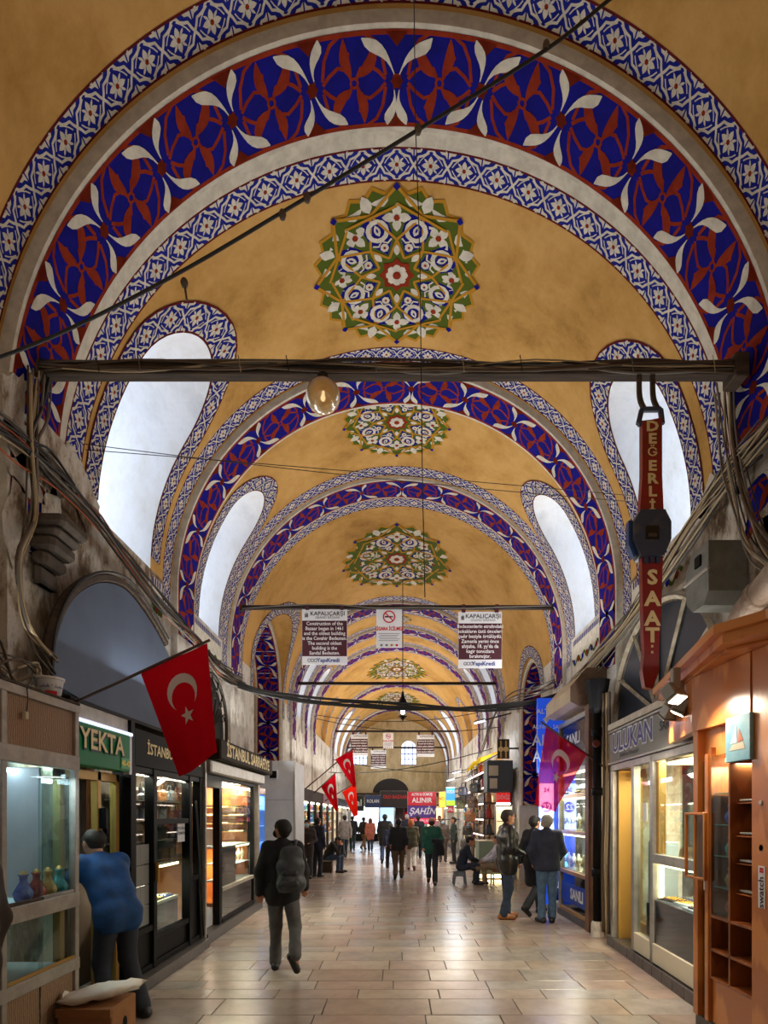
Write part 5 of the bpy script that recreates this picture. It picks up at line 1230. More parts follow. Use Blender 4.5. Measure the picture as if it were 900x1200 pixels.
# ------------------------------------------------------------------ right: shop with the grey sign
F = Front(1, 2.80)
s = thing('grey_sign_shop', 'jeweller shop with a grey sign and aluminium frame beside the wooden kiosk', 'shop', (2.8, 6.1, 0))
Y0, Y1 = 4.65, 7.42
F.box('kerb', s, Y0, Y1, 0, .10, -.2, .06, M_SILL)
for i in range(11): F.box('kerb_tile', s, Y0 + .25 * i + .003, Y0 + .25 * i + .247, .0, .12, .06, .075, M_SILL, .003)
F.box('base_panel', s, Y0, 6.58, .12, .33, -.06, .02, M_CREAMP)
sb = F.box('sign_board', s, 5.0, Y1 + .02, 2.40, 2.80, -.05, .03, mat('grey_sign_face', (132, 132, 126), .5, spec=.2), .01)
for z in (2.385, 2.80): F.box('sign_trim', sb, 5.0, Y1 + .03, z, z + .025, -.05, .05, M_ALU)
F.box('upper_ledge', s, 4.9, Y1 + .03, 2.84, 2.92, -.1, .05, M_WHITE)
for dd, bo, m in ((.034, .075, M_PAPER), (.038, .014, mat('deep_blue_letters', (44, 50, 128), .5))): F.text(sb, 'ULUKAN', .33, 6.63, 2.64, dd, m, bo, xs=1.0)
F.text(sb, 'Sedefni ve Pırlantaları', .075, 6.7, 2.47, .036, M_INKB, .01, shear=.3); F.text(sb, 'SARRAFİYE', .14, 5.45, 2.64, .036, M_INKB, .02); F.text(sb, '37-41', .07, 5.15, 2.52, .036, M_INKB, .02)
for y0, y1, zt in ((Y1 - .08, Y1, 2.38), (6.58, 6.66, 2.38), (6.02, 6.10, 2.38), (Y0, Y0 + .06, 2.38)): F.box('post', s, y0, y1, .1, zt, -.06, .02, M_ALU)
F.box('rail', s, Y0, Y1, 2.30, 2.38, -.06, .02, M_ALU); F.box('rail', s, Y0, 6.05, 1.20, 1.30, -.06, .02, M_ALU)
F.box('pane', s, Y0, 6.02, 1.30, 2.30, -.03, -.025, M_GLASS, .001); F.box('pane', s, 6.10, 6.58, .33, 2.30, -.03, -.025, M_GLASS, .001); F.box('sliding_pane', s, 5.0, 5.5, 1.32, 2.28, -.05, -.045, M_GLASS, .001)
F.box('window_trim', s, 5.96, 6.02, 1.30, 2.30, -.10, -.02, M_BRASS)
F.box('dark_panel', s, Y0, 6.02, .33, .80, -.03, .0, M_DGLASS); F.box('case_glass', s, Y0, 6.02, .80, 1.20, -.03, -.025, M_GLASS, .001)
F.box('case_floor', s, Y0, 6.02, .80, .82, -.5, -.05, M_WHITEP); F.box('case_light', s, Y0, 6.0, 1.17, 1.20, -.09, -.05, M_WARM); F.box('case_light', s, 5.98, 6.02, .82, 1.17, -.09, -.05, M_WARM); F.box('case_top', s, Y0, 6.02, 1.22, 1.25, -.55, -.05, M_WHITEP)
dl = F.box('door_leaf', s, 6.68, 7.30, .14, 2.28, -.28, -.27, M_GLASS, .001)
for a in ((6.66, 6.72, .12, 2.3), (7.20, 7.26, .12, 2.3), (6.72, 7.2, .12, .35), (6.72, 7.2, 2.2, 2.3)): F.box('door_frame', dl, *a, -.30, -.25, M_BRASS)
F.box('door_lining', s, 7.28, 7.34, .1, 2.3, -.35, -.04, M_BRASS); F.box('grey_cabinet', s, 6.12, 6.40, .35, 1.42, -.30, -.08, mat('pale_blue_cabinet', (150, 166, 176), .5)); F.box('grille_box', s, 6.12, 6.35, .36, .72, -.07, -.04, M_BLACK)
F.box('paper_notice', s, 6.28, 6.40, 1.65, 1.86, -.02, -.018, M_PAPER, .0005); F.box('back_panel', s, Y0, Y1, 0, 2.45, -1.9, -1.85, M_CREAMP); F.box('inner_door', s, 5.55, 5.75, .2, 2.2, -1.85, -1.7, M_BRASS); F.box('inner_counter', s, 4.8, 6.8, .1, 1.0, -1.5, -1.0, M_WOOD)
F.box('ceiling_light', s, 4.8, 6.9, 2.34, 2.37, -1.2, -.5, M_WARM)
cl = MB(); cl.prism(disc((5.9, 2.0), .10, 14), lambda u, v, w: (4.6 - w, u, v), .03, M_BLACK); cl.build('wall_clock', s)
lamp('grey_shop_light', 'AREA', (3.6, 5.9, 2.3), 105.6, (1, .85, .6), 1.6, .6); lamp('grey_case_light', 'AREA', (3.05, 5.3, 1.16), 15.4, (1, .93, .8), 1.1, .15)
for j in range(8): place(TRAYS[(0, 0, 1, 2)[j % 4]], (2.90 + .2 * (j % 2), 4.95 + .28 * (j // 2), .82), PI / 2 + .1, .95, '%s tray in the lit case under the grey sign, %s from the kiosk, %s row' % (('white', 'white', 'dark', 'blue')[j % 4], ORD[j // 2], ('front', 'back')[j % 2]), 'trays under the grey sign')
for j in range(3): place(BAGS[('cream', 'grey', 'tan')[j]], (2.98, 5.2 + .25 * j, 1.25), .4, .6, '%s pouch on the window ledge under the grey sign' % ('cream', 'grey', 'tan')[j], 'pouches on the ledge')
s.rotation_euler = (0, 0, -.06)
# fan window above
fw = thing('fan_window', 'half-round fan window with white radiating bars above the grey sign', 'window', (3.1, 6.7, 2.86))
yc, rr, zb, zk = 6.62, 1.30, 2.95, 1.0
M_FRM = mat('worn_white_wood', (176, 168, 150), .7, col2=(136, 124, 104), scale=9)
for q in range(6):
    a0, a1 = PI * q / 6 + .03, PI * (q + 1) / 6 - .03; b = MB()
    b.cpoly([(yc + .06 * math.cos((a0 + a1) / 2), zb + .03)] + [(yc + (rr - .06) * math.cos(a), zb + (rr - .06) * math.sin(a)) for a in np.linspace(a0, a1, 7)], lambda u, v: (3.13, u, v), mat('dark_blue_grey_pane', (44, 50, 60), .3)); b.build('pane', fw)
for q in range(1, 6):
    a = PI * q / 6; b = MB(); b.tube([(3.11, yc + .05 * math.cos(a), zb + .05 * math.sin(a)), (3.11, yc + rr * math.cos(a), zb + rr * math.sin(a))], .028, M_FRM, 4); b.build('bar', fw)
b = MB(); b.tube([(3.11, yc + rr * math.cos(PI * q / 24), zb + rr * math.sin(PI * q / 24)) for q in range(25)], .04, M_FRM, 4); b.build('arch_frame', fw)
bxo('sill', fw, (3.04, 3.16, yc - rr - .04, yc + rr + .04, zb - .06, zb), M_FRM)

# ------------------------------------------------------------------ right: pier with pipes
dp = thing('drain_pipe', 'black cast-iron drain pipe on the pier right of the jeans-clad man', 'pipe', (2.84, 7.86, 0))
b = MB(); b.tube([(2.84, 7.86, .2), (2.84, 7.86, 3.2)], .06, M_BLACK, 12); b.build('pipe', dp, smooth=True)
for z in (.9, 2.05, 2.9): b = MB(); b.lathe([(.06, -.06), (.08, -.05), (.08, .05), (.06, .06)], (2.84, 7.86, z), M_BLACK, 12); b.build('collar', dp, smooth=True)
b = MB(); b.lathe([(.06, 3.15), (.10, 3.22), (.16, 3.5), (.18, 3.62), (.16, 3.62), (0, 3.5)], (2.84, 7.86, 0), M_BLACK, 10); b.build('hopper_head', dp)
b = MB(); b.lathe([(0, 0), (.09, 0), (.085, .18), (.065, .22)], (2.84, 7.86, 0), M_WALLW, 12); b.build('pipe_shoe', dp)
b = MB(); b.lathe([(0, 0), (.05, 0), (.05, .05), (0, .05)], (2.80, 7.76, 2.72), mat('rusty_red', (104, 48, 40), .6), 10, axis='y'); b.build('valve', dp)
pc = thing('pier_conduits', 'brown conduits and cables running down the pier beside the black drain pipe', 'conduit', (2.85, 7.6, 0))
for i, (x, y) in enumerate(((2.86, 7.68), (2.88, 7.62), (2.90, 7.56), (2.88, 7.99))):
    b = MB(); b.tube(smooth_path([(x, y, .1), (x - .01, y + .01, 1.0), (x + .005, y - .01, 2.0), (x, y, 3.4)], 4), .014 if i else .02, (CB[3], CB[2], CB[3], CB[1])[i], 6); b.build('conduit', pc, smooth=True)
bxo('wood_post', pc, (2.80, 2.92, 8.10, 8.26, 0, 3.35), mat('brown_post_paint', (120, 86, 66), .6, col2=(98, 70, 54), scale=5))
mbx = thing('metal_box', 'grey sheet-metal hood with slanted sides on the right pier', 'box', (2.85, 4.9, 3.6))
b = MB(); o1 = [(4.84, 3.68), (4.92, 3.58), (5.10, 3.58), (5.22, 3.70), (5.22, 3.98), (5.10, 4.12), (4.84, 4.12)]
b.prism(o1, lambda u, v, w: (3.06 - w, u, v), .34, mat('grey_green_sheet_metal', (132, 138, 132), .5, metal=.2, col2=(104, 108, 100), scale=4)); b.build('hood', mbx); bxo('flange', mbx, (2.70, 2.73, 4.83, 5.24, 3.86, 3.89), M_ALUD); bxo('vent', mbx, (2.705, 2.72, 4.95, 5.05, 3.95, 4.05), M_BLACK)
dc = thing('duct_pipe', 'fat weathered pipe bending over the wooden cornice', 'pipe', (2.72, 4.5, 3.0)); M_LAG = mat('weathered_lagging', (168, 156, 140), .8, col2=(124, 104, 84), scale=5, bump=.4)
b = MB(); b.tube(smooth_path([(2.80, 4.62, 3.0), (2.80, 4.60, 3.20), (2.78, 4.45, 3.33), (2.72, 4.1, 3.40), (2.66, 3.7, 3.47), (2.66, 3.2, 3.5)], 5), .095, M_LAG, 14); b.build('pipe', dc, smooth=True)
for y, x, z in ((4.2, 2.735, 3.385), (3.75, 2.67, 3.462)): b = MB(); b.lathe([(.095, -.03), (.108, -.025), (.108, .025), (.095, .03)], (x, y, z), M_LAG, 14, axis='y'); b.build('collar', dc)
# ------------------------------------------------------------------ right: blue-plated jeweller
F = Front(1, 2.86)
s = thing('blue_plate_shop', 'jeweller showcase with a blue name plate at its foot beside the drain pipe', 'shop', (2.86, 9.0, 0))
Y0, Y1 = 8.30, 9.75
F.box('kerb', s, Y0, Y1, 0, .10, -.2, .04, M_SILL)
for y in (Y0, Y1 - .05): F.box('post', s, y, y + .05, .1, 3.30, -.08, .02, M_ALU)
for z0, z1 in ((.10, .16), (.74, .80), (1.40, 1.46), (2.0, 2.06), (2.42, 2.48), (3.22, 3.30)): F.box('rail', s, Y0, Y1, z0, z1, -.06, .015, M_BRASS if z0 < 2.4 else M_ALU)
F.box('sign_pane', s, Y0 + .05, Y1 - .05, 2.48, 3.22, -.04, -.02, mat('black_glass_sign', (16, 18, 22), .15)); F.text(s, 'SANLI', .26, 9.05, 2.95, -.015, M_PAPER, .02); F.text(s, 'KUYUMCU', .16, 9.05, 2.66, -.015, M_PAPER, .02)
for z0, z1 in ((.80, 1.40), (1.46, 2.0), (2.06, 2.42)): F.box('pane', s, Y0 + .05, Y1 - .05, z0, z1, -.03, -.025, M_GLASS, .001); F.box('case_floor', s, Y0 + .05, Y1 - .05, z0, z0 + .015, -.4, -.05, M_CREAMP); F.box('light_strip', s, Y0 + .06, Y1 - .06, z1 - .03, z1, -.08, -.05, M_WARM)
F.box('back_panel', s, Y0, Y1, .1, 2.48, -.42, -.40, M_CREAMP); F.box('lower_glass', s, Y0 + .05, Y1 - .05, .16, .74, -.04, -.02, M_DGLASS)
np_ = F.box('name_plate', s, Y0 + .08, Y1 - .08, .26, .58, -.02, -.01, mat('blue_name_plate', (26, 62, 150), .4), .002); F.text(np_, 'SANLI', .24, 8.85, .42, -.006, M_PAPER, .04)
for z in (1.3, 1.9, 2.3): lamp('blue_plate_case', 'AREA', (3.02, 9.0, z), 13.2, (1, .92, .74), 1.2, .15)
for zi, z in enumerate((.815, 1.475)):
    for j in range(5): place(BUST, (2.96, 8.5 + .26 * j, z), -PI / 2, .95, 'necklace bust on the %s level of the blue-plated showcase, %s from the drain pipe' % (('lower', 'upper')[zi], ORD[j]), 'busts in the blue-plated showcase')
for j in range(4): place(TRAYS[j % 2], (2.97, 8.55 + .3 * j, 2.075), -PI / 2, 1, '%s tray on the top level of the blue-plated showcase, %s from the drain pipe' % (('white', 'dark')[j % 2], ORD[j]), 'trays in the blue-plated showcase')
aw = thing('awning_box', 'beige roller-awning box projecting above the blue-plated showcase', 'awning', (2.8, 9.4, 3.4))
b = MB(); b.prism([(2.60, 3.42), (2.72, 3.36), (3.12, 3.36), (3.12, 3.88), (2.82, 3.88), (2.60, 3.62)], lambda u, v, w: (u, 8.25 + w, v), 1.4, mat('beige_awning_metal', (196, 178, 148), .5, col2=(176, 158, 130), scale=3)); b.build('casing', aw)
b = MB(); b.prism([(2.58, 3.41), (2.71, 3.34), (3.14, 3.34), (3.14, 3.90), (2.81, 3.90), (2.58, 3.63)], lambda u, v, w: (u, 8.21 + w, v), .04, mat('rusty_end_plate', (110, 86, 66), .7, col2=(84, 62, 46), scale=7)); b.build('end_plate', aw); bxo('bracket', aw, (2.9, 3.1, 8.3, 8.36, 3.2, 3.36), M_IRON)
M_SBLUE = mat('lit_blue_sign', (30, 74, 200), .35, emit=.55); M_SWHITE = mat('lit_white_sign', (222, 228, 240), .4, emit=.45); M_PURP = mat('purple_disc', (92, 48, 150), .5)
bs = thing('blue_gold_sign', 'tall lit blue sign reading gold bought, hanging behind the sheer red flag', 'sign', (PX(646, 9.95), 9.95, 0))
def sgn_box(par, px0, px1, py0, py1, d, m, name='panel', th=.08): return bxo(name, par, (PX(px0, d), PX(px1, d), d, d + th, PZ(py1, d), PZ(py0, d)), m, .004)
def sgn_txt(par, tx, px, py, hpx, d, m, bold=.02, xs=1.0, name='lettering', shear=0):
    b = MB(); text_mesh(b, tx, hpx / FOC * d * 1.35, front(PX(px, d), d - .006, PZ(py, d)), m, bold, xs, shear=shear); return b.build(name, par)
p = sgn_box(bs, 630, 662, 818, 905, 9.95, M_SBLUE); sgn_txt(p, 'ALTIN', 646, 868, 14, 9.95, M_PAPER, .01, .85); sgn_txt(p, 'ALINIR', 646, 887, 14, 9.95, M_PAPER, .01, .75); sgn_txt(p, 'ALINIR - SATILIR', 646, 852, 5, 9.95, M_PAPER, .01, .9); sgn_txt(p, 'ALTIN', 640, 834, 6, 9.95, M_PAPER)
b = MB(); b.prism([(PX(636, 9.95), PZ(843, 9.95)), (PX(640, 9.95), PZ(839, 9.95)), (PX(644, 9.95), PZ(843, 9.95)), (PX(640, 9.95), PZ(848, 9.95))], lambda u, v, w: (u, 9.945 - w, v), .004, M_PAPER); b.build('diamond_emblem', p)
p = sgn_box(bs, 632, 650, 905, 1060, 9.97, M_SBLUE, 'column'); q_ = sgn_box(p, 632, 649, 918, 972, 9.94, M_SWHITE, 'white_field', .02)
b = MB(); b.prism(disc((PX(640.5, 9.94), PZ(946, 9.94)), .095, 20), lambda u, v, w: (u, 9.936 - w, v), .004, M_PURP); b.build('purple_disc', q_); sgn_txt(q_, '22', 640.5, 946, 7, 9.925, M_PAPER, .02); sgn_txt(q_, 'AYAR', 640.5, 962, 7, 9.935, M_INKBL, .04, .8); sgn_txt(q_, '24', 640.5, 926, 5, 9.93, M_PURP, .02)
p = sgn_box(bs, 650, 668, 905, 1055, 9.99, mat('dark_blue_counter', (30, 48, 120), .4), 'counter'); sgn_box(p, 651, 667, 1000, 1022, 9.96, light_mat('cyan_case_glow', (140, 220, 240), 1.6), 'lit_case', .03); b = MB(); b.prism(disc((PX(659, 9.98), PZ(936, 9.98)), .10, 20), lambda u, v, w: (u, 9.986 - w, v), .004, M_SBLUE); b.build('round_badge', p); sgn_txt(p, 'ALTIN', 659, 1037, 8, 9.98, M_SWHITE, .02, .7)
lamp('blue_sign_light', 'AREA', (2.7, 9.75, 1.8), 17.6, (.55, .7, 1), .4, 1.5, (PI / 2, 0, 0))

# ------------------------------------------------------------------ right, beyond the side street: bag stall
s = thing('bag_stall', 'open stall of lit shelves hung with bags beyond the white pier', 'stall', (2.7, 17, 0))
bxo('back_board', s, (2.98, 3.04, 15.0, 20.0, 0, 3.1), mat('tan_back_board', (176, 140, 100), .7))
bxo('counter', s, (2.2, 2.9, 14.85, 15.5, 0, 1.0), mat('sage_green_panel', (150, 172, 152), .5)); bxo('counter_kick_light', s, (2.21, 2.89, 14.84, 14.86, .04, .12), M_WARM); bxo('counter_top', s, (2.18, 2.92, 14.82, 15.52, 1.0, 1.03), M_CREAMP)
for zi, z in enumerate((.7, 1.15, 1.6, 2.05, 2.5, 2.95)):
    bxo('shelf', s, (2.45, 2.98, 15.6, 19.8, z, z + .025), M_OLDWOOD)
    if 0 < zi: bxo('shelf_light', s, (2.45, 2.48, 15.6, 19.8, z - .03, z), light_mat('pink_white_strip', (255, 224, 206), 6))
for y in (15.6, 17.7, 19.8):
    for x in (2.44, 2.94): bxo('upright', s, (x, x + .04, y - .02, y + .02, 0, 3.0), M_OLDWOOD)
bnm = [n for n, _ in BAGC]; rg = random.Random(5)
lv = ('lowest', 'second', 'third', 'fourth', 'fifth', 'top')
for zi, z in enumerate((.725, 1.175, 1.625, 2.075, 2.525, 2.975)):
    for j in range(9):
        nm = bnm[(j * 5 + zi * 3) % 8]; place(BAGS[nm], (2.62, 15.8 + .46 * j, z), -PI / 2 + rg.uniform(-.2, .2), rg.uniform(1.05, 1.25), '%s handbag on the %s shelf of the bag stall, %s from the counter' % (nm, lv[zi], ORD[j]), 'bags on the stall shelves')
for j in range(7):
    nm = ('black', 'brown', 'tan', 'black', 'grey', 'navy', 'olive')[j]; z = 2.35 - .42 * (j % 5); place(BAGS[nm], (2.28 - .02 * j, 16.0 + .45 * j, z), -1.0, 1.3, '%s bag hanging out on the front of the bag stall, %s from the counter' % (nm, ORD[j]), 'bags hanging on the stall front')
lamp('bag_stall_light', 'AREA', (2.1, 17.5, 2.9), 110, (1, .86, .68), 3, .4, (0, .6, 0))
yb = thing('yellow_awning', 'small yellow cloth canopy above the bag stall', 'awning', (2.5, 17.5, 3.2)); b = MB(); b.grid([[(2.95, y, 3.55 + .03 * math.sin(y * 6)) for y in np.linspace(15.9, 18.5, 10)], [(2.45, y, 3.40 + .04 * math.sin(y * 5)) for y in np.linspace(15.9, 18.5, 10)], [(2.30, y, 3.15 + .05 * math.sin(y * 7)) for y in np.linspace(15.9, 18.5, 10)]], cloth_mat('yellow_cloth', (196, 164, 44))); b.build('cloth', yb, smooth=True)
for y in (15.9, 18.5): b = MB(); b.tube([(2.98, y, 3.5), (2.3, y, 3.15)], .015, M_IRON, 5); b.build('strut', yb)
gb = thing('grey_sign_cabinet', 'grey box with two cream plates mounted on the white pier', 'sign', (2.75, 14.75, 2.4)); d = 14.75
b_ = sgn_box(gb, 571, 601, 891, 928, d, mat('dark_grey_box', (70, 78, 84), .5), 'box', .6); sgn_box(gb, 573, 584, 897, 909, d - .03, M_CREAMP, 'plate', .03); sgn_box(gb, 574, 583, 912, 924, d - .03, M_CREAMP, 'plate', .03)
rsg = thing('red_lit_sign', 'small red lit sign over a bright doorway on the white pier', 'sign', (PX(590, 14.8), 14.8, PZ(942, 14.8))); p = sgn_box(rsg, 582, 598, 929, 940, 14.7, mat('lit_red_sign', (210, 30, 30), .4, emit=.6), 'panel', .05); sgn_txt(p, 'DÖVİZ', 590, 934.5, 5, 14.7, M_PAPER, .03, .62); sgn_box(rsg, 582, 598, 941, 943, 14.7, M_TUBE, 'tube', .04)
dw = thing('lit_doorway', 'bright yellow-lit doorway between the bag stall and the white pier', 'doorway', (PX(589, 14.95), 14.95, 0)); sgn_box(dw, 581, 600, 945, 1037, 14.9, mat('lit_cream_wall', (236, 220, 168), .5, emit=.9), 'lit_panel', .05)
for a in (580, 600): sgn_box(dw, a, a + 1.5, 943, 1037, 14.86, M_ALU, 'jamb', .09)
for j in range(3): sgn_box(dw, 583, 598, 962 + 22 * j, 963 + 22 * j, 14.8, M_BRASS, 'shelf', .1)
ps = thing('watch_poster', 'poster with two gold watches on a dark ground above the grey cabinet', 'poster', (PX(589, 14.6), 14.6, PZ(890, 14.6))); p = sgn_box(ps, 583, 597, 866, 889, 14.6, mat('dark_poster', (40, 34, 34), .5), 'sheet', .02); bxo('mount_arm', ps, (2.95, 3.22, 14.6, 14.63, PZ(878, 14.6), PZ(876, 14.6)), M_IRON)
for a in (587, 593):
    sgn_box(p, a - 1, a + 1, 868, 888, 14.585, mat('gold_ink', (206, 170, 90), .4), 'printed_strap', .006); b = MB(); b.prism(disc((PX(a, 14.58), PZ(878, 14.58)), .07, 16), lambda u, v, w: (u, 14.575 + w, v), .006, mat('pale_gold_ink', (230, 206, 150), .4)); b.build('printed_dial', p)
# ------------------------------------------------------------------ far right and far left shops, signs
def far_shop(label, sgn, X, y0, y1, cols, zt=2.5, light=None, warm=(1, .9, .75)):
    s = thing('far_shop', label, 'shop', (sgn * X, (y0 + y1) / 2, 0), 'far shops along the street'); F = Front(sgn, X)
    F.box('fascia', s, y0, y1, zt - .35, zt, -.1, .04, cols[0]); F.box('plinth', s, y0, y1, 0, .12, -.2, .03, M_SILL)
    for i in range(4): y = y0 + (y1 - y0 - .06) * i / 3; F.box('post', s, y, y + .06, .12, zt - .35, -.08, .02, cols[1])
    F.box('back_panel', s, y0, y1, 0, zt, -.5 if X > 2.75 else -.6, -.45, cols[2])
    for z in (.55, 1.0, 1.45, 1.85): F.box('shelf', s, y0, y1, z, z + .02, -.44, -.06, M_WHITEP)
    F.box('light_strip', s, y0, y1, zt - .42, zt - .37, -.1, -.05, light_mat('shop_strip', (255, 240, 214), 8))
    lamp('far_shop_light', 'AREA', (sgn * (X - .1), (y0 + y1) / 2, zt - .5), (light or 40), warm, (y1 - y0) * .8, .3, (0, -.5 * sgn, 0)); return s
W_C = mat('warm_cream_back', (230, 214, 176), .6); 
far_shop('lit shop with a dark fascia right after the bag stall', 1, 2.72, 20.2, 24.8, (MATS['dark_brown_sign'], M_ALU, W_C)); far_shop('lit shop nearest the end wall on the right', 1, 2.72, 25.0, 32.0, (mat('teal_fascia', (30, 90, 96), .5), M_ALU, W_C))
far_shop('left shop with dark posts and souvenirs beyond the white partition', -1, 2.72, 16.0, 20.0, (MATS['dark_brown_sign'], M_BLACK, W_C)); far_shop('left souvenir shop under the far flags', -1, 2.72, 20.2, 25.5, (mat('wine_fascia', (98, 30, 36), .5), M_OLDWOOD, W_C)); far_shop('left shop nearest the end wall', -1, 2.72, 25.7, 32.0, (M_BLACK, M_ALU, W_C))
vn = ('blue', 'red', 'brass', 'teal')
for sgn, y0, n, nm in ((-1, 16.2, 7, 'dark-posted left shop'), (-1, 20.4, 8, 'left souvenir shop under the flags'), (1, 20.4, 8, 'right shop after the bag stall')):
    for zi, z in enumerate((1.02, 1.47, 1.87)):
        for j in range(n): place(VASES[(j * 3 + zi) % 4], (sgn * 2.92, y0 + .5 * j, z), 0, 1.15, '%s jar, %s shelf of the %s, %s from near end' % (vn[(j * 3 + zi) % 4], ('lowest', 'middle', 'top')[zi], nm, ORD[j]), 'souvenir jars in far shops')
def far_sign(label, px0, px1, py0, py1, d, m, txts, name='shop_sign', th=.1, chain=True):
    t = thing(name, label, 'sign', (PX((px0 + px1) / 2, d), d, PZ(py1, d)), 'shop signs down the street'); p = sgn_box(t, px0, px1, py0, py1, d, m, 'panel', th); bxo('frame', t, (PX(px0, d) - .02, PX(px1, d) + .02, d + th, d + th + .03, PZ(py1, d) - .02, PZ(py0, d) + .02), M_ALU)
    if d < 30: b = MB(); zz = PZ(py0, d) - .05; b.tube([(PX(px1, d), d + th + .015, zz), (2.74, d + th + .015, zz)], .02, M_IRON, 5); b.build('bracket_arm', t)
    for tx, py, hp, m2, xs, sh in txts: sgn_txt(p, tx, (px0 + px1) / 2, py, hp, d, m2, .02, xs, shear=sh)
    return t
L_RED = mat('lit_dark_red', (170, 30, 44), .4, emit=.35); L_PURP = mat('lit_purple', (74, 44, 116), .4, emit=.35); L_PINK = mat('lit_pink_red', (226, 40, 96), .4, emit=.6)
far_sign('red sign reading ALINIR, top of the stack of three in the far street', 478, 511, 928, 944, 24, L_RED, [('ALTIN & GÜMÜŞ', 931, 3.2, M_PAPER, .75, 0), ('ALINIR', 938, 6, M_PAPER, .95, 0)])
far_sign('purple sign reading ŞAHİN in the far street', 478, 511, 944.5, 958, 24, L_PURP, [('ŞAHİN', 951, 7.5, M_PAPER, .95, .3)]); far_sign('pink lit sign reading ALTIN ALINIR below the purple one', 486, 511, 959, 965.5, 24, L_PINK, [('ALTIN ALINIR', 962, 3.6, M_PAPER, .75, 0)])
far_sign('dark blue sign reading ROLAN over a far shop', 428, 446, 932, 946, 35.08, mat('navy_sign', (20, 40, 80), .4, emit=.2), [('ROLAN', 939, 4, M_PAPER, .8, 0)])
far_sign('black sign with a red diamond reading OLD BAZAAR', 446, 480, 927, 946, 35.08, mat('black_sign', (34, 24, 24), .5), [('OLD BAZAAR', 934, 4.2, M_INKR, .8, 0)])
far_sign('dark sign reading halı above the far left shopfront', 398, 426, 932, 950, 35.08, mat('charcoal_sign', (40, 44, 46), .5), [('halı al', 941, 8, M_PAPER, 1.0, 0)])
bl = far_sign('blue and green lit shop sign on the far right', 523, 533, 923, 944, 22, mat('lit_sky_blue', (60, 150, 220), .4, emit=.8), [('RODA', 928, 4, M_PAPER, .65, 0)]); sgn_box(bl, 523, 533, 938, 944, 21.97, mat('lit_lime', (170, 210, 50), .4, emit=.8), 'lime_band', .03)
far_sign('yellow lit box sign beside the blue and green one', 515, 523, 928, 946, 23, mat('lit_yellow', (236, 186, 60), .4, emit=.8), [('NO 5', 936, 4, M_INKR, .8, 0)]); far_sign('small red sign below the blue and green one', 525, 532, 945, 952, 22, L_RED, [('SALE', 948.5, 4, M_PAPER, .8, 0)])
for i, (px, py, d, nm) in enumerate(((535, 905, 20, 'farther bright floodlight lamp on the right cable run'), (528, 914, 22, 'lowest bright floodlight lamp on the right cable run'), (562, 846, 15.5, 'bright floodlight lamp high on the right wall'))):
    t = thing('street_lamp', nm, 'lamp', tuple(P_(px, py, d)), 'floodlight lamps along the right side'); c = P_(px, py, d)
    b = MB(); b.bbox(c.x - .16, c.x + .16, c.y - .08, c.y + .08, c.z, c.z + .06, M_ALU, .02, Matrix.Translation(c) @ Matrix.Rotation(-.25, 4, 'Y') @ Matrix.Translation(-c)); b.build('housing', t)
    b = MB(); b.box(c.x - .14, c.x + .14, c.y - .07, c.y + .07, c.z - .012, c.z - .002, light_mat('cool_flood_face', (206, 222, 255), 14), Matrix.Translation(c) @ Matrix.Rotation(-.25, 4, 'Y') @ Matrix.Translation(-c)); b.build('lens', t)
    b = MB(); b.tube([(c.x + .14, c.y, c.z + .05), (3.22, c.y, c.z + .25)], .02, M_IRON, 5); b.build('arm', t)
    lamp('street_lamp_light', 'AREA', (c.x, c.y, c.z - .03), 35, (.85, .92, 1), .25, .12, (0, .25, 0))
# shopfronts across the far end
s = thing('end_shopfront', 'row of bright glass shopfronts under the end wall', 'shop', (0, 36.5, 0))
bxo('canopy', s, (-3.1, 3.1, 35.2, 36.9, 2.95, 3.12), M_OLDWOOD)
for i, (x0, x1, m) in enumerate(((-3.0, -1.2, light_mat('cool_white_glow', (214, 234, 255), 1.6)), (-1.1, -.2, light_mat('pale_blue_glow', (180, 214, 250), 1.1)), (-.1, .9, mat('dim_interior', (70, 52, 48), .7)), (1.0, 1.9, light_mat('teal_glow', (110, 170, 180), .6)), (2.0, 3.0, light_mat('warm_glow', (255, 226, 180), 1.2)))):
    bxo('lit_interior', s, (x0, x1, 36.85, 36.9, .1, 2.3), m); bxo('post', s, (x0 - .08, x0, 36.3, 36.85, 0, 2.95), M_ALU); bxo('transom', s, (x0, x1, 36.4, 36.46, 2.3, 2.4), M_BLACK); bxo('low_panel', s, (x0, x1, 36.4, 36.45, .0, .5), MATS['matt_black_panel'])
b = MB(); b.cpoly([(-1.1 + 2.4 * i / 16 * 0 + 1.2 * math.cos(PI * i / 16) + 1.1, 3.2 + .95 * math.sin(PI * i / 16)) for i in range(17)], lambda u, v: (u - .4, 36.96, v), mat('dark_lunette', (40, 34, 32), .6)); b.build('dark_lunette', s)
lamp('end_shop_light', 'AREA', (0, 36.2, 2.2), 60, (.9, .95, 1), 5, .3, (-.6, 0, 0))
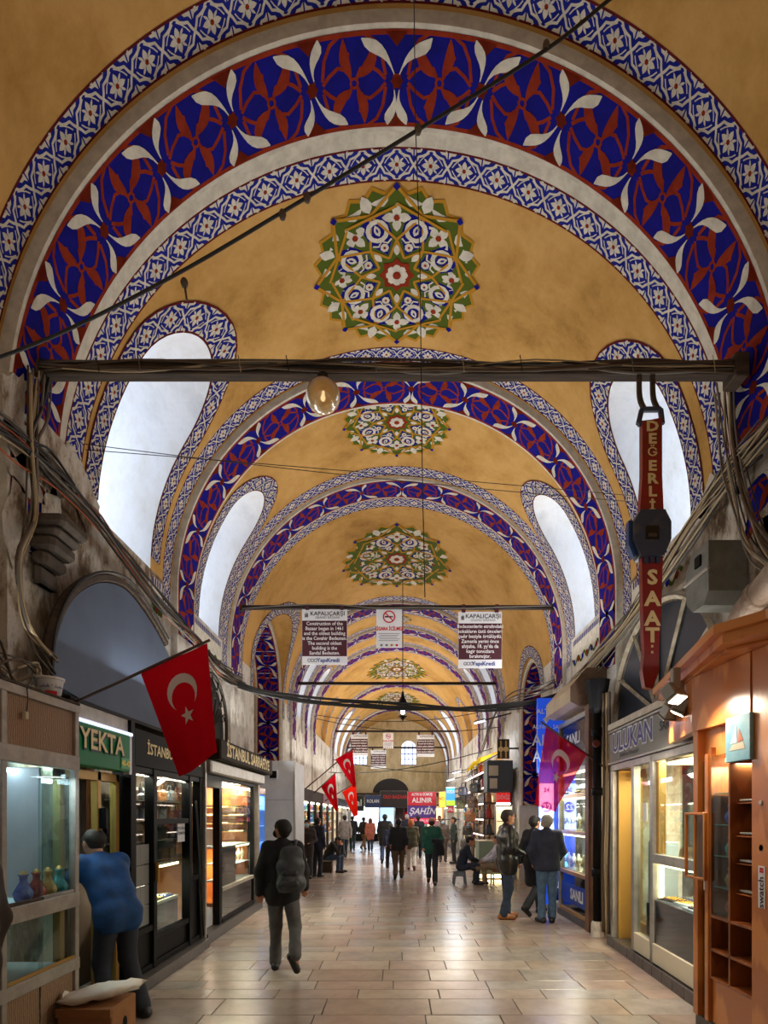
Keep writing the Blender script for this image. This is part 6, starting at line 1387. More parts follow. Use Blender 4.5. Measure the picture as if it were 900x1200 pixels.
# ------------------------------------------------------------------ people: distance fields meshed by surface nets
def surface_nets(Fv, org, h):
    ins = Fv < 0
    nx, ny, nz = Fv.shape
    c = [(i, j, k) for i in (0, 1) for j in (0, 1) for k in (0, 1)]
    S = lambda A, o: A[o[0]:nx - 1 + o[0], o[1]:ny - 1 + o[1], o[2]:nz - 1 + o[2]]
    cnt = sum(S(ins, o).astype(np.int8) for o in c)
    act = (cnt > 0) & (cnt < 8)
    idx = np.argwhere(act)
    if len(idx) == 0: return [], []
    vid = -np.ones(act.shape, dtype=np.int64); vid[act] = np.arange(len(idx))
    pos = np.zeros((len(idx), 3)); num = np.zeros(len(idx))
    for a in range(8):
        for ax in range(3):
            o = c[a]
            if o[ax]: continue
            o2 = list(o); o2[ax] = 1; o2 = tuple(o2)
            va = Fv[idx[:, 0] + o[0], idx[:, 1] + o[1], idx[:, 2] + o[2]]; vb = Fv[idx[:, 0] + o2[0], idx[:, 1] + o2[1], idx[:, 2] + o2[2]]
            m = (va < 0) != (vb < 0); t = np.where(m, va / np.where(va - vb == 0, 1, va - vb), 0)
            p = np.array(o)[None, :] + np.zeros((len(idx), 3)); p[:, ax] += t
            pos[m] += p[m]; num[m] += 1
    V = (idx + pos / num[:, None]) * h + org
    quads = []
    for ax in range(3):
        a, b_ = [d for d in range(3) if d != ax]
        sl0 = [slice(None)] * 3; sl1 = [slice(None)] * 3; sl0[ax] = slice(0, -1); sl1[ax] = slice(1, None)
        s0, s1 = ins[tuple(sl0)], ins[tuple(sl1)]
        e = np.argwhere(s0 != s1); e = e[(e[:, a] > 0) & (e[:, b_] > 0) & (e[:, a] < Fv.shape[a] - 1) & (e[:, b_] < Fv.shape[b_] - 1)]
        if len(e) == 0: continue
        def g(da, db):
            q = e.copy(); q[:, a] -= da; q[:, b_] -= db; return vid[q[:, 0], q[:, 1], q[:, 2]]
        q = np.stack([g(1, 1), g(0, 1), g(0, 0), g(1, 0)], 1)
        fl = s0[e[:, 0], e[:, 1], e[:, 2]]
        if ax == 1: fl = ~fl
        q[~fl] = q[~fl][:, ::-1]; quads.append(q)
    Q = np.concatenate(quads); Q = Q[(Q >= 0).all(1)]
    return V, Q
class Field:
    def __init__(s, prims, h, k=.035, pad=.05):
        """prims: (a, b, ra, rb[, k])"""
        A = np.array([p[0] for p in prims] + [p[1] for p in prims], float); r = max(max(p[2], p[3]) for p in prims)
        s.h = h; s.lo = A.min(0) - r - pad; n = np.ceil((A.max(0) + r + pad - s.lo) / h).astype(int) + 1; s.n = n
        s.F = np.full(tuple(n), .5)
        s.ax = [s.lo[d] + h * np.arange(n[d]) for d in range(3)]
        for p in prims: s.add(p, p[4] if len(p) > 4 else k)
    def sub(s, a, b, r, k):
        lo = np.minimum(a, b) - r - k - .03; hi = np.maximum(a, b) + r + k + .03; sl = []
        for d in range(3):
            i0 = max(0, int((lo[d] - s.lo[d]) / s.h)); i1 = min(s.n[d], int((hi[d] - s.lo[d]) / s.h) + 2); sl.append(slice(i0, max(i1, i0)))
        X, Y, Z = np.meshgrid(s.ax[0][sl[0]], s.ax[1][sl[1]], s.ax[2][sl[2]], indexing='ij'); return tuple(sl), np.stack([X, Y, Z], -1)
    def cap(s, P, a, b, ra, rb):
        ba = b - a; L = float(ba @ ba) or 1e-9; t = np.clip(((P - a) @ ba) / L, 0, 1); return np.linalg.norm(P - a - t[..., None] * ba, axis=-1) - (ra + (rb - ra) * t)
    def add(s, p, k):
        a, b = np.array(p[0], float), np.array(p[1], float); sl, P = s.sub(a, b, max(p[2], p[3]), k)
        if P.size == 0: return
        d = s.cap(P, a, b, p[2], p[3]); f = s.F[sl]; hh = np.clip(.5 + .5 * (f - d) / k, 0, 1); s.F[sl] = f * (1 - hh) + d * hh - k * hh * (1 - hh)
    def cut(s, point, normal):    # keep the side the normal points away from
        X, Y, Z = np.meshgrid(*s.ax, indexing='ij'); n = np.array(normal, float); n /= np.linalg.norm(n)
        s.F = np.maximum(s.F, (X - point[0]) * n[0] + (Y - point[1]) * n[1] + (Z - point[2]) * n[2])
    def minus(s, a, b, r):
        a, b = np.array(a, float), np.array(b, float); sl, P = s.sub(a, b, r, .02); s.F[sl] = np.maximum(s.F[sl], -s.cap(P, a, b, r, r))
    def wrinkle(s, amp, f=1.0):
        X, Y, Z = np.meshgrid(*s.ax, indexing='ij'); s.F = s.F + amp * (np.sin(X * 31 * f + 9 * Z + 2) * np.sin(Z * 37 * f + 14 * Y) + .7 * np.sin(Z * 61 * f + X * 25 - Y * 20))
    def mesh(s, b, m):
        V, Q = surface_nets(s.F, s.lo, s.h); k = len(b.v)
        b.v += [tuple(v) for v in V]
        for q in Q: b.face((k + int(q[0]), k + int(q[1]), k + int(q[2]), k + int(q[3])), m)
STAND = dict(pel=(0, 0, .93), waist=(0, .0, 1.10), chest=(0, .01, 1.30), neck=(0, -.01, 1.49), head=(0, .02, 1.625),
             Ls=(-.175, 0, 1.425), Rs=(.175, 0, 1.425), Le=(-.235, -.03, 1.15), Re=(.235, -.03, 1.15), Lw=(-.235, .03, .91), Rw=(.235, .03, .91), Lh=(-.225, .06, .81), Rh=(.225, .06, .81),
             Lhip=(-.085, 0, .91), Rhip=(.085, 0, .91), Lk=(-.10, .02, .50), Rk=(.10, .02, .50), La=(-.10, -.02, .085), Ra=(.10, -.02, .085), Lt=(-.115, .13, .03), Rt=(.115, .13, .03))
def pose(**kw): d = dict(STAND); d.update(kw); return d
WALK = pose(Lk=(-.09, .17, .52), La=(-.09, .24, .09), Lt=(-.10, .39, .045), Rk=(.09, -.02, .50), Ra=(.09, -.30, .17), Rt=(.10, -.22, .04), Le=(-.23, -.09, 1.16), Lw=(-.23, -.13, .92), Lh=(-.22, -.13, .82), Re=(.23, .04, 1.16), Rw=(.22, .15, .96), Rh=(.21, .20, .87))
WALK2 = pose(Rk=(.09, .17, .52), Ra=(.09, .24, .09), Rt=(.10, .39, .045), Lk=(-.09, -.02, .50), La=(-.09, -.30, .17), Lt=(-.10, -.22, .04), Re=(.23, -.09, 1.16), Rw=(.23, -.13, .92), Rh=(.22, -.13, .82), Le=(-.23, .04, 1.16), Lw=(-.22, .15, .96), Lh=(-.21, .20, .87))
SIT = pose(pel=(0, 0, .46), waist=(0, .03, .62), chest=(0, .10, .82), neck=(0, .17, 1.0), head=(0, .24, 1.12), Ls=(-.175, .14, .95), Rs=(.175, .14, .95), Le=(-.23, .24, .70), Re=(.23, .24, .70), Lw=(-.12, .42, .62), Rw=(.12, .42, .62), Lh=(-.06, .48, .58), Rh=(.06, .48, .58),
           Lhip=(-.09, 0, .45), Rhip=(.09, 0, .45), Lk=(-.13, .42, .48), Rk=(.13, .42, .48), La=(-.13, .40, .085), Ra=(.13, .40, .085), Lt=(-.14, .56, .03), Rt=(.14, .56, .03))
SKIN = mat('skin_warm', (196, 142, 112), .55, col2=(182, 126, 98), scale=20); EYE_M = mat('dark_eye', (30, 24, 22), .3); M_MASK = mat('pale_blue_mask', (170, 206, 222), .7); M_MASKB = mat('black_mask', (24, 24, 26), .7)
def cmat(col, r=.8, name=None, **kw): return mat(name or 'cloth_%d_%d_%d' % col, col, r, col2=tuple(int(c * .8) for c in col), scale=12, **kw)
def person(label, loc, heading, J, h=1.72, top=None, bottom=None, shoes=(24, 22, 22), hair=(30, 24, 20), voxel=.02, coat=0.0, sleeve=1.0, yaw=0.0, mask=None, long_hair=False, bald=False, tops=None, fat=1.0, trouser=1.0, gloss=None, wr=.0008):
    s = h / 1.74; ca, sa = math.cos(heading), math.sin(heading); J = {k: np.array(v, float) for k, v in J.items()}
    base = np.array(loc, float)
    def Wd(p): p = np.asarray(p, float) * s; return base + np.array((p[0] * ca - p[1] * sa, p[0] * sa + p[1] * ca, p[2]))
    t = thing('person', label, 'person', tuple(loc), 'people in the street')
    lat = J['Rs'] - J['Ls']; lat /= np.linalg.norm(lat); up = J['neck'] - J['chest']; up /= np.linalg.norm(up); fw = np.cross(up, lat); fw /= np.linalg.norm(fw)
    cy, sy = math.cos(yaw), math.sin(yaw); hf = fw * cy + lat * sy; hl = lat * cy - fw * sy      # head turned to the right by yaw
    hp = J['head']; Hh = lambda x, y, z: hp + hl * x + hf * y + np.array((0, 0, 1)) * z * .8 + up * z * .2
    hl0 = lat
    def torso(g):
        return [(J['Ls'] * 1 + lat * .02, J['Rs'] - lat * .02, .062 + g, .062 + g), (J['chest'] - lat * .075, J['chest'] + lat * .075, .105 * fat + g, .105 * fat + g), (J['waist'] - lat * .062, J['waist'] + lat * .062, .103 * fat + g, .103 * fat + g), (J['pel'] - lat * .065, J['pel'] + lat * .065, .105 * fat + g, .105 * fat + g), (J['pel'] - lat * .062, J['chest'] - lat * .072, .100 * fat + g, .104 * fat + g), (J['pel'] + lat * .062, J['chest'] + lat * .072, .100 * fat + g, .104 * fat + g)]
    def arm(S, g, k=1.0):
        e = J[S + 'e']; w = J[S + 'w']; sh = J[S + 's']; r = [(sh, e, .052 + g, .043 + g)]
        r.append((e, e + (w - e) * k, .042 + g, .042 + (.032 - .042) * k + g)); return r
    def leg(S, g, k=1.0):
        hp_, kn, an = J[S + 'hip'], J[S + 'k'], J[S + 'a']; return [(hp_, kn, .088 + g, .060 + g), (kn, kn + (an - kn) * k, .058 + g, .058 + (.042 - .058) * k + g)]
    W3 = lambda pr: [(Wd(p[0]), Wd(p[1]), p[2] * s, p[3] * s) + tuple(p[4:]) for p in pr]
    # body
    pr = torso(-.012) + arm('L', -.008) + arm('R', -.008) + leg('L', -.012) + leg('R', -.012)
    pr += [(J['neck'] - up * .06, hp - up * .06, .055, .05), (Hh(0, -.015, .03), Hh(0, .02, .02), .088, .082), (Hh(0, .035, -.05), Hh(0, .06, -.075), .062, .042, .03), (Hh(0, .092, .0), Hh(0, .108, -.025), .012, .015, .015), (Hh(-.03, .078, .025), Hh(.03, .078, .025), .018, .018, .02)]
    for sx in (-1, 1): pr.append((Hh(sx * .086, -.01, .01), Hh(sx * .088, -.015, -.025), .016, .012, .012))
    for S, sx in (('L', -1), ('R', 1)):
        w, hd = J[S + 'w'], J[S + 'h']; d = hd - w; L = np.linalg.norm(d); d = d / L; side = lat - d * (lat @ d); side /= np.linalg.norm(side); nn = np.cross(d, side)
        pm = w + d * .055; pr.append((w + d * .015 - side * .012, pm - side * .018, .024, .024, .015)); pr.append((w + d * .015 + side * .012, pm + side * .018, .022, .022, .015))
        for q, (o, ln) in enumerate(((-.030, .060), (-.010, .072), (.010, .068), (.029, .052))):
            p0 = pm + side * o; p1 = p0 + d * ln * .55 + nn * .006; p2 = p1 + (d * .8 - sx * 0 * side + nn * .5) * ln * .45; pr += [(p0, p1, .0105, .0095, .006), (p1, p2, .0095, .008, .006)]
        th0 = w + d * .03 - sx * side * .028; pr += [(th0, th0 + (d * .7 - sx * side * .55 + nn * .3) * .045, .013, .011, .008)]
        an, toe = J[S + 'a'], J[S + 't']; pr.append((an, an * .3 + toe * .7, .038, .03))
    b = MB(); Fd = Field(W3(pr), voxel, .03 * s); Fd.mesh(b, SKIN); body = b.build('body', t, smooth=True)
    # trousers
    bm = cmat(bottom, .8) if not isinstance(bottom, bpy.types.Material) else bottom
    pr = [(J['pel'] - lat * .065, J['pel'] + lat * .065, .112 * fat, .112 * fat), (J['pel'] + up * .08 - lat * .05, J['pel'] + up * .08 + lat * .05,   .085 * fat, .085 * fat)] + leg('L', .012 * trouser + .003, 1.0) + leg('R', .012 * trouser + .003, 1.0) + [(J[S + 'k'] * .35 + J[S + 'a'] * .65, J[S + 'a'] - (J[S + 'a'] - J[S + 'k']) * .02, .056 + .01 * trouser, .055 + .01 * trouser) for S in 'LR']
    b = MB(); Fd = Field(W3(pr), voxel, .03 * s); Fd.wrinkle(wr); Fd.mesh(b, bm); b.build('trousers', t, smooth=True)
    # top
    tm = cmat(top, gloss or .8) if not isinstance(top, bpy.types.Material) else top
    g = .016
    pr = torso(g) + arm('L', g, sleeve) + arm('R', g, sleeve)
    if coat >= 0 and J['pel'][2] > .7:
        pr += [(J['pel'] - lat * .07, J['pel'] - lat * .075 - np.array((0, 0, .07)), .112 * fat, .110 * fat), (J['pel'] + lat * .07, J['pel'] + lat * .075 - np.array((0, 0, .07)), .112 * fat, .110 * fat)]
    if coat > 0:
        dn = np.array((0, 0, -1.0)); 
        if np.linalg.norm(J['Lk'][:2] - J['Lhip'][:2]) > .3: dn = fw * .6 + np.array((0, 0, -.4))
        pr += [(J['pel'] - lat * .075, J['pel'] - lat * .085 + dn * coat, .112 * fat, .105 * fat), (J['pel'] + lat * .075, J['pel'] + lat * .085 + dn * coat, .112 * fat, .105 * fat)]
    pr.append((J['neck'] - up * .05, J['neck'] - up * .005, .075, .066))
    b = MB(); Fd = Field(W3(pr), voxel, .05 * s)
    hem = J['pel'] + np.array((0, 0, -.09 - coat)) if J['pel'][2] > .7 else J['pel'] - up * .06
    if J['pel'][2] > .7:
        Z = Fd.ax[2][None, None, :]; X, Y, _ = np.meshgrid(*Fd.ax, indexing='ij'); c0 = Wd(J['pel']); near = ((X - c0[0]) ** 2 + (Y - c0[1]) ** 2) < (.20 * s) ** 2
        Fd.F = np.where(near, np.maximum(Fd.F, (base[2] + hem[2] * s) - (Z + 0 * X)), Fd.F)
    Fd.wrinkle(wr); Fd.mesh(b, tm); b.build('jacket' if coat else 'shirt', t, smooth=True)
    if J['pel'][2] < .7 or True: pass
    # shoes
    sm = cmat(shoes, .45)
    for S in 'LR':
        an, toe = J[S + 'a'], J[S + 't']; d = toe - an; dh = d.copy(); dh[2] = 0; dh /= max(np.linalg.norm(dh), 1e-6); heel = an - dh * .05 + np.array((0, 0, -.045)); 
        if toe[2] < an[2] - .09: heel = an - d / np.linalg.norm(d) * 0 - dh * .045 + np.array((0, 0, -.01))
        b = MB(); Fd = Field(W3([(heel, toe, .043, .038), (an + np.array((0, 0, .02)), heel, .05, .043), (heel * .5 + toe * .5 + np.array((0, 0, .012)), toe, .042, .034)]), max(voxel * .8, .012), .02)
        if J[S + 'a'][2] < .12: Fd.cut((0, 0, base[2] + .002), (0, 0, -1))
        Fd.mesh(b, sm); b.build('shoe', t, smooth=True)
    # hair
    if not bald:
        hm = cmat(hair, .7)
        pr = [(Hh(0, -.02, .04), Hh(0, .018, .042), .092, .085), (Hh(0, -.045, .0), Hh(0, -.04, -.03), .078, .06)]
        if long_hair: pr += [(Hh(0, -.05, -.03), Hh(0, -.06, -.12), .085, .06), (Hh(-.06, .0, .0), Hh(-.065, -.01, -.10), .045, .035), (Hh(.06, .0, .0), Hh(.065, -.01, -.10), .045, .035)]
        b = MB(); Fd = Field(W3(pr), max(voxel * .8, .011), .03); c0 = Wd(Hh(0, .13, -.035)); Fd.minus(c0, Wd(Hh(0, .10, -.04)), .092 * s); Fd.mesh(b, hm); b.build('hair', t, smooth=True)
    # face
    for sx in (-1, 1):
        b = MB(); c = Wd(Hh(sx * .032, .093, .008)); b.lathe([(0, -.009), (.009, 0), (0, .009)], tuple(c), EYE_M, 6); b.build('eye', body)
    if mask is not None:
        b = MB(); Fd = Field(W3([(Hh(-.03, .075, -.045), Hh(.03, .075, -.045), .05, .05), (Hh(0, .09, -.02), Hh(0, .085, -.07), .036, .036)]), .012, .02); Fd.cut(Wd(Hh(0, .06, 0)), -(Wd(Hh(0, 1, 0)) - Wd(Hh(0, 0, 0)))); Fd.mesh(b, mask); b.build('face_mask', t, smooth=True)
        for sx in (-1, 1): b = MB(); b.tube([tuple(Wd(Hh(sx * .06, .07, -.03))), tuple(Wd(Hh(sx * .09, .0, -.005)))], .004, mask, 4); b.build('mask_loop', t)
    else:
        b = MB(); c0, c1, c2 = (Wd(Hh(x, .098 - abs(x) * .4, -.055)) for x in (-.022, 0, .022)); b.tube([tuple(c0), tuple(c1), tuple(c2)], .005, mat('lip_tone', (150, 84, 76), .5), 5); b.build('mouth', body)
    return t, Wd, J, Hh
def at(px, py):                  # a standing point on the floor seen at this pixel
    d = FOC * EYE / (py - VY); return (PX(px, d), d, 0)
BLK = (26, 27, 31)
# 1 walking man with the backpack
suit, Wd, J, Hh = person('man in a black suit jacket walking away with a grey backpack on one shoulder', at(331, 1136), .05, pose(Lk=(-.085, .06, .50), La=(-.085, .02, .085), Lt=(-.10, .16, .03), Rk=(.15, -.03, .51), Ra=(.19, -.33, .24), Rt=(.21, -.33, .08), Le=(-.25, -.06, 1.15), Lw=(-.26, -.04, .90), Lh=(-.25, -.02, .80), Re=(.25, .0, 1.15), Rw=(.25, .12, .94), Rh=(.24, .16, .85)), 1.66, top=(24, 27, 31), bottom=(88, 86, 88), hair=(28, 24, 22), voxel=.0125, coat=.10, yaw=-.75, mask=M_MASKB)
bp = thing('backpack', 'dark grey backpack worn over the right shoulder of the suited man', 'backpack', tuple(Wd((.12, -.2, .95)))); M_BP = mat('grey_nylon', (66, 70, 78), .5, col2=(52, 56, 64), scale=16)
def bpprims(dx=0): return [(Wd((.06, -.21, 1.02)), Wd((.20, -.20, 1.02)), .09, .09), (Wd((.05, -.22, 1.22)), Wd((.19, -.20, 1.22)), .085, .085), (Wd((.08, -.20, 1.38)), Wd((.18, -.19, 1.38)), .065, .065), (Wd((.07, -.21, 1.03)), Wd((.09, -.20, 1.36)), .09, .068), (Wd((.19, -.20, 1.03)), Wd((.175, -.19, 1.36)), .09, .068), (Wd((.12, -.23, 1.05)), Wd((.13, -.21, 1.34)), .09, .075)]
b = MB(); Fd = Field(bpprims(), .012, .04); Fd.wrinkle(.002); Fd.mesh(b, M_BP); b.build('bag_body', bp, smooth=True)
b = MB(); Fd = Field([(Wd((.07, -.295, 1.03)), Wd((.19, -.285, 1.03)), .045, .045), (Wd((.08, -.29, 1.15)), Wd((.18, -.28, 1.15)), .04, .04)], .012, .03); Fd.mesh(b, mat('dark_nylon', (46, 49, 56), .45)); b.build('front_pocket', bp, smooth=True)
b = MB(); b.tube(smooth_path([Wd((.15, -.12, 1.40)), Wd((.16, -.03, 1.50)), Wd((.16, .07, 1.42)), Wd((.15, .115, 1.2))], 4), .022, M_BP, 6); b.build('shoulder_strap', bp, smooth=True)
b = MB(); b.tube(smooth_path([Wd((.02, -.22, 1.38)), Wd((-.02, -.17, 1.2)), Wd((-.02, -.16, 1.0)), Wd((.0, -.2, .92))], 4), .014, M_BP, 5); b.build('loose_strap', bp, smooth=True)
b = MB(); b.tube(smooth_path([Wd((.10, -.2, 1.43)), Wd((.125, -.2, 1.48)), Wd((.15, -.19, 1.43))], 3), .010, M_BP, 5); b.build('grab_handle', bp, smooth=True)
# 2 man leaning into the shop
person('man in a blue shirt leaning into the doorway beside the aluminium kiosk', (-2.38, 4.72, 0), 1.05, pose(pel=(0, -.02, .90), waist=(0, .06, 1.07), chest=(0, .17, 1.22), neck=(0, .27, 1.36), head=(0, .34, 1.48), Ls=(-.18, .22, 1.32), Rs=(.18, .22, 1.32), Le=(-.24, .36, 1.12), Re=(.26, .30, 1.08), Lw=(-.16, .54, 1.02), Rw=(.18, .48, .98), Lh=(-.14, .62, .98), Rh=(.16, .56, .94), Lk=(-.10, .06, .49), Rk=(.10, .00, .49), La=(-.12, -.04, .085), Ra=(.12, -.18, .085), Lt=(-.13, .11, .03), Rt=(.13, -.03, .03)), 1.72, top=(20, 74, 132), bottom=(40, 47, 60), hair=(34, 28, 24), voxel=.0125, coat=.07, sleeve=.75)
# 3 person at the left edge
person('person in a dark brown quilted coat cut off by the left picture edge', (-2.33, 2.98, 0), PI * .5, STAND, 1.7, top=(58, 44, 34), bottom=BLK, voxel=.02, coat=.25)
# 4 leather jacket
lj, Wd, J, Hh = person('man in a shiny black leather jacket and tan boots standing in profile', at(594, 1076), -PI / 2 + .15, pose(Le=(-.25, .0, 1.14), Re=(.25, -.02, 1.14), Lw=(-.17, .21, 1.08), Rw=(.15, .20, 1.06), Lh=(-.10, .27, 1.07), Rh=(.08, .26, 1.05), Lk=(-.09, .03, .50), Rk=(.10, .0, .50), La=(-.09, .03, .085), Ra=(.10, -.09, .085), Lt=(-.10, .19, .03), Rt=(.12, .07, .03)), 1.80, top=mat('black_leather', (26, 24, 24), .32, bump=.35, bscale=9, coat=.2), bottom=(44, 60, 84), shoes=(150, 92, 42), hair=(60, 52, 46), voxel=.014, coat=.13, fat=1.22, trouser=.8, wr=.002)
g_ = thing('spectacles', 'dark spectacles worn by the man in the leather jacket', 'spectacles', tuple(Wd(Hh(0, .1, .0))))
for sx in (-1, 1):
    b = MB(); c = Wd(Hh(sx * .034, .108, .006)); b.tube([c + (Wd(Hh(1, 0, 0)) - Wd(Hh(0, 0, 0))) * .024 * math.cos(a) + np.array((0, 0, 1)) * .018 * math.sin(a) for a in np.linspace(0, 2 * PI, 10)], .003, M_BLACK, 4); b.build('lens_rim', g_)
    b = MB(); b.tube([tuple(Wd(Hh(sx * .058, .10, .008))), tuple(Wd(Hh(sx * .09, -.01, .012)))], .003, M_BLACK, 4); b.build('temple', g_)
# 5 jeans
person('grey-haired man in a navy sweater and blue jeans standing with his back turned', at(641, 1081), -.2, pose(Le=(-.27, -.06, 1.16), Lw=(-.21, -.02, .97), Lh=(-.20, .06, .90), Re=(.25, .02, 1.15), Rw=(.20, .17, 1.02), Rh=(.17, .24, 1.0), Lk=(-.085, .02, .5), Rk=(.085, .0, .5), La=(-.08, -.02, .085), Ra=(.08, .02, .085), Lt=(-.15, .11, .03), Rt=(.10, .17, .03)), 1.72, top=(36, 44, 68), bottom=(82, 112, 146), hair=(150, 148, 144), voxel=.014, coat=.0, trouser=.6, fat=1.08, mask=M_MASK, yaw=-.3)
person('person in a long black coat stepping behind the man in blue jeans', (PX(626, 9.55), 9.55, 0), -1.0, WALK, 1.70, top=(22, 22, 26), bottom=(30, 30, 34), hair=(40, 32, 26), voxel=.02, coat=.35)
# 7, 8 seated on the right
x7 = at(540, 1036)
person('man in dark clothes sitting hunched on the grey plastic stool', (x7[0], x7[1], 0), -PI / 2, SIT, 1.66, top=(34, 42, 58), bottom=(40, 46, 58), voxel=.02)
st = thing('plastic_stool', 'small grey plastic stool under the sitting man', 'stool', (x7[0], x7[1], 0)); M_ST = mat('grey_plastic', (112, 118, 120), .5)
bxo('seat', st, (x7[0] - .17, x7[0] + .10, x7[1] - .15, x7[1] + .15, .30, .335), M_ST, .012)
for sx in (-1, 1):
    for sy in (-1, 1): b = MB(); b.tube([(x7[0] - .035 + sx * .11, x7[1] + sy * .12, .31), (x7[0] - .035 + sx * .15, x7[1] + sy * .15, 0)], [.028, .022], M_ST, 5); b.build('leg', st)
bxo('apron', st, (x7[0] - .15, x7[0] + .08, x7[1] - .14, x7[1] - .12, .20, .30), M_ST)
x8 = at(588, 1038)
person('seated person in a pale shirt and beige trousers with crossed legs behind the leather jacket', (x8[0], x8[1] + .3, 0), PI / 2, pose(**{**SIT, 'Rk': (.02, .44, .54), 'Ra': (-.16, .62, .40), 'Rt': (-.22, .74, .42), 'chest': (0, .02, .84), 'neck': (0, .03, 1.03), 'head': (0, .06, 1.16), 'Ls': (-.175, .02, .97), 'Rs': (.175, .02, .97)}), 1.66, top=(206, 204, 214), bottom=(150, 128, 98), shoes=(40, 36, 34), voxel=.02)
sc = thing('side_chair', 'plain wooden chair under the cross-legged sitter', 'chair', (x8[0], x8[1] + .3, 0)); bxo('seat', sc, (x8[0] - .20, x8[0] + .22, x8[1] + .1, x8[1] + .5, .32, .355), M_WOODD)
for ax in (-.18, .18):
    for ay in (.13, .46): bxo('leg', sc, (x8[0] + ax - .018, x8[0] + ax + .018, x8[1] + ay - .018, x8[1] + ay + .018, 0, .32), M_CREAMP)
bxo('backrest', sc, (x8[0] + .20, x8[0] + .23, x8[1] + .1, x8[1] + .5, .35, .85), M_WOODD)
# 9 green shirt
gs, Wd, J, Hh = person('bald man in a green shirt walking towards the viewer with a jacket over his arm', at(506, 1036), PI - .1, pose(**{**WALK, 'Le': (-.26, .02, 1.15), 'Lw': (-.16, .22, 1.10), 'Lh': (-.08, .28, 1.10), 'La': (-.09, .18, .09), 'Lt': (-.10, .33, .045)}), 1.66, top=(30, 92, 74), bottom=(40, 50, 58), bald=True, voxel=.018, mask=M_MASKB, fat=1.1, coat=.05)
jk = thing('carried_jacket', 'black jacket draped over the forearm of the man in green', 'jacket', tuple(Wd((-.17, .2, .8)))); b = MB(); Fd = Field([(Wd((-.26, .12, 1.12)), Wd((-.06, .27, 1.14)), .055, .055), (Wd((-.22, .18, 1.06)), Wd((-.22, .18, .80)), .07, .05), (Wd((-.12, .24, 1.06)), Wd((-.12, .24, .78)), .06, .05)], .018, .04); Fd.wrinkle(.004); Fd.mesh(b, cmat(BLK)); b.build('folded_cloth', jk, smooth=True)
b = MB(); b.tube([Wd((-.25, .13, 1.1)), Wd((-.30, .16, .9)), Wd((-.29, .17, .76))], .035, cmat(BLK), 6); b.build('loose_sleeve', jk, smooth=True)
# others, from near to far
person('man in a black sweater and brown trousers walking away down the middle', at(467, 1030), 0, WALK2, 1.62, top=(28, 30, 38), bottom=(96, 76, 54), hair=(24, 22, 22), voxel=.02, fat=1.05, sleeve=.6, coat=.02)
person('orange-haired woman in an olive jacket and white trousers walking away', at(482, 1020), 0, WALK, 1.58, top=(86, 84, 62), bottom=(224, 220, 212), shoes=(110, 60, 40), hair=(198, 108, 50), voxel=.022, coat=.12, trouser=2.0, yaw=.5, mask=M_MASK, long_hair=True)
person('tall man in a black overcoat and blue jeans in the middle of the street', at(451, 1012), 0, WALK2, 1.74, top=(24, 26, 32), bottom=(48, 74, 120), voxel=.024, coat=.22, fat=1.2)
person('slim figure in dark blue half hidden behind the man in brown trousers', at(458, 1018), .2, WALK, 1.45, top=(36, 46, 80), bottom=(34, 36, 48), hair=(80, 76, 60), voxel=.024)
person('white-haired man in dark blue seen beyond the orange-haired woman', at(477, 1002), 0, WALK, 1.74, top=(34, 40, 60), bottom=(34, 36, 44), hair=(196, 196, 196), voxel=.028, coat=.1)
person('broad man in a black coat walking right of the orange-haired woman', at(490, 1006), 0, WALK2, 1.70, top=(28, 30, 34), bottom=(34, 34, 40), voxel=.026, coat=.25, fat=1.2)
person('man in a grey jacket walking away beside the souvenir shop', at(404, 1005), .3, WALK2, 1.70, top=(150, 146, 142), bottom=(44, 54, 66), voxel=.024, coat=.1)
person('man in dark teal clothes beyond the man in the grey jacket', at(413, 997), 0, WALK, 1.66, top=(26, 34, 42), bottom=(36, 74, 78), voxel=.028, coat=.1)
person('person in black and tan near the far shops', at(426, 996), -.6, WALK, 1.60, top=(44, 40, 38), bottom=(140, 110, 76), voxel=.028)
person('woman in a long salmon-pink coat near the far shops', at(434, 998), 0, WALK, 1.56, top=(206, 122, 104), bottom=(44, 66, 96), hair=(120, 60, 44), voxel=.026, coat=.25, long_hair=True)
person('masked woman in a grey-brown jacket facing the viewer on the right', at(519, 1010), PI, STAND, 1.58, top=(116, 102, 92), bottom=(96, 86, 80), hair=(80, 60, 46), voxel=.024, mask=M_MASK, long_hair=True, coat=.1)
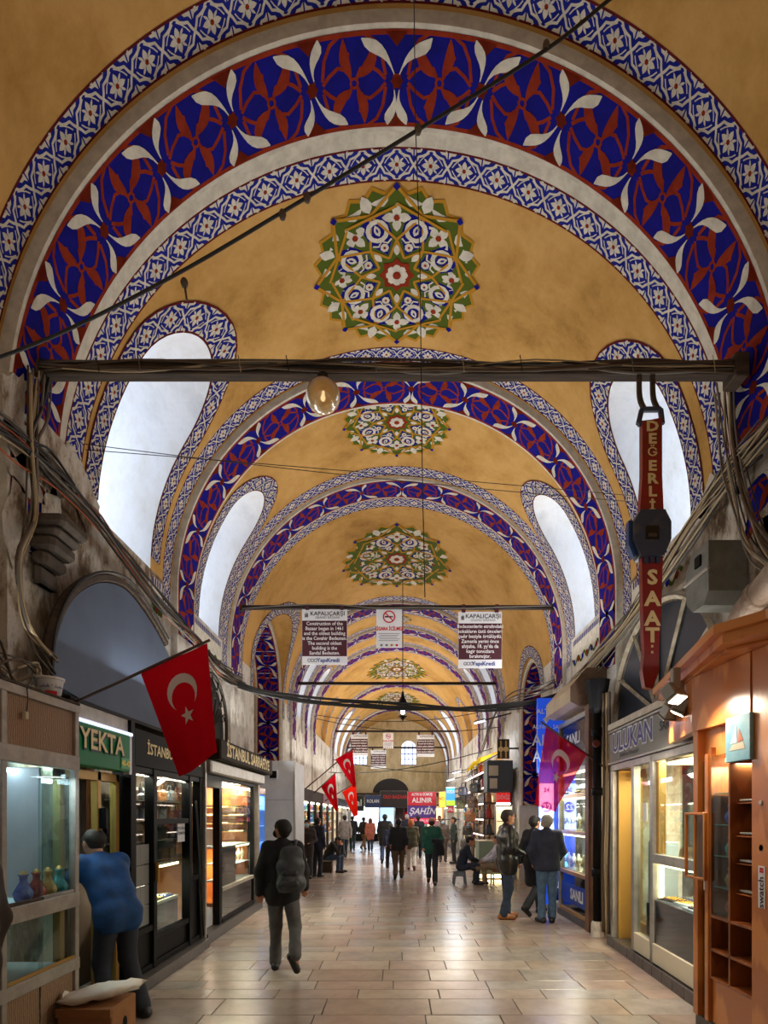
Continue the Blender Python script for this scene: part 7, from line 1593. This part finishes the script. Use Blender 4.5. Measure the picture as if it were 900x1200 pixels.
person('man in a pale pink shirt behind the masked woman', at(515, 1000), PI - .3, STAND, 1.68, top=(210, 182, 196), bottom=(60, 60, 70), voxel=.028)
person('man in dark green with a black cap near the right shops', at(532, 1012), PI / 2, STAND, 1.64, top=(46, 58, 54), bottom=(36, 38, 44), voxel=.024, coat=.05)
person('masked man in a brown coat standing by the white partition', (PX(360, 15.0), 15.0, 0), PI, pose(Lw=(-.12, .2, 1.05), Lh=(-.05, .25, 1.06), Rw=(.12, .2, 1.05), Rh=(.05, .25, 1.06), Le=(-.25, 0, 1.14), Re=(.25, 0, 1.14)), 1.58, top=(64, 54, 50), bottom=(70, 68, 70), voxel=.018, mask=M_MASK, coat=.25)
person('man in a navy jacket with his back turned beside the masked man', (PX(372, 15.4), 15.4, 0), -.5, pose(Lw=(-.15, .2, 1.05), Lh=(-.1, .26, 1.06)), 1.64, top=(38, 46, 66), bottom=(40, 44, 56), voxel=.02, coat=.08)
x9 = at(384, 1022)
person('man sitting by the left shops with his head in his hands', (x9[0], x9[1], 0), -PI / 2 - .25, pose(**{**SIT, 'chest': (0, .16, .78), 'neck': (0, .27, .93), 'head': (0, .36, 1.0), 'Ls': (-.175, .22, .90), 'Rs': (.175, .22, .90), 'Le': (-.15, .42, .60), 'Re': (.15, .42, .60), 'Lw': (-.08, .46, .84), 'Rw': (.08, .46, .84), 'Lh': (-.05, .46, .94), 'Rh': (.05, .46, .94)}), 1.66, top=(36, 36, 38), bottom=(62, 82, 110), voxel=.02, hair=(24, 22, 20))
bt = thing('low_seat', 'low wooden box seat under the man with his head in his hands', 'seat', (x9[0], x9[1], 0)); bxo('box', bt, (x9[0] - .18, x9[0] + .14, x9[1] - .18, x9[1] + .18, .02, .33), M_OLDWOOD); bxo('cushion', bt, (x9[0] - .17, x9[0] + .13, x9[1] - .17, x9[1] + .17, .33, .36), M_CREAMP, .015)
for sx in (-.14, .10):
    for sy in (-.14, .14): bxo('foot', bt, (x9[0] + sx - .02, x9[0] + sx + .02, x9[1] + sy - .02, x9[1] + sy + .02, 0, .02), M_BLACK)
